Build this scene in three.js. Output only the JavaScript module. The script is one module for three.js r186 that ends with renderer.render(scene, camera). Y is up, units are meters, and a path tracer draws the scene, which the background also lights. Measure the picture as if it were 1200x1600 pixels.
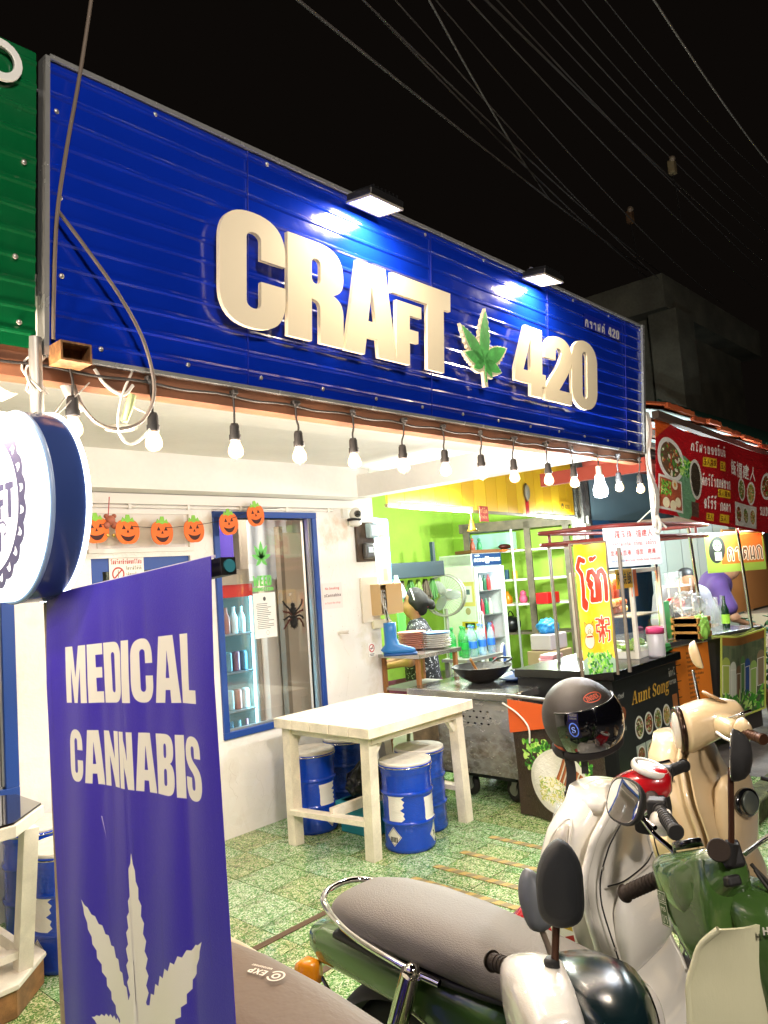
import * as THREE from 'three';
import { mergeGeometries, mergeVertices, toCreasedNormals } from 'three/addons/utils/BufferGeometryUtils.js';
import { RoundedBoxGeometry } from 'three/addons/geometries/RoundedBoxGeometry.js';
import { MarchingCubes } from 'three/addons/objects/MarchingCubes.js';
import { RectAreaLightUniformsLib } from 'three/addons/lights/RectAreaLightUniformsLib.js';

// ---------- camera, sky, moon, exposure ----------
// Axes: +x runs along the shop front, away from the viewer; +z points out into the street; y is up.
const scene = new THREE.Scene();
const camera = new THREE.PerspectiveCamera(68.28, 0.75, 0.05, 400);
{
  const yaw = 42.4 * Math.PI / 180, pitch = 4.766 * Math.PI / 180, roll = 4.118 * Math.PI / 180;
  const fw = new THREE.Vector3(Math.cos(yaw) * Math.cos(pitch), Math.sin(pitch), -Math.sin(yaw) * Math.cos(pitch));
  const r0 = new THREE.Vector3().crossVectors(fw, new THREE.Vector3(0, 1, 0)).normalize(), u0 = new THREE.Vector3().crossVectors(r0, fw);
  const r = r0.clone().multiplyScalar(Math.cos(roll)).addScaledVector(u0, -Math.sin(roll));
  const u = u0.clone().multiplyScalar(Math.cos(roll)).addScaledVector(r0, Math.sin(roll));
  camera.position.set(0, 1.65, 0);
  camera.quaternion.setFromRotationMatrix(new THREE.Matrix4().makeBasis(r, u, fw.clone().negate()));
}
const renderer = new THREE.WebGLRenderer({ antialias: true });
renderer.toneMapping = THREE.LinearToneMapping;
renderer.toneMappingExposure = 1.52;
renderer.shadowMap.enabled = true;
RectAreaLightUniformsLib.init();
{ // night sky over a lit town: nearly black, a trace of warm haze
  const w = 64, h = 32, d = new Float32Array(w * h * 4);
  for (let i = 0; i < w * h; i++) d.set([0.0024, 0.0018, 0.0014, 1], i * 4);
  const t = new THREE.DataTexture(d, w, h, THREE.RGBAFormat, THREE.FloatType);
  t.mapping = THREE.EquirectangularReflectionMapping; t.needsUpdate = true;
  scene.background = t; scene.environment = t;
}
const moon = new THREE.DirectionalLight(0xfff0e0, 0.01);
moon.position.set(-6, 14, 8); moon.castShadow = true; scene.add(moon, moon.target);

// ---------- helpers ----------
let seed = 7;
const rnd = () => { seed = (seed * 1664525 + 1013904223) >>> 0; return seed / 4294967296; };
const rr = (a, b) => a + (b - a) * rnd();
const V = (x, y, z) => new THREE.Vector3(x, y, z);
const taken = new Map();
const numbered = (n) => { const k = taken.get(n) ?? 0; taken.set(n, k + 1); return k ? n + '_' + String(k).padStart(3, '0') : n; };
function put(name, geo, mat, parent) {
  const m = new THREE.Mesh(Array.isArray(geo) ? merge(geo) : geo, mat);
  m.name = name; m.castShadow = m.receiveShadow = true; parent.add(m); return m;
}
function tag(o, label, category, group) { o.userData.label = label; o.userData.category = category; if (group) o.userData.group = group; return o; }
function thing(name, label, category, p = [0, 0, 0], turn = 0, group) {
  const o = new THREE.Group(); o.name = numbered(name); o.position.set(...p); o.rotation.y = turn; scene.add(o);
  return tag(o, label, category, group);
}
function solo(name, geo, mat, label, category, group) { return tag(put(numbered(name), geo, mat, scene), label, category, group); }
function struct(name, geo, mat) { const m = put(numbered(name), geo, mat, scene); m.userData.kind = 'structure'; return m; }
function copy(o, p, turn, label) {
  const c = o.clone(); c.name = numbered(o.name.replace(/_\d{3}$/, '')); c.userData = { ...o.userData }; scene.add(c);
  c.position.set(...p); if (turn !== undefined) c.rotation.y = turn; if (label) c.userData.label = label; return c;
}
function merge(list) {
  const flat = list.flat(Infinity).map((g) => {
    let n = g.index ? g.toNonIndexed() : g.clone();
    for (const k of Object.keys(n.attributes)) if (!['position', 'normal', 'uv'].includes(k)) n.deleteAttribute(k);
    if (!n.attributes.uv) n.setAttribute('uv', new THREE.BufferAttribute(new Float32Array(n.attributes.position.count * 2), 2));
    if (!n.attributes.normal) n.computeVertexNormals();
    n.clearGroups(); return n;
  });
  return flat.length === 1 ? flat[0] : mergeGeometries(flat);
}
// uv in metres, by the dominant axis of each face
function boxUV(g, s = 1) {
  const n = g.index ? g.toNonIndexed() : g, p = n.attributes.position, uv = new Float32Array(p.count * 2);
  const a = V(), b = V(), c = V(), e = V(), f = V();
  for (let i = 0; i < p.count; i += 3) {
    a.fromBufferAttribute(p, i); b.fromBufferAttribute(p, i + 1); c.fromBufferAttribute(p, i + 2);
    e.subVectors(b, a); f.subVectors(c, a); e.cross(f); const x = Math.abs(e.x), y = Math.abs(e.y), z = Math.abs(e.z);
    [a, b, c].forEach((v, k) => { const q = x > y && x > z ? [v.z, v.y] : y > z ? [v.x, v.z] : [v.x, v.y]; uv[(i + k) * 2] = q[0] * s; uv[(i + k) * 2 + 1] = q[1] * s; });
  }
  n.setAttribute('uv', new THREE.BufferAttribute(uv, 2)); return n;
}
function box(w, h, d, x = 0, y = 0, z = 0, r = 0) { // centred at x, z; y is the BOTTOM
  const g = r ? new RoundedBoxGeometry(w, h, d, 2, Math.min(r, w / 2.01, h / 2.01, d / 2.01)) : new THREE.BoxGeometry(w, h, d);
  g.translate(x, y + h / 2, z); return boxUV(g);
}
function slab(x0, x1, y0, y1, z0, z1, r = 0) { return box(x1 - x0, y1 - y0, z1 - z0, (x0 + x1) / 2, y0, (z0 + z1) / 2, r); }
function cyl(r0, r1, h, x = 0, y = 0, z = 0, n = 20) { const g = new THREE.CylinderGeometry(r1, r0, h, n); g.translate(x, y + h / 2, z); return g; } // r0 bottom, r1 top
function rod(a, b, r, n = 10, r2 = r) {
  a = V(...a); b = V(...b); const d = V().subVectors(b, a), g = new THREE.CylinderGeometry(r2, r, d.length(), n);
  g.applyQuaternion(new THREE.Quaternion().setFromUnitVectors(V(0, 1, 0), d.clone().normalize())); g.translate((a.x + b.x) / 2, (a.y + b.y) / 2, (a.z + b.z) / 2); return g;
}
function bar(a, b, w, h, up = [0, 1, 0]) { // square bar between two points
  a = V(...a); b = V(...b); const d = V().subVectors(b, a), L = d.length(), z = d.normalize(), x = V().crossVectors(V(...up), z).normalize(), y = V().crossVectors(z, x);
  const g = new THREE.BoxGeometry(w, h, L); g.applyMatrix4(new THREE.Matrix4().makeBasis(x, y, z)); g.translate((a.x + b.x) / 2, (a.y + b.y) / 2, (a.z + b.z) / 2); return boxUV(g);
}
function tube(pts, r, seg = 0, n = 8, closed = false, tension = 0.5) {
  const c = new THREE.CatmullRomCurve3(pts.map((p) => V(...p)), closed, 'catmullrom', tension);
  const g = new THREE.TubeGeometry(c, seg || pts.length * 6, r, n, closed); return g;
}
function ball(r, x = 0, y = 0, z = 0, sx = 1, sy = 1, sz = 1, n = 18) { const g = new THREE.SphereGeometry(r, n, Math.max(8, n * 0.7 | 0)); g.scale(sx, sy, sz); g.translate(x, y, z); return g; }
function lathe(pts, n = 28, x = 0, y = 0, z = 0) { const g = new THREE.LatheGeometry(pts.map((p) => new THREE.Vector2(...p)), n); g.translate(x, y, z); return g; }
// loft through rings of equal point count; ends closed
function loft(rings, closeEnds = true) {
  const n = rings[0].length, pos = [], uv = [], idx = [];
  rings.forEach((r, i) => { for (let k = 0; k <= n; k++) { const p = r[k % n]; pos.push(p.x, p.y, p.z); uv.push(k / n, i / (rings.length - 1)); } });
  const w = n + 1;
  for (let i = 0; i < rings.length - 1; i++) for (let k = 0; k < n; k++) { const a = i * w + k, b = a + 1, c = a + w, d = c + 1; idx.push(a, c, b, b, c, d); }
  if (closeEnds) for (const [i, flip] of [[0, 0], [rings.length - 1, 1]]) {
    const c = V(); rings[i].forEach((p) => c.add(p)); c.divideScalar(n); const o = pos.length / 3; pos.push(c.x, c.y, c.z); uv.push(.5, .5);
    for (let k = 0; k < n; k++) { const a = i * w + k, b = a + 1; flip ? idx.push(a, o, b) : idx.push(a, b, o); }
  }
  const g = new THREE.BufferGeometry(); g.setAttribute('position', new THREE.Float32BufferAttribute(pos, 3)); g.setAttribute('uv', new THREE.Float32BufferAttribute(uv, 2)); g.setIndex(idx);
  return fixNormals(g);
}
function fixNormals(g) { // smooth normals that also join the seam
  const uvless = g.clone(); uvless.deleteAttribute('uv'); uvless.deleteAttribute('normal');
  g.computeVertexNormals();
  const p = g.attributes.position, nn = g.attributes.normal, m = new Map();
  for (let i = 0; i < p.count; i++) { const k = [p.getX(i), p.getY(i), p.getZ(i)].map((v) => Math.round(v * 1e5)).join(); if (!m.has(k)) m.set(k, []); m.get(k).push(i); }
  for (const l of m.values()) if (l.length > 1) { const s = V(); l.forEach((i) => s.add(V(nn.getX(i), nn.getY(i), nn.getZ(i)))); s.normalize(); l.forEach((i) => nn.setXYZ(i, s.x, s.y, s.z)); }
  return g;
}
// ring: superellipse in a plane. c centre, ax & ay half axes (vectors), e exponent
function ring(c, ax, ay, e = 2, n = 28) {
  const out = []; for (let k = 0; k < n; k++) { const t = k / n * Math.PI * 2, cs = Math.cos(t), sn = Math.sin(t), f = (v) => Math.sign(v) * Math.pow(Math.abs(v), 2 / e);
    out.push(V(...c).addScaledVector(V(...ax), f(cs)).addScaledVector(V(...ay), f(sn))); } return out;
}
// solid sheet of thickness t over a surface fn(u,v) -> [x,y,z]
function sheet(fn, nu, nv, t = 0.004, crease = 0) {
  const P = [], N = []; const e = 1e-3, q = (u, v) => V(...fn(u, v));
  for (let j = 0; j <= nv; j++) for (let i = 0; i <= nu; i++) { const u = i / nu, v = j / nv; P.push(q(u, v));
    const du = q(Math.min(1, u + e), v).sub(q(Math.max(0, u - e), v)), dv = q(u, Math.min(1, v + e)).sub(q(u, Math.max(0, v - e))); N.push(du.cross(dv).normalize()); }
  const pos = [], uv = [], idx = [], w = nu + 1, c = P.length;
  for (const s of [0.5, -0.5]) for (let k = 0; k < c; k++) { const p = P[k].clone().addScaledVector(N[k], s * t); pos.push(p.x, p.y, p.z); uv.push((k % w) / nu, Math.floor(k / w) / nv); }
  for (let j = 0; j < nv; j++) for (let i = 0; i < nu; i++) { const a = j * w + i; idx.push(a, a + 1, a + w, a + 1, a + w + 1, a + w); const b = a + c; idx.push(b, b + w, b + 1, b + 1, b + w, b + w + 1); }
  const edge = (list, flip) => { for (let k = 0; k < list.length - 1; k++) { const a = list[k], b = list[k + 1]; const o = pos.length / 3; for (const i of [a, b, a + c, b + c]) { pos.push(pos[i * 3], pos[i * 3 + 1], pos[i * 3 + 2]); uv.push(uv[i * 2], uv[i * 2 + 1]); } flip ? idx.push(o, o + 1, o + 2, o + 1, o + 3, o + 2) : idx.push(o, o + 2, o + 1, o + 1, o + 2, o + 3); } };
  const R = (n, f) => Array.from({ length: n }, (_, k) => f(k));
  edge(R(nu + 1, (i) => i), 0); edge(R(nu + 1, (i) => nv * w + i), 1); edge(R(nv + 1, (j) => j * w), 1); edge(R(nv + 1, (j) => j * w + nu), 0);
  const g = new THREE.BufferGeometry(); g.setAttribute('position', new THREE.Float32BufferAttribute(pos, 3)); g.setAttribute('uv', new THREE.Float32BufferAttribute(uv, 2)); g.setIndex(idx); g.computeVertexNormals(); return g;
}
const lerp = (a, b, t) => a + (b - a) * t, sm = (t) => t * t * (3 - 2 * t);
const key = (t, ...st) => { let i = 0; while (i < st.length - 2 && t > st[i + 1][0]) i++; const [a, b] = [st[i], st[i + 1]], k = Math.min(1, Math.max(0, (t - a[0]) / (b[0] - a[0]))), s = sm(k); return Array.isArray(a[1]) ? a[1].map((v, j) => lerp(v, b[1][j], s)) : lerp(a[1], b[1], s); };
function extrude(shape, depth, bevel = 0, seg = 10) {
  return new THREE.ExtrudeGeometry(shape, { depth: depth - 2 * bevel, bevelEnabled: bevel > 0, bevelThickness: bevel, bevelSize: bevel, bevelOffset: -bevel, bevelSegments: 2, curveSegments: seg }).translate(0, 0, bevel);
}
const poly = (pts) => { const s = new THREE.Shape(); pts.forEach((p, i) => (i ? s.lineTo(...p) : s.moveTo(...p))); return s; };
const circle = (r, x = 0, y = 0) => { const s = new THREE.Shape(); s.absarc(x, y, r, 0, Math.PI * 2); return s; };
const crumple = (r, sx, sy, sz, amp = .16) => { const g = new THREE.IcosahedronGeometry(r, 8), p = g.attributes.position; for (let i = 0; i < p.count; i++) { const v = V().fromBufferAttribute(p, i), d = v.clone().normalize(), k = 1 + amp * (Math.sin(d.x * 9 + d.y * 6) * .4 + Math.sin(d.z * 13 - d.y * 8) * .35 + Math.sin(d.x * 21 + d.z * 17 + d.y * 19) * .3); p.setXYZ(i, v.x * k * sx, v.y * k * sy, v.z * k * sz); } return fixNormals(mergeVertices(g.deleteAttribute('uv').deleteAttribute('normal'), 1e-5).setAttribute('uv', new THREE.BufferAttribute(new Float32Array(2 * 3000), 2)).deleteAttribute('uv')); };
const place = (g, p = [0, 0, 0], ry = 0, rx = 0, rz = 0) => { g.rotateZ(rz); g.rotateX(rx); g.rotateY(ry); g.translate(...p); return g; };

// ---------- procedural textures ----------
function canvas(w, h, draw, wrap = false, srgb = true) {
  const c = document.createElement('canvas'); c.width = w; c.height = h; const x = c.getContext('2d'); draw(x, w, h);
  const t = new THREE.CanvasTexture(c); if (srgb) t.colorSpace = THREE.SRGBColorSpace; if (wrap) t.wrapS = t.wrapT = THREE.RepeatWrapping; t.needsUpdate = true; return t;
}
function noise2(n, s) { // periodic value noise, n cells
  let q = s >>> 0; const r = () => { q = (q * 1664525 + 1013904223) >>> 0; return q / 4294967296; }; const g = Float32Array.from({ length: n * n }, r);
  return (u, v) => { const x = ((u % 1) + 1) % 1 * n, y = ((v % 1) + 1) % 1 * n, i = Math.floor(x), j = Math.floor(y), a = sm(x - i), b = sm(y - j), at = (p, w) => g[(w % n) * n + (p % n)]; return lerp(lerp(at(i, j), at(i + 1, j), a), lerp(at(i, j + 1), at(i + 1, j + 1), a), b); };
}
function dataTex(n, fn, srgb = true) { // tileable, fn(u,v) -> [r,g,b] 0..1
  const d = new Uint8Array(n * n * 4); for (let j = 0; j < n; j++) for (let i = 0; i < n; i++) { const c = fn(i / n, j / n); d.set([c[0] * 255, c[1] * 255, c[2] * 255, 255].map((v) => Math.max(0, Math.min(255, v))), (j * n + i) * 4); }
  const t = new THREE.DataTexture(d, n, n); t.wrapS = t.wrapT = THREE.RepeatWrapping; t.magFilter = THREE.LinearFilter; t.minFilter = THREE.LinearMipmapLinearFilter; if (srgb) t.colorSpace = THREE.SRGBColorSpace; t.needsUpdate = true; return t;
}
const nA = noise2(6, 11), nB = noise2(17, 5), nC = noise2(47, 23), nD = noise2(128, 3), nE = noise2(256, 77);
const fbm = (u, v) => nA(u, v) * .4 + nB(u, v) * .28 + nC(u, v) * .2 + nD(u, v) * .12;
const wear = dataTex(512, (u, v) => { const k = fbm(u, v); return [k, k, k]; }, false);
const fine = dataTex(512, (u, v) => { const k = nD(u, v) * .5 + nE(u, v) * .5; return [k, k, k]; }, false);
const rep = (t, x, y = x) => { const c = t.clone(); c.repeat.set(x, y); c.needsUpdate = true; return c; };
const tone = (hex, amp = .12, sp = [.5, .3, .2], sd = 0) => { const c = new THREE.Color(hex); const r = [c.r, c.g, c.b].map((v) => Math.pow(v, 1 / 2.2)); return dataTex(256, (u, v) => { const k = 1 + amp * ((nA(u + sd, v) - .5) * sp[0] + (nB(u, v + sd) - .5) * sp[1] + (nD(u, v) - .5) * sp[2]) * 2; return r.map((x) => x * k); }); };
function mat(color, rough = .6, o = {}) { return new THREE.MeshStandardMaterial({ color, roughness: rough, ...o }); }
function phys(color, rough, o) { return new THREE.MeshPhysicalMaterial({ color, roughness: rough, ...o }); }
const roughTex = (lo, hi) => dataTex(256, (u, v) => { const k = lo + (hi - lo) * (nB(u, v) * .5 + nC(u, v) * .3 + nD(u, v) * .2); return [k, k, k]; }, false);
const rt1 = roughTex(.3, .75), rt2 = roughTex(.1, .4);
const M = {
  white: mat(0xffffff, .75, { map: canvas(1024, 1024, (c, w) => { // two metres of old white paint: scuffs, patches, hairlines
    c.fillStyle = '#e9e4dc'; c.fillRect(0, 0, w, w);
    for (let k = 0; k < 120; k++) { c.fillStyle = ['rgba(214,204,190,.10)', 'rgba(244,242,238,.14)', 'rgba(200,186,166,.07)'][k % 3]; c.beginPath(); c.ellipse(rnd() * w, rnd() * w, rr(10, 90), rr(6, 50), rnd() * 3, 0, 7); c.fill(); }
    for (let k = 0; k < 240; k++) { c.fillStyle = 'rgba(130,118,100,' + rr(.08, .35).toFixed(2) + ')'; c.fillRect(rnd() * w, rnd() * w, rr(1, 7), rr(1, 3)); }
    for (let k = 0; k < 14; k++) { c.strokeStyle = 'rgba(140,126,108,.28)'; c.lineWidth = rr(.8, 2); c.beginPath(); let x = rnd() * w, y = rnd() * w; c.moveTo(x, y); for (let q = 0; q < 7; q++) { x += rr(-26, 26); y += rr(6, 40); c.lineTo(x, y); } c.stroke(); }
  }, true), bumpMap: rep(wear, 1.5), bumpScale: .003 }),
  ceiling: mat(0xffffff, .8, { map: rep(tone(0xe4dfd8, .04), .4) }),
  trim: mat(0xe6e0d6, .6), blueFrame: mat(0x17408c, .45, { bumpMap: rep(fine, 3), bumpScale: .0006 }),
  alu: mat(0xb9bcbd, .35, { metalness: .8 }), chrome: mat(0xd8d8d8, .08, { metalness: 1 }), chromeWorn: mat(0xd0ccc4, .2, { metalness: 1, roughnessMap: rt2 }),
  steel: mat(0xb5b3ae, .42, { metalness: .9, roughnessMap: rt1, bumpMap: rep(wear, 2), bumpScale: .001 }), galv: mat(0x9c9a93, .5, { metalness: .7 }),
  black: mat(0x111111, .5), blackRubber: mat(0x1a1714, .75, { bumpMap: rep(fine, 6), bumpScale: .0005 }), blackGloss: phys(0x0c0d0f, .2, { clearcoat: 1, clearcoatRoughness: .05 }),
  brownBeam: mat(0xffffff, .7, { map: rep(tone(0x6b3f22, .2), 1) }), cable: mat(0x2b2723, .6), cableGrey: mat(0x8d8578, .55), cableWhite: mat(0xcfc8bb, .5),
  glass: phys(0xffffff, .02, { transmission: 1, thickness: 0, ior: 1.5 }), glassDim: phys(0xaab2b0, .03, { transmission: 1, thickness: 0 }),
  clearPlastic: phys(0xf4f6f6, .18, { transmission: .9, thickness: 0 }), red: mat(0xc0161a, .4), orange: mat(0xe0681e, .5),
};
// ---------- glyphs: a heavy condensed alphabet, height 1 ----------
const G = {};
{
  const S = () => new THREE.Shape(), H = () => new THREE.Path();
  const rrect = (s, x0, y0, x1, y1, rx, ry) => { s.moveTo(x0 + rx, y0); s.lineTo(x1 - rx, y0); s.bezierCurveTo(x1 - rx * .4, y0, x1, y0 + ry * .4, x1, y0 + ry); s.lineTo(x1, y1 - ry); s.bezierCurveTo(x1, y1 - ry * .4, x1 - rx * .4, y1, x1 - rx, y1); s.lineTo(x0 + rx, y1); s.bezierCurveTo(x0 + rx * .4, y1, x0, y1 - ry * .4, x0, y1 - ry); s.lineTo(x0, y0 + ry); s.bezierCurveTo(x0, y0 + ry * .4, x0 + rx * .4, y0, x0 + rx, y0); return s; };
  const pts = (s, a) => { a.forEach((p, i) => (i ? s.lineTo(...p) : s.moveTo(...p))); return s; };
  let s;
  s = S(); s.moveTo(.6, .61); s.lineTo(.6, .7); s.bezierCurveTo(.6, .9, .5, 1, .3, 1); s.bezierCurveTo(.1, 1, 0, .9, 0, .7); s.lineTo(0, .3); s.bezierCurveTo(0, .1, .1, 0, .3, 0); s.bezierCurveTo(.5, 0, .6, .1, .6, .3); s.lineTo(.6, .42); s.lineTo(.37, .42); s.lineTo(.37, .23); s.bezierCurveTo(.37, .15, .235, .15, .235, .23); s.lineTo(.235, .77); s.bezierCurveTo(.235, .85, .37, .85, .37, .77); s.lineTo(.37, .61); s.closePath(); G.C = [s, .6];
  s = S(); s.moveTo(0, 0); s.lineTo(.24, 0); s.lineTo(.24, .42); s.bezierCurveTo(.3, .42, .33, .4, .33, .32); s.lineTo(.33, 0); s.lineTo(.58, 0); s.lineTo(.58, .3); s.bezierCurveTo(.58, .42, .55, .48, .46, .51); s.bezierCurveTo(.55, .54, .58, .6, .58, .7); s.bezierCurveTo(.58, .9, .5, 1, .3, 1); s.lineTo(0, 1); s.closePath(); s.holes.push(rrect(H(), .24, .58, .335, .83, .04, .06)); G.R = [s, .58];
  s = S(); pts(s, [[0, 0], [.24, 0], [.265, .19], [.4, .19], [.42, 0], [.66, 0], [.51, 1], [.15, 1]]); s.closePath(); s.holes.push(pts(H(), [[.285, .37], [.335, .78], [.385, .37]])); G.A = [s, .66];
  s = S(); pts(s, [[0, 0], [.24, 0], [.24, .38], [.4, .38], [.4, .58], [.24, .58], [.24, .81], [.46, .81], [.46, 1], [0, 1]]); G.F = [s, .46];
  s = S(); pts(s, [[.15, 0], [.4, 0], [.4, .8], [.55, .8], [.55, 1], [0, 1], [0, .8], [.15, .8]]); G.T = [s, .55];
  s = S(); pts(s, [[0, 0], [.2, 0], [.2, .62], [.32, 0], [.46, 0], [.58, .62], [.58, 0], [.78, 0], [.78, 1], [.51, 1], [.39, .45], [.27, 1], [0, 1]]); G.M = [s, .78];
  s = S(); pts(s, [[0, 0], [.45, 0], [.45, .19], [.24, .19], [.24, .42], [.42, .42], [.42, .6], [.24, .6], [.24, .81], [.45, .81], [.45, 1], [0, 1]]); G.E = [s, .45];
  s = S(); s.moveTo(0, 0); s.lineTo(.3, 0); s.bezierCurveTo(.52, 0, .58, .1, .58, .3); s.lineTo(.58, .7); s.bezierCurveTo(.58, .9, .52, 1, .3, 1); s.lineTo(0, 1); s.closePath(); s.holes.push(rrect(H(), .24, .17, .345, .83, .05, .06)); G.D = [s, .58];
  s = S(); pts(s, [[0, 0], [.25, 0], [.25, 1], [0, 1]]); G.I = [s, .25];
  s = S(); pts(s, [[0, 0], [.45, 0], [.45, .19], [.24, .19], [.24, 1], [0, 1]]); G.L = [s, .45];
  s = S(); pts(s, [[0, 0], [.2, 0], [.2, .55], [.37, 0], [.57, 0], [.57, 1], [.37, 1], [.37, .5], [.21, 1], [0, 1]]); G.N = [s, .57];
  s = S(); s.moveTo(0, 0); s.lineTo(.32, 0); s.bezierCurveTo(.52, 0, .59, .08, .59, .26); s.bezierCurveTo(.59, .42, .55, .5, .46, .525); s.bezierCurveTo(.54, .55, .575, .62, .575, .74); s.bezierCurveTo(.575, .92, .5, 1, .3, 1); s.lineTo(0, 1); s.closePath(); s.holes.push(rrect(H(), .24, .16, .345, .43, .04, .06), rrect(H(), .24, .61, .335, .84, .04, .06)); G.B = [s, .59];
  s = S(); s.moveTo(.56, .66); s.lineTo(.56, .74); s.bezierCurveTo(.56, .92, .48, 1, .28, 1); s.bezierCurveTo(.08, 1, 0, .9, 0, .74); s.bezierCurveTo(0, .6, .05, .54, .2, .46); s.bezierCurveTo(.32, .4, .34, .36, .34, .28); s.lineTo(.34, .22); s.bezierCurveTo(.34, .15, .22, .15, .22, .22); s.lineTo(.22, .36); s.lineTo(0, .36); s.lineTo(0, .28); s.bezierCurveTo(0, .08, .09, 0, .28, 0); s.bezierCurveTo(.48, 0, .57, .09, .57, .27); s.bezierCurveTo(.57, .43, .52, .5, .36, .58); s.bezierCurveTo(.25, .64, .22, .67, .22, .74); s.lineTo(.22, .8); s.bezierCurveTo(.22, .86, .34, .86, .34, .8); s.lineTo(.34, .66); s.closePath(); G.S = [s, .57];
  s = S(); pts(s, [[.3, 0], [.53, 0], [.53, .17], [.6, .17], [.6, .35], [.53, .35], [.53, 1], [.2, 1], [0, .35], [0, .17], [.3, .17]]); s.closePath(); s.holes.push(pts(H(), [[.16, .35], [.3, .82], [.3, .35]])); G['4'] = [s, .6];
  s = S(); s.moveTo(0, 0); s.lineTo(.56, 0); s.lineTo(.56, .19); s.lineTo(.29, .19); s.bezierCurveTo(.48, .45, .57, .58, .57, .74); s.bezierCurveTo(.57, .9, .47, 1, .29, 1); s.bezierCurveTo(.1, 1, 0, .9, 0, .72); s.lineTo(0, .63); s.lineTo(.22, .63); s.lineTo(.22, .77); s.bezierCurveTo(.22, .85, .34, .85, .34, .76); s.bezierCurveTo(.34, .6, .1, .36, 0, .16); s.closePath(); G['2'] = [s, .57];
  s = S(); rrect(s, 0, 0, .58, 1, .29, .3); s.holes.push(rrect(H(), .235, .16, .345, .84, .05, .08)); G['0'] = [s, .58];
}
function glyphAt(ch, x, y, w, h) { // shape scaled to a w x h box
  const [s, gw] = G[ch], q = (p) => new THREE.Vector2(x + p.x / gw * w, y + p.y * h), o = new THREE.Shape(s.getPoints(10).map(q)); o.holes = s.holes.map((k) => new THREE.Path(k.getPoints(10).map(q))); return o;
}
function drawGlyph(c, ch, x, y, w, h, skew = 0) { // y down canvas, y = baseline; skew lifts the right side
  const [s, gw] = G[ch], path = (a) => { a.forEach((p, i) => { const X = x + p.x / gw * w, Y = y - p.y * h - skew * (X); i ? c.lineTo(X, Y) : c.moveTo(X, Y); }); c.closePath(); };
  c.beginPath(); path(s.getPoints(10)); s.holes.forEach((k) => path(k.getPoints(10))); c.fill('evenodd');
}
function drawWord(c, word, x, y, w, h, gap = .06) { let tot = 0; for (const ch of word) tot += (ch === ' ' ? .3 : G[ch][1]) + gap; let at = x; for (const ch of word) { const g = (ch === ' ' ? .3 : G[ch][1]) / tot * w; if (ch !== ' ') drawGlyph(c, ch, at, y, g, h); at += g + gap / tot * w; } }
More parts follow.
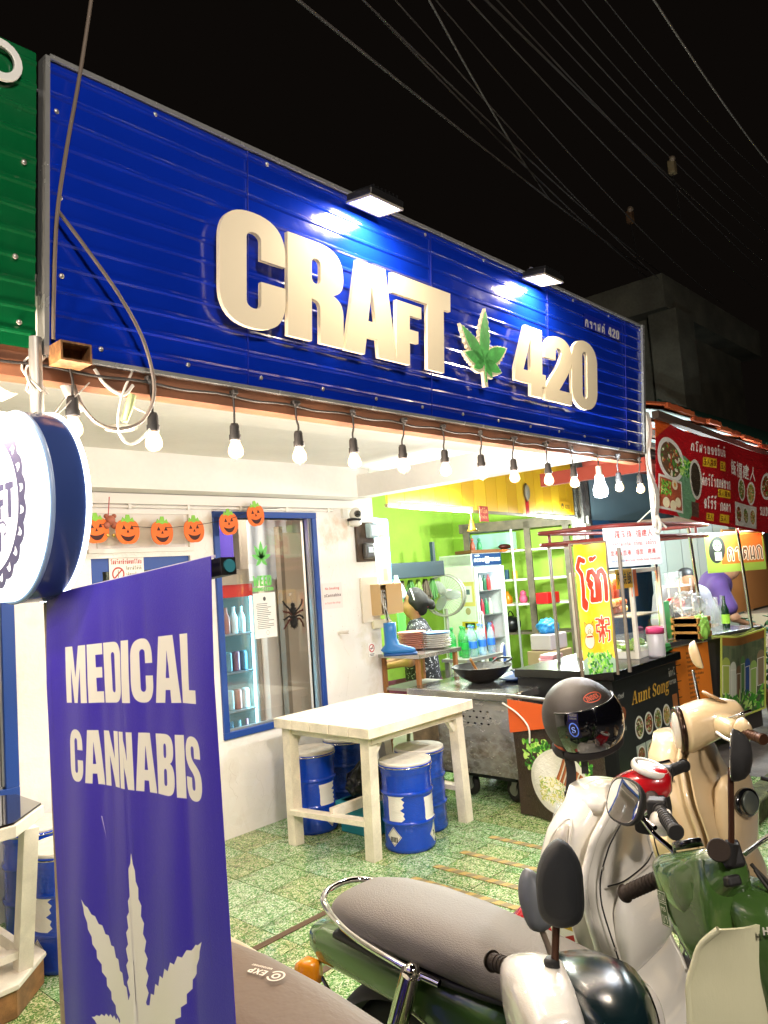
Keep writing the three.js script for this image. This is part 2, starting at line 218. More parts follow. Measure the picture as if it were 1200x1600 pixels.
// strokes for Thai and Chinese writing: [[x,y],...] polylines in a unit box, y down
const HAN = {
  yu: [[[.15, .12], [.85, .12]], [[.2, .48], [.8, .48]], [[.08, .88], [.92, .88]], [[.5, .12], [.5, .88]], [[.65, .62], [.78, .76]]],
  ren: [[[.5, .08], [.48, .4], [.1, .92]], [[.5, .42], [.9, .92]]],
  luo: [[[.1, .08], [.9, .08], [.9, .28], [.1, .28], [.1, .08]], [[.36, .08], [.36, .28]], [[.63, .08], [.63, .28]], [[.28, .36], [.12, .55], [.34, .55], [.1, .75]], [[.24, .6], [.24, .92]], [[.1, .8], [.08, .92]], [[.58, .38], [.46, .6]], [[.55, .5], [.55, .95]], [[.55, .5], [.92, .5]], [[.55, .65], [.88, .65]], [[.55, .8], [.88, .8]], [[.55, .95], [.95, .95]], [[.73, .38], [.73, .95]]],
  zhu: [[[.06, .2], [.4, .2]], [[.08, .5], [.38, .5]], [[.04, .85], [.42, .78]], [[.22, .2], [.22, .8]], [[.58, .12], [.5, .35]], [[.55, .28], [.92, .28]], [[.46, .5], [.96, .5]], [[.72, .08], [.72, .95]], [[.7, .52], [.48, .85]], [[.74, .52], [.95, .85]]],
  fu: [[[.2, .05], [.26, .14]], [[.06, .25], [.36, .25], [.06, .6]], [[.22, .45], [.22, .95]], [[.48, .1], [.95, .1]], [[.54, .22], [.9, .22], [.9, .4], [.54, .4], [.54, .22]], [[.5, .52], [.94, .52], [.94, .95], [.5, .95], [.5, .52]], [[.72, .52], [.72, .95]], [[.5, .73], [.94, .73]]],
  jian: [[[.35, .15], [.85, .15], [.85, .4], [.35, .4]], [[.3, .27], [.95, .27]], [[.38, .53], [.85, .53]], [[.32, .66], [.92, .66]], [[.6, .05], [.6, .8]], [[.06, .2], [.26, .2], [.1, .5], [.26, .5], [.06, .9]], [[.08, .6], [.4, .88], [.96, .9]]],
  zhou: [[[.06, .14], [.28, .14], [.28, .34], [.06, .34], [.06, .56], [.28, .56], [.28, .86], [.2, .9]], [[.72, .14], [.94, .14], [.94, .34], [.72, .34], [.72, .56], [.94, .56], [.94, .86], [.86, .9]], [[.38, .16], [.42, .3]], [[.62, .16], [.58, .3]], [[.34, .42], [.66, .42]], [[.5, .06], [.5, .94]], [[.48, .46], [.34, .74]], [[.52, .46], [.66, .74]]],
  fan: [[[.3, .06], [.1, .35]], [[.28, .14], [.48, .34]], [[.14, .42], [.42, .42], [.42, .6], [.14, .6]], [[.14, .42], [.14, .9], [.45, .84]], [[.6, .12], [.94, .12]], [[.6, .12], [.6, .5], [.52, .92]], [[.62, .4], [.9, .4], [.62, .9]], [[.66, .52], [.95, .92]]],
  cha: [[[.2, .14], [.85, .14], [.15, .9]], [[.25, .4], [.9, .9]], [[.5, .3], [.56, .38]]],
  shao: [[[.1, .3], [.16, .48]], [[.42, .3], [.34, .46]], [[.26, .08], [.24, .6], [.06, .92]], [[.26, .6], [.42, .85]], [[.55, .2], [.92, .2]], [[.73, .06], [.73, .36]], [[.5, .4], [.96, .4]], [[.55, .6], [.94, .6]], [[.66, .6], [.52, .92]], [[.82, .6], [.82, .86], [.96, .9]]],
  mian: [[[.08, .1], [.92, .1]], [[.5, .1], [.42, .26]], [[.1, .26], [.9, .26], [.9, .94], [.1, .94], [.1, .26]], [[.36, .26], [.36, .94]], [[.64, .26], [.64, .94]], [[.36, .48], [.64, .48]], [[.36, .7], [.64, .7]]],
  tang: [[[.1, .1], [.2, .2]], [[.06, .36], [.18, .46]], [[.06, .9], [.24, .6]], [[.4, .1], [.88, .1], [.88, .36], [.4, .36], [.4, .1]], [[.4, .23], [.88, .23]], [[.3, .46], [.96, .46]], [[.46, .46], [.34, .7]], [[.44, .58], [.92, .58], [.86, .92]], [[.62, .58], [.44, .9]], [[.78, .58], [.62, .92]]],
};
const THAI = {
  kho: [[[.3, .55], [.22, .48], [.3, .4], [.38, .5], [.2, .62], [.2, .95]], [[.2, .5], [.3, .25], [.5, .18], [.72, .28], [.78, .5], [.78, .95]]],
  ro: [[[.25, .3], [.5, .2], [.75, .3]], [[.25, .3], [.4, .45], [.7, .5], [.72, .9], [.6, .95], [.58, .82], [.7, .8]]],
  aa: [[[.2, .35], [.4, .2], [.6, .25], [.66, .45], [.66, .95]]],
  fo: [[[.2, .2], [.3, .28], [.2, .36], [.2, .95], [.45, .55], [.65, .95], [.72, .05]]],
  to: [[[.4, .6], [.48, .7], [.36, .76], [.22, .9], [.22, .4], [.36, .2], [.5, .34], [.64, .2], [.78, .4], [.78, .95]]],
  mark: [[[.45, .12], [.4, .02], [.55, .0], [.6, .1], [.8, -.05]]],
  saraO: [[[.6, .95], [.45, .9], [.5, .2], [.2, .05], [.4, -.15], [.8, -.1]], [[.6, .95], [.7, .85], [.55, .78]]],
  cho: [[[.35, .45], [.25, .52], [.35, .6], [.45, .5]], [[.2, .4], [.35, .2], [.6, .18], [.78, .35], [.78, .95], [.4, .95], [.45, .7]]],
  ko: [[[.22, .95], [.22, .5], [.12, .38], [.3, .2], [.55, .16], [.78, .3], [.8, .95]]],
  no: [[[.22, .2], [.3, .28], [.24, .36], [.24, .95]], [[.24, .8], [.6, .8], [.78, .92]], [[.72, .2], [.72, .95]]],
  sorO: [[[.3, .15], [.2, .3], [.3, .5], [.3, .95], [.7, .95], [.72, .3], [.6, .2], [.5, .35]]],
  pho: [[[.2, .2], [.28, .28], [.2, .36], [.22, .95], [.78, .95], [.78, .2]]],
};
function strokes(c, set, x, y, w, h, lw) { c.lineWidth = lw; c.lineCap = 'round'; c.lineJoin = 'round'; for (const s of set) { c.beginPath(); s.forEach((p, i) => (i ? c.lineTo(x + p[0] * w, y + p[1] * h) : c.moveTo(x + p[0] * w, y + p[1] * h))); c.stroke(); } }
const thaiKeys = Object.keys(THAI).filter((k) => k !== 'mark'), hanKeys = Object.keys(HAN);
function thaiLine(c, x, y, w, h, n, lw) { for (let k = 0; k < n; k++) { strokes(c, THAI[thaiKeys[rnd() * thaiKeys.length | 0]], x + k * w / n, y, w / n * .9, h, lw); if (rnd() < .3) strokes(c, THAI.mark, x + k * w / n, y - h * .2, w / n * .8, h * .8, lw); } }

// ---------- the ground and the porch floor ----------
struct('pavement', boxUV(new THREE.PlaneGeometry(120, 120).rotateX(-Math.PI / 2).translate(10, -.03, 0)), mat(0xffffff, .9, { map: rep(tone(0x77706a, .3), .6), bumpMap: rep(wear, 1), bumpScale: .01 }));
{
  const variants = [];
  const terrazzo = canvas(1024, 1024, (c, w) => {
    c.fillStyle = '#5b8a4a'; c.fillRect(0, 0, w, w);
    for (let k = 0; k < 5000; k++) { c.fillStyle = ['#3a6a30', '#4f8242', '#5d8a44', '#2f5f33', '#4a7c50'][k % 5]; c.globalAlpha = .5; c.beginPath(); c.ellipse(rnd() * w, rnd() * w, rr(4, 16), rr(3, 8), rnd() * 3, 0, 7); c.fill(); }
    c.globalAlpha = 1;
    for (let k = 0; k < 15000; k++) { const x = rnd() * w, y = rnd() * w, a = rnd() * 3.14, s = rr(3.5, 12), q = rr(1.8, 4.6); c.fillStyle = ['#bccbaa', '#a4ba8a', '#d3dabf', '#8fae74', '#c3cda8', '#7aa56a', '#e2e8d4'][rnd() * 7 | 0]; for (const ox of [-w, 0]) for (const oy of [-w, 0]) { c.save(); c.translate((x + ox + 20) , (y + oy + 20)); c.rotate(a); c.beginPath(); c.moveTo(-s, 0); c.lineTo(-s * .3, q); c.lineTo(s, q * .4); c.lineTo(s * .4, -q); c.fill(); c.restore(); } }
    for (let k = 0; k < 260; k++) { c.fillStyle = 'rgba(60,50,30,.10)'; c.beginPath(); c.ellipse(rnd() * w, rnd() * w, rr(10, 60), rr(6, 30), rnd() * 3, 0, 7); c.fill(); }
  }, true);
  const mats = [0xffffff, 0xf4f6ec, 0xe2e8da, 0xfaf2e0, 0xeef6ea, 0xf6ead2].map((q) => mat(q, .38, { map: terrazzo, roughnessMap: rep(roughTex(.2, .55), 2) }));
  const S = .3; for (let k = 0; k < 8; k++) { const g = box(S - .006, .03, S - .006, 0, -.03 + (k % 3 - 1) * .0005, 0), uv = g.attributes.uv, o = [rnd(), rnd()]; for (let i = 0; i < uv.count; i++) uv.setXY(i, uv.getX(i) * 1.25 + o[0], uv.getY(i) * 1.25 + o[1]); variants.push(g); }
  const floor = struct('porch_floor', slab(-1.6, 5.7, -.045, -.006, -4.46, -1.0), mat(0xb9b69e, .8));
  for (let x = -1.6; x < 5.65; x += S) for (let z = -4.31 + .15; z < -1.05; z += S) { const t = put('floor_tile', variants[rnd() * 8 | 0], mats[rnd() * 6 | 0], floor); t.position.set(x + .15, 0, z); }
  // brown strips and worn hazard tape stuck to the floor
  const brown = mat(0x5a4632, .7, { bumpMap: rep(fine, 4), bumpScale: .001 });
  const strip = (x0, x1, z0, z1) => slab(x0, x1, .0015, .004, z0, z1);
  solo('floor_tape', strip(.9, 2.95, -2.975, -2.935), brown, 'long brown tape strip across the green floor behind the motorbikes', 'tape');
  solo('floor_tape', strip(.9, 2.6, -2.575, -2.535), brown, 'brown tape strip along the green floor under the black motorbike seat', 'tape');
  const hz = canvas(512, 64, (c) => { c.fillStyle = '#837350'; c.fillRect(0, 0, 512, 64); c.fillStyle = '#b29450'; for (let k = -1; k < 8; k++) { c.beginPath(); c.moveTo(k * 128, 64); c.lineTo(k * 128 + 60, 64); c.lineTo(k * 128 + 95, 0); c.lineTo(k * 128 + 35, 0); c.fill(); } for (let k = 0; k < 1500; k++) { c.fillStyle = rnd() < .55 ? 'rgba(124,140,92,.55)' : 'rgba(70,60,45,.4)'; c.fillRect(rnd() * 512, rnd() * 64, rr(1, 7), rr(1, 3)); } }, true);
  const hm = mat(0xffffff, .75, { map: hz });
  for (const [x, n] of [[3.15, 'beside the table leg'], [3.35, 'second from the table'], [3.6, 'third from the table'], [3.89, 'nearest the food banner']]) {
    const g = box(.045, .0025, 1.25, 0, .0015, 0), p = g.attributes.position, uv = g.attributes.uv; for (let i = 0; i < p.count; i++) uv.setXY(i, p.getZ(i) / .36, p.getX(i) / .045 + .5);
    const o = solo('hazard_tape', g, hm, 'worn yellow and brown striped tape on the floor, ' + n, 'tape'); o.position.set(x, 0, -2.24);
  }
}
// ---------- the shop: walls, openings, porch ceiling ----------
const shop = thing('shop_building', 'white painted shop front with blue framed windows and a deep porch', 'building');
{
  const zf = -4.31, zb = -4.43, W = (x0, x1, y0, y1) => put('wall', slab(x0, x1, y0, y1, zb, zf), M.white, shop);
  W(-2.2, .6, -.03, 2.3); W(.6, 1.62, -.03, .61); W(.6, 1.62, 2.15, 2.3); W(1.62, 2.12, -.03, 2.3); W(2.12, 2.8, 1.87, 2.3); W(2.8, 3.0, -.03, 2.3); W(3.0, 3.88, -.03, .66); W(3.0, 3.88, 2.12, 2.3); 
  { // stained end of the wall
    const st = canvas(512, 1536, (c, w, h) => { c.fillStyle = '#e9e4dc'; c.fillRect(0, 0, w, h); const blot = (x, y, rx, ry, col, n) => { for (let k = 0; k < n; k++) { const a = rnd() * 6.3, r = Math.sqrt(rnd()); c.fillStyle = col; c.globalAlpha = .05; c.beginPath(); c.ellipse(x + rx * r * Math.cos(a), y + ry * r * Math.sin(a), rx * rr(.1, .45), ry * rr(.08, .35), rnd() * 3, 0, 7); c.fill(); } c.globalAlpha = 1; }; blot(190, 170, 120, 70, '#c49a70', 90); blot(130, 240, 70, 50, '#b98f66', 50); blot(400, 760, 90, 120, '#c9ab86', 60); blot(430, 1050, 60, 200, '#c2a98c', 60); blot(250, 1420, 240, 60, '#b8a994', 60); for (let k = 0; k < 90; k++) { c.fillStyle = 'rgba(120,105,85,.35)'; c.fillRect(rnd() * w, rnd() * h, rr(1, 5), rr(1, 4)); } for (let k = 0; k < 10; k++) { c.strokeStyle = 'rgba(150,135,115,.3)'; c.lineWidth = 1.5; c.beginPath(); const x = rnd() * w, y = rnd() * h; c.moveTo(x, y); c.lineTo(x + rr(-60, 60), y + rr(20, 160)); c.stroke(); } });
    const g = slab(3.88, 4.58, -.03, 2.3, zb, zf), p = g.attributes.position, uv = g.attributes.uv; for (let i = 0; i < uv.count; i++) uv.setXY(i, (p.getX(i) - 3.88) / .7, (p.getY(i) + .03) / 2.33);
    put('wall', g, mat(0xffffff, .75, { map: st, bumpMap: rep(wear, 1.5), bumpScale: .002 }), shop);
  }
  put('wall', slab(4.46, 4.58, -.03, 2.5, -6.6, zb), M.white, shop);           // end wall between the two shops
  put('wall', slab(-2.2, 4.46, -.03, 2.5, -6.72, -6.6), M.white, shop); // back of the room
  put('wall', slab(-2.2, -2.08, -.03, 2.5, -6.6, zb), M.white, shop);
  put('room_floor', slab(-2.08, 4.46, -.05, .0, -6.6, zb), mat(0x8f8678, .5), shop);
  put('ceiling', slab(-2.2, 4.58, 2.5, 2.56, -6.72, -2.98), M.ceiling, shop);
  put('ceiling_board', slab(-2.2, 4.34, 2.44, 2.5, -2.98, -1.93), M.ceiling, shop);
  put('roof', slab(-2.3, 4.34, 2.98, 3.0, -6.8, -1.9), mat(0x55565a, .8), shop);
  put('drop_beam', slab(-2.2, 4.34, 2.27, 2.5, -4.43, -4.1), M.ceiling, shop);
  put('drop_beam', slab(4.2, 4.34, 2.27, 2.44, -4.1, -1.93), M.ceiling, shop);
  put('fascia_beam', slab(-2.2, 4.34, 2.2, 2.3, -1.93, -1.87), M.brownBeam, shop);
  put('cornice', slab(1.7, 4.34, 2.2, 2.262, -4.31, -4.27), M.trim, shop);
  put('conduit', rod([1.7, 2.185, -4.295], [4.1, 2.185, -4.295], .011), M.trim, shop); put('conduit', rod([4.33, 2.425, -1.99], [2.1, 2.42, -2.0], .014), M.trim, shop);
  for (let k = 0; k < 6; k++) put('pipe_clip', box(.02, .03, .02, 1.95 + k * .42, 2.17, -4.29), M.trim, shop);
  const pn = mat(0xd9d2c8, .7);
  put('transom_panel', slab(2.16, 2.76, 1.93, 2.14, zf, zf + .006), pn, shop);
  put('transom_frame', [slab(2.1, 2.82, 2.14, 2.165, zf, zf + .02), slab(2.1, 2.82, 1.9, 1.925, zf, zf + .02), slab(2.79, 2.82, 1.925, 2.14, zf, zf + .02)], M.trim, shop);
  const win = (x0, x1, y0, y1, fw) => {
    const w = put('window', [slab(x0, x1, y1 - fw, y1, zb + .02, zf + .02, .004), slab(x0, x1, y0, y0 + fw, zb + .02, zf + .02, .004), slab(x0, x0 + fw, y0 + fw, y1 - fw, zb + .02, zf + .018, .004), slab(x1 - fw, x1, y0 + fw, y1 - fw, zb + .02, zf + .018, .004)], M.blueFrame, shop);
    put('pane', slab(x0 + fw - .005, x1 - fw + .005, y0 + fw - .005, y1 - fw + .005, zf - .052, zf - .047), M.glass, w);
    put('bead', [slab(x0 + fw, x1 - fw, y0 + fw, y0 + fw + .012, zf - .04, zf), slab(x1 - fw - .03, x1 - fw - .018, y0 + fw, y1 - fw, zf - .04, zf - .004), slab(x1 - fw - .012, x1 - fw, y0 + fw, y1 - fw, zf - .04, zf)], M.alu, w); return w;
  };
  win(2.985, 3.925, .635, 2.165, .045); win(.56, 1.67, .6, 2.17, .07);
  const door = put('door', [slab(2.12, 2.2, 0, 1.87, -4.4, -4.33), slab(2.72, 2.8, 0, 1.87, -4.4, -4.33), slab(2.2, 2.72, 1.79, 1.87, -4.4, -4.33), slab(2.2, 2.72, 0, .12, -4.4, -4.33)], M.blueFrame, shop);
  put('pane', slab(2.195, 2.725, .115, 1.795, -4.37, -4.364), M.glassDim, door);
  put('handle', tube([[2.68, .95, -4.33], [2.68, .95, -4.29], [2.68, 1.2, -4.29], [2.68, 1.2, -4.33]], .01), M.chrome, door);
  put('switch_plate', slab(1.86, 1.905, 1.17, 1.32, zf, zf + .008, .003), M.alu, shop);
  // a brighter room behind the glass
  put('partition', [slab(3.86, 3.98, 0, 2.5, -5.2, -4.9)], M.trim, shop);
  put('partition', [slab(3.98, 4.46, 0, 2.5, -5.3, -5.2)], M.trim, shop);
  put('inner_wall', slab(2.9, 3.86, 0, 2.5, -5.75, -5.65), M.trim, shop);
}
// ---------- the blue fascia sign ----------
const leanX = .0876;
const leaflet = (hx, hy, tx, ty, w, serr = 0) => { // pointed leaflet outline from hub to tip
  const dx = tx - hx, dy = ty - hy, L = Math.hypot(dx, dy), ux = dx / L, uy = dy / L, n = serr ? serr * 2 : 10, R = [], Lf = [];
  for (let k = 0; k <= n; k++) { const t = k / n, ww = w * Math.pow(Math.sin(Math.PI * Math.pow(t, .8)), .9) * (serr && k % 2 && k < n ? .8 : 1), b = serr && k % 2 ? -.012 * L : 0; R.push([hx + dx * t + ux * b - uy * ww, hy + dy * t + uy * b + ux * ww]); Lf.push([hx + dx * t + ux * b + uy * ww, hy + dy * t + uy * b - ux * ww]); }
  return [...R, ...Lf.reverse().slice(1, -1)];
};
function fasciaSheet(w, h, pitch = .062) { // horizontal ribs rolled into sheet metal
  const prof = [[0, 0]]; for (let v = pitch * .5; v < h - .02; v += pitch) prof.push([v, 0], [v + .006, .004], [v + .012, .004], [v + .019, 0], [v + pitch * .55, .0008]); prof.push([h, 0]);
  const pos = [], uv = [], idx = [], nx = 120;
  prof.forEach(([v, d]) => { for (let i = 0; i <= nx; i++) { const x = i / nx * w; pos.push(x, v, d + .002 * Math.sin(x * 3.1 + v * 2) + .0014 * Math.sin(x * 8.7 - v * 9) + .0007 * Math.sin(x * 23 + v * 31)); uv.push(x, v); } });
  for (let j = 0; j < prof.length - 1; j++) for (let i = 0; i < nx; i++) { const a = j * (nx + 1) + i, b = a + nx + 1; idx.push(a, a + 1, b, a + 1, b + 1, b); }
  const g = new THREE.BufferGeometry(); g.setAttribute('position', new THREE.Float32BufferAttribute(pos, 3)); g.setAttribute('uv', new THREE.Float32BufferAttribute(uv, 2)); g.setIndex(idx); return toCreasedNormals(g, .3);
}
const signBlue = phys(0x07289a, .3, { clearcoat: .5, clearcoatRoughness: .12, roughnessMap: rep(rt1, .8), bumpMap: rep(wear, .7), bumpScale: .0015 });
const letterFace = mat(0xe9dcbc, .5), screwMat = mat(0xb8b4aa, .35, { metalness: .8 });
const sign = thing('fascia_sign', 'long blue ribbed metal shop sign with raised cream letters and a green leaf', 'sign', [.82, 2.27, -1.855]);
sign.rotation.x = leanX;
{
  put('panel', fasciaSheet(3.52, .745), signBlue, sign);
  put('backing', slab(.01, 3.5, .01, .73, -.035, -.004), mat(0x4a4a4c, .7), sign);
  put('edge_trim', [slab(-.012, .0, -.01, .75, -.03, .012), slab(0, 3.52, .745, .757, -.03, .012), slab(3.52, 3.545, -.01, .757, -.04, .016), slab(0, 3.52, -.012, -.001, -.03, .01)], mat(0xa8aaa6, .45, { metalness: .6, roughnessMap: rt1 }), sign);
  for (const x of [.62, 1.53, 2.44, 3.3]) put('sheet_seam', slab(x, x + .003, .005, .738, .004, .0075), mat(0x0a1f86, .4), sign);
  const screw = ball(.007, 0, 0, 0, 1, 1, .6, 10);
  for (const [y, n, o] of [[.03, 13, .14], [.725, 9, .3]]) for (let k = 0; k < n; k++) { const s = put('screw', screw, screwMat, sign); s.position.set(o + k * (3.2 / (n - 1)), y, .004); }
  for (const [x, y] of [[.03, .4], [.035, .2], [.03, .02], [.02, .62]]) put('screw', screw, screwMat, sign).position.set(x, y, .003);
  const L = (shape, z = .034, d = .016) => put('letter', extrude(shape, d, 0, 12).translate(0, 0, z), letterFace, sign);
  const at = (ch, x0, x1, v0, v1) => L(glyphAt(ch, x0 - .82, v0, x1 - x0, v1 - v0));
  at('C', 1.304, 1.556, .168, .526); at('R', 1.566, 1.815, .172, .508); at('A', 1.822, 2.092, .17, .5); at('F', 2.09, 2.236, .17, .403);
  L(poly([[2.272, .17], [2.376, .17], [2.376, .425], [2.42, .425], [2.42, .5], [2.066, .5], [2.066, .425], [2.272, .425]].map(([x, y]) => [x - .82, y])));
  at('4', 2.893, 3.159, .163, .484); at('2', 3.152, 3.415, .16, .482); at('0', 3.412, 3.684, .156, .51);
  // leaf: cream backing and green face
  const hub = [2.652 - .82, .262], tips = [[2.664, .478, .034], [2.497, .385, .03], [2.517, .278, .027], [2.578, .222, .02], [2.818, .344, .034], [2.778, .234, .024], [2.712, .2, .017]];
  const back = [], face = [];
  for (const [x, y, w] of tips) { back.push(extrude(poly(leaflet(hub[0], hub[1] - .012, x - .82 + (x - 2.652) * .09, y + (y - .262) * .07, w + .011, 9)), .016).translate(0, 0, .034)); face.push(extrude(poly(leaflet(hub[0], hub[1], x - .82, y, w, 0)), .003, .0006).translate(0, 0, .0502)); }
  back.push(extrude(poly([[1.822, .25], [1.848, .25], [1.862, .156], [1.838, .152]]), .0155).translate(0, 0, .034));
  face.push(extrude(poly([[1.833, .26], [1.84, .26], [1.85, .175], [1.844, .175]]), .0025).translate(0, 0, .0502));
  put('leaf_backing', back, letterFace, sign); put('leaf_face', face, mat(0xffffff, .5, { map: rep(tone(0x4cae50, .2), 6) }), sign);
  const small = canvas(512, 96, (c) => { c.fillStyle = '#0b1f8c'; c.fillRect(0, 0, 512, 96); c.strokeStyle = c.fillStyle = '#c9c6bb'; const s = ['kho', 'ro', 'aa', 'fo', 'to']; s.forEach((k, i) => strokes(c, THAI[k], 8 + i * 56, 30, 52, 58, 11)); strokes(c, THAI.mark, 250, 22, 40, 40, 7); ['4', '2', '0'].forEach((k, i) => drawGlyph(c, k, 330 + i * 56, 90, 48, 66)); });
  put('small_lettering', new THREE.PlaneGeometry(.43, .075).translate(3.835 - .82 + .01, .645, .0075), mat(0xffffff, .5, { map: small }), sign);
}
const green = thing('green_sign', 'green ribbed metal sign of the next shop with a white letter O', 'sign', [-2.2, 2.27, -1.855]); green.rotation.x = leanX;
put('panel', fasciaSheet(2.99, .75), phys(0x06562c, .4, { clearcoat: .3, roughnessMap: rep(rt1, .8) }), green);
put('backing', slab(0, 2.98, .01, .73, -.035, -.004), mat(0x3c3c3c, .8), green);
{ const s = circle(.05, 2.9, .685); s.holes.push(circle(.031, 2.9, .685)); put('letter', extrude(s, .012, .002).scale(1, 1, 1).translate(0, 0, .008), mat(0xd8d8d0, .5), green); for (const [x, y] of [[2.96, .46], [2.94, .22], [2.95, .06], [2.5, .03]]) put('screw', ball(.007, x, y, .004, 1, 1, .6, 10), screwMat, green); }

// ---------- flood lamps over the sign ----------
const flood = [];
[[1.93, 2.95, -1.7, 'LED flood lamp on a bracket over the letters R and A of the blue sign'], [3.07, 2.96, -1.7, 'LED flood lamp on a bracket over the number on the blue sign']].forEach(([x, y, z, l], k) => {
  const o = thing('flood_light', l, 'lamp', [x, y, z], 0, 'flood lamps over the blue sign');
  const tilt = .15, T = (g) => g.rotateX(tilt);
  put('housing', T(slab(-.085, .085, .004, .03, -.06, .06, .006)), M.black, o);
  put('cooling_fins', T(merge(Array.from({ length: 7 }, (_, i) => slab(-.06 + i * .02 - .002, -.06 + i * .02 + .002, .03, .045, -.05, .05)))), M.black, o);
  put('bezel', T(merge([slab(-.085, .085, -.003, .004, -.06, -.052), slab(-.085, .085, -.003, .004, .052, .06), slab(-.085, -.077, -.003, .004, -.052, .052), slab(.077, .085, -.003, .004, -.052, .052)])), mat(0x8d8778, .4), o);
  put('lamp_lens', T(slab(-.077, .077, -.001, .003, -.052, .052)), mat(0xfff3dc, .3, { emissive: 0xffedc8, emissiveIntensity: 14 }), o);
  put('bracket', [bar([0, .03, .0], [0, .075, -.05], .03, .006), bar([0, .075, -.05], [0, .05, -.09], .03, .006)], M.galv, o);
  const a = new THREE.RectAreaLight(0xffecd0, 250, .15, .1); a.name = 'flood_lamp'; a.rotation.x = -Math.PI / 2 + tilt; a.position.set(0, -.006, 0); o.add(a); flood.push(a);
});

// ---------- festoon bulbs ----------
const bulbGlow = mat(0xffe7c0, .3, { emissive: 0xffcc88, emissiveIntensity: 1.9 });
const BX = [.88, 1.11, 1.39, 1.64, 1.9, 2.17, 2.42, 2.68, 2.94, 3.23, 3.49, 4.01, 4.27];
const bulbName = ['beside the round lit sign', 'second along from the round lit sign', 'below the start of the blue sign', 'below the letter C', 'below the letter R', 'below the letter A', 'below the letter T', 'below the green leaf', 'below the digit four', 'below the digit two', 'below the digit zero', 'just past the big white bulb', 'at the far end of the blue sign'];
function bulb(x, y, z, label, warm = true) {
  const o = thing('light_bulb', label, 'bulb', [x, y, z], rnd() * 6, 'bulbs strung under the blue sign'), tx = rr(-.012, .012), tz = rr(-.01, .01);
  put('drop_cord', tube([[tx, .155, tz], [tx * .2, .11, tz], [rr(-.004, .004), .085, 0], [0, .06, 0]], .0035, 10, 6), M.cable, o);
  put('joint', [ball(.011, tx, .16, tz, 1, 1.2, 1, 10), box(.03, .014, .02, tx, .158, tz, .004)], M.cable, o);
  put('socket', lathe([[.001, .068], [.011, .068], [.0145, .06], [.0155, .035], [.018, .033], [.018, .018], [.015, .014], [.001, .014]], 18), mat(0x1a1613, .7), o);
  put('glass_bulb', lathe([[.001, .016], [.012, .014], [.016, .005], [.0215, -.007], [.0232, -.018], [.0215, -.029], [.0135, -.038], [.001, -.0415]], 20), bulbGlow, o);
  const p = new THREE.PointLight(0xffe9d4, .58); p.name = 'bulb_lamp'; p.position.y = -.02; p.castShadow = true; p.shadow.radius = 1.2; o.add(p); return o;
}
BX.forEach((x, i) => bulb(x, i === 0 ? 2.095 : 2.085 - x * .006, -1.855 - (i % 3) * .004, 'small round glowing bulb hanging on a cord ' + bulbName[i]));
{
  const o = thing('led_bulb', 'large cool white LED bulb hanging past the digit zero', 'bulb', [3.77, 2.05, -1.86]);
  put('cord', tube([[0, .17, 0], [.003, .12, 0], [0, .08, 0]], .0035), M.cable, o);
  put('socket', lathe([[.001, .1], [.014, .1], [.016, .06], [.024, .05], [.024, .03], [.001, .03]], 18), mat(0xd9d4c8, .5), o);
  put('glass_bulb', lathe([[.001, .032], [.022, .03], [.03, .0], [.038, -.02], [.038, -.05], [.03, -.066], [.001, -.072]], 22), mat(0xffffff, .3, { emissive: 0xe8f4ff, emissiveIntensity: 12 }), o);
  const p = new THREE.PointLight(0xe4f1ff, 4); p.name = 'bulb_lamp'; p.position.y = -.03; p.castShadow = true; p.shadow.radius = 2; o.add(p);
}
// the string goes on under the green sign, past the edge of the view
[[.62, 'next along from the round lit sign'], [.33, 'second past the round lit sign'], [.02, 'third past the round lit sign'], [-.3, 'fourth past the round lit sign'], [-.65, 'fifth past the round lit sign']].forEach(([x, l]) => bulb(x, 2.1, -1.8, 'small round glowing bulb under the green sign, ' + l));
{ const pts = []; for (let x = -1; x < 4.4; x += .13) pts.push([x, 2.245 - x * .006 - .012 * Math.abs(Math.sin(x * 12)), -1.862]); solo('string_light_cable', tube(pts, .004, 160, 6), M.cable, 'black cable of the string lights running along the brown beam', 'cable'); }

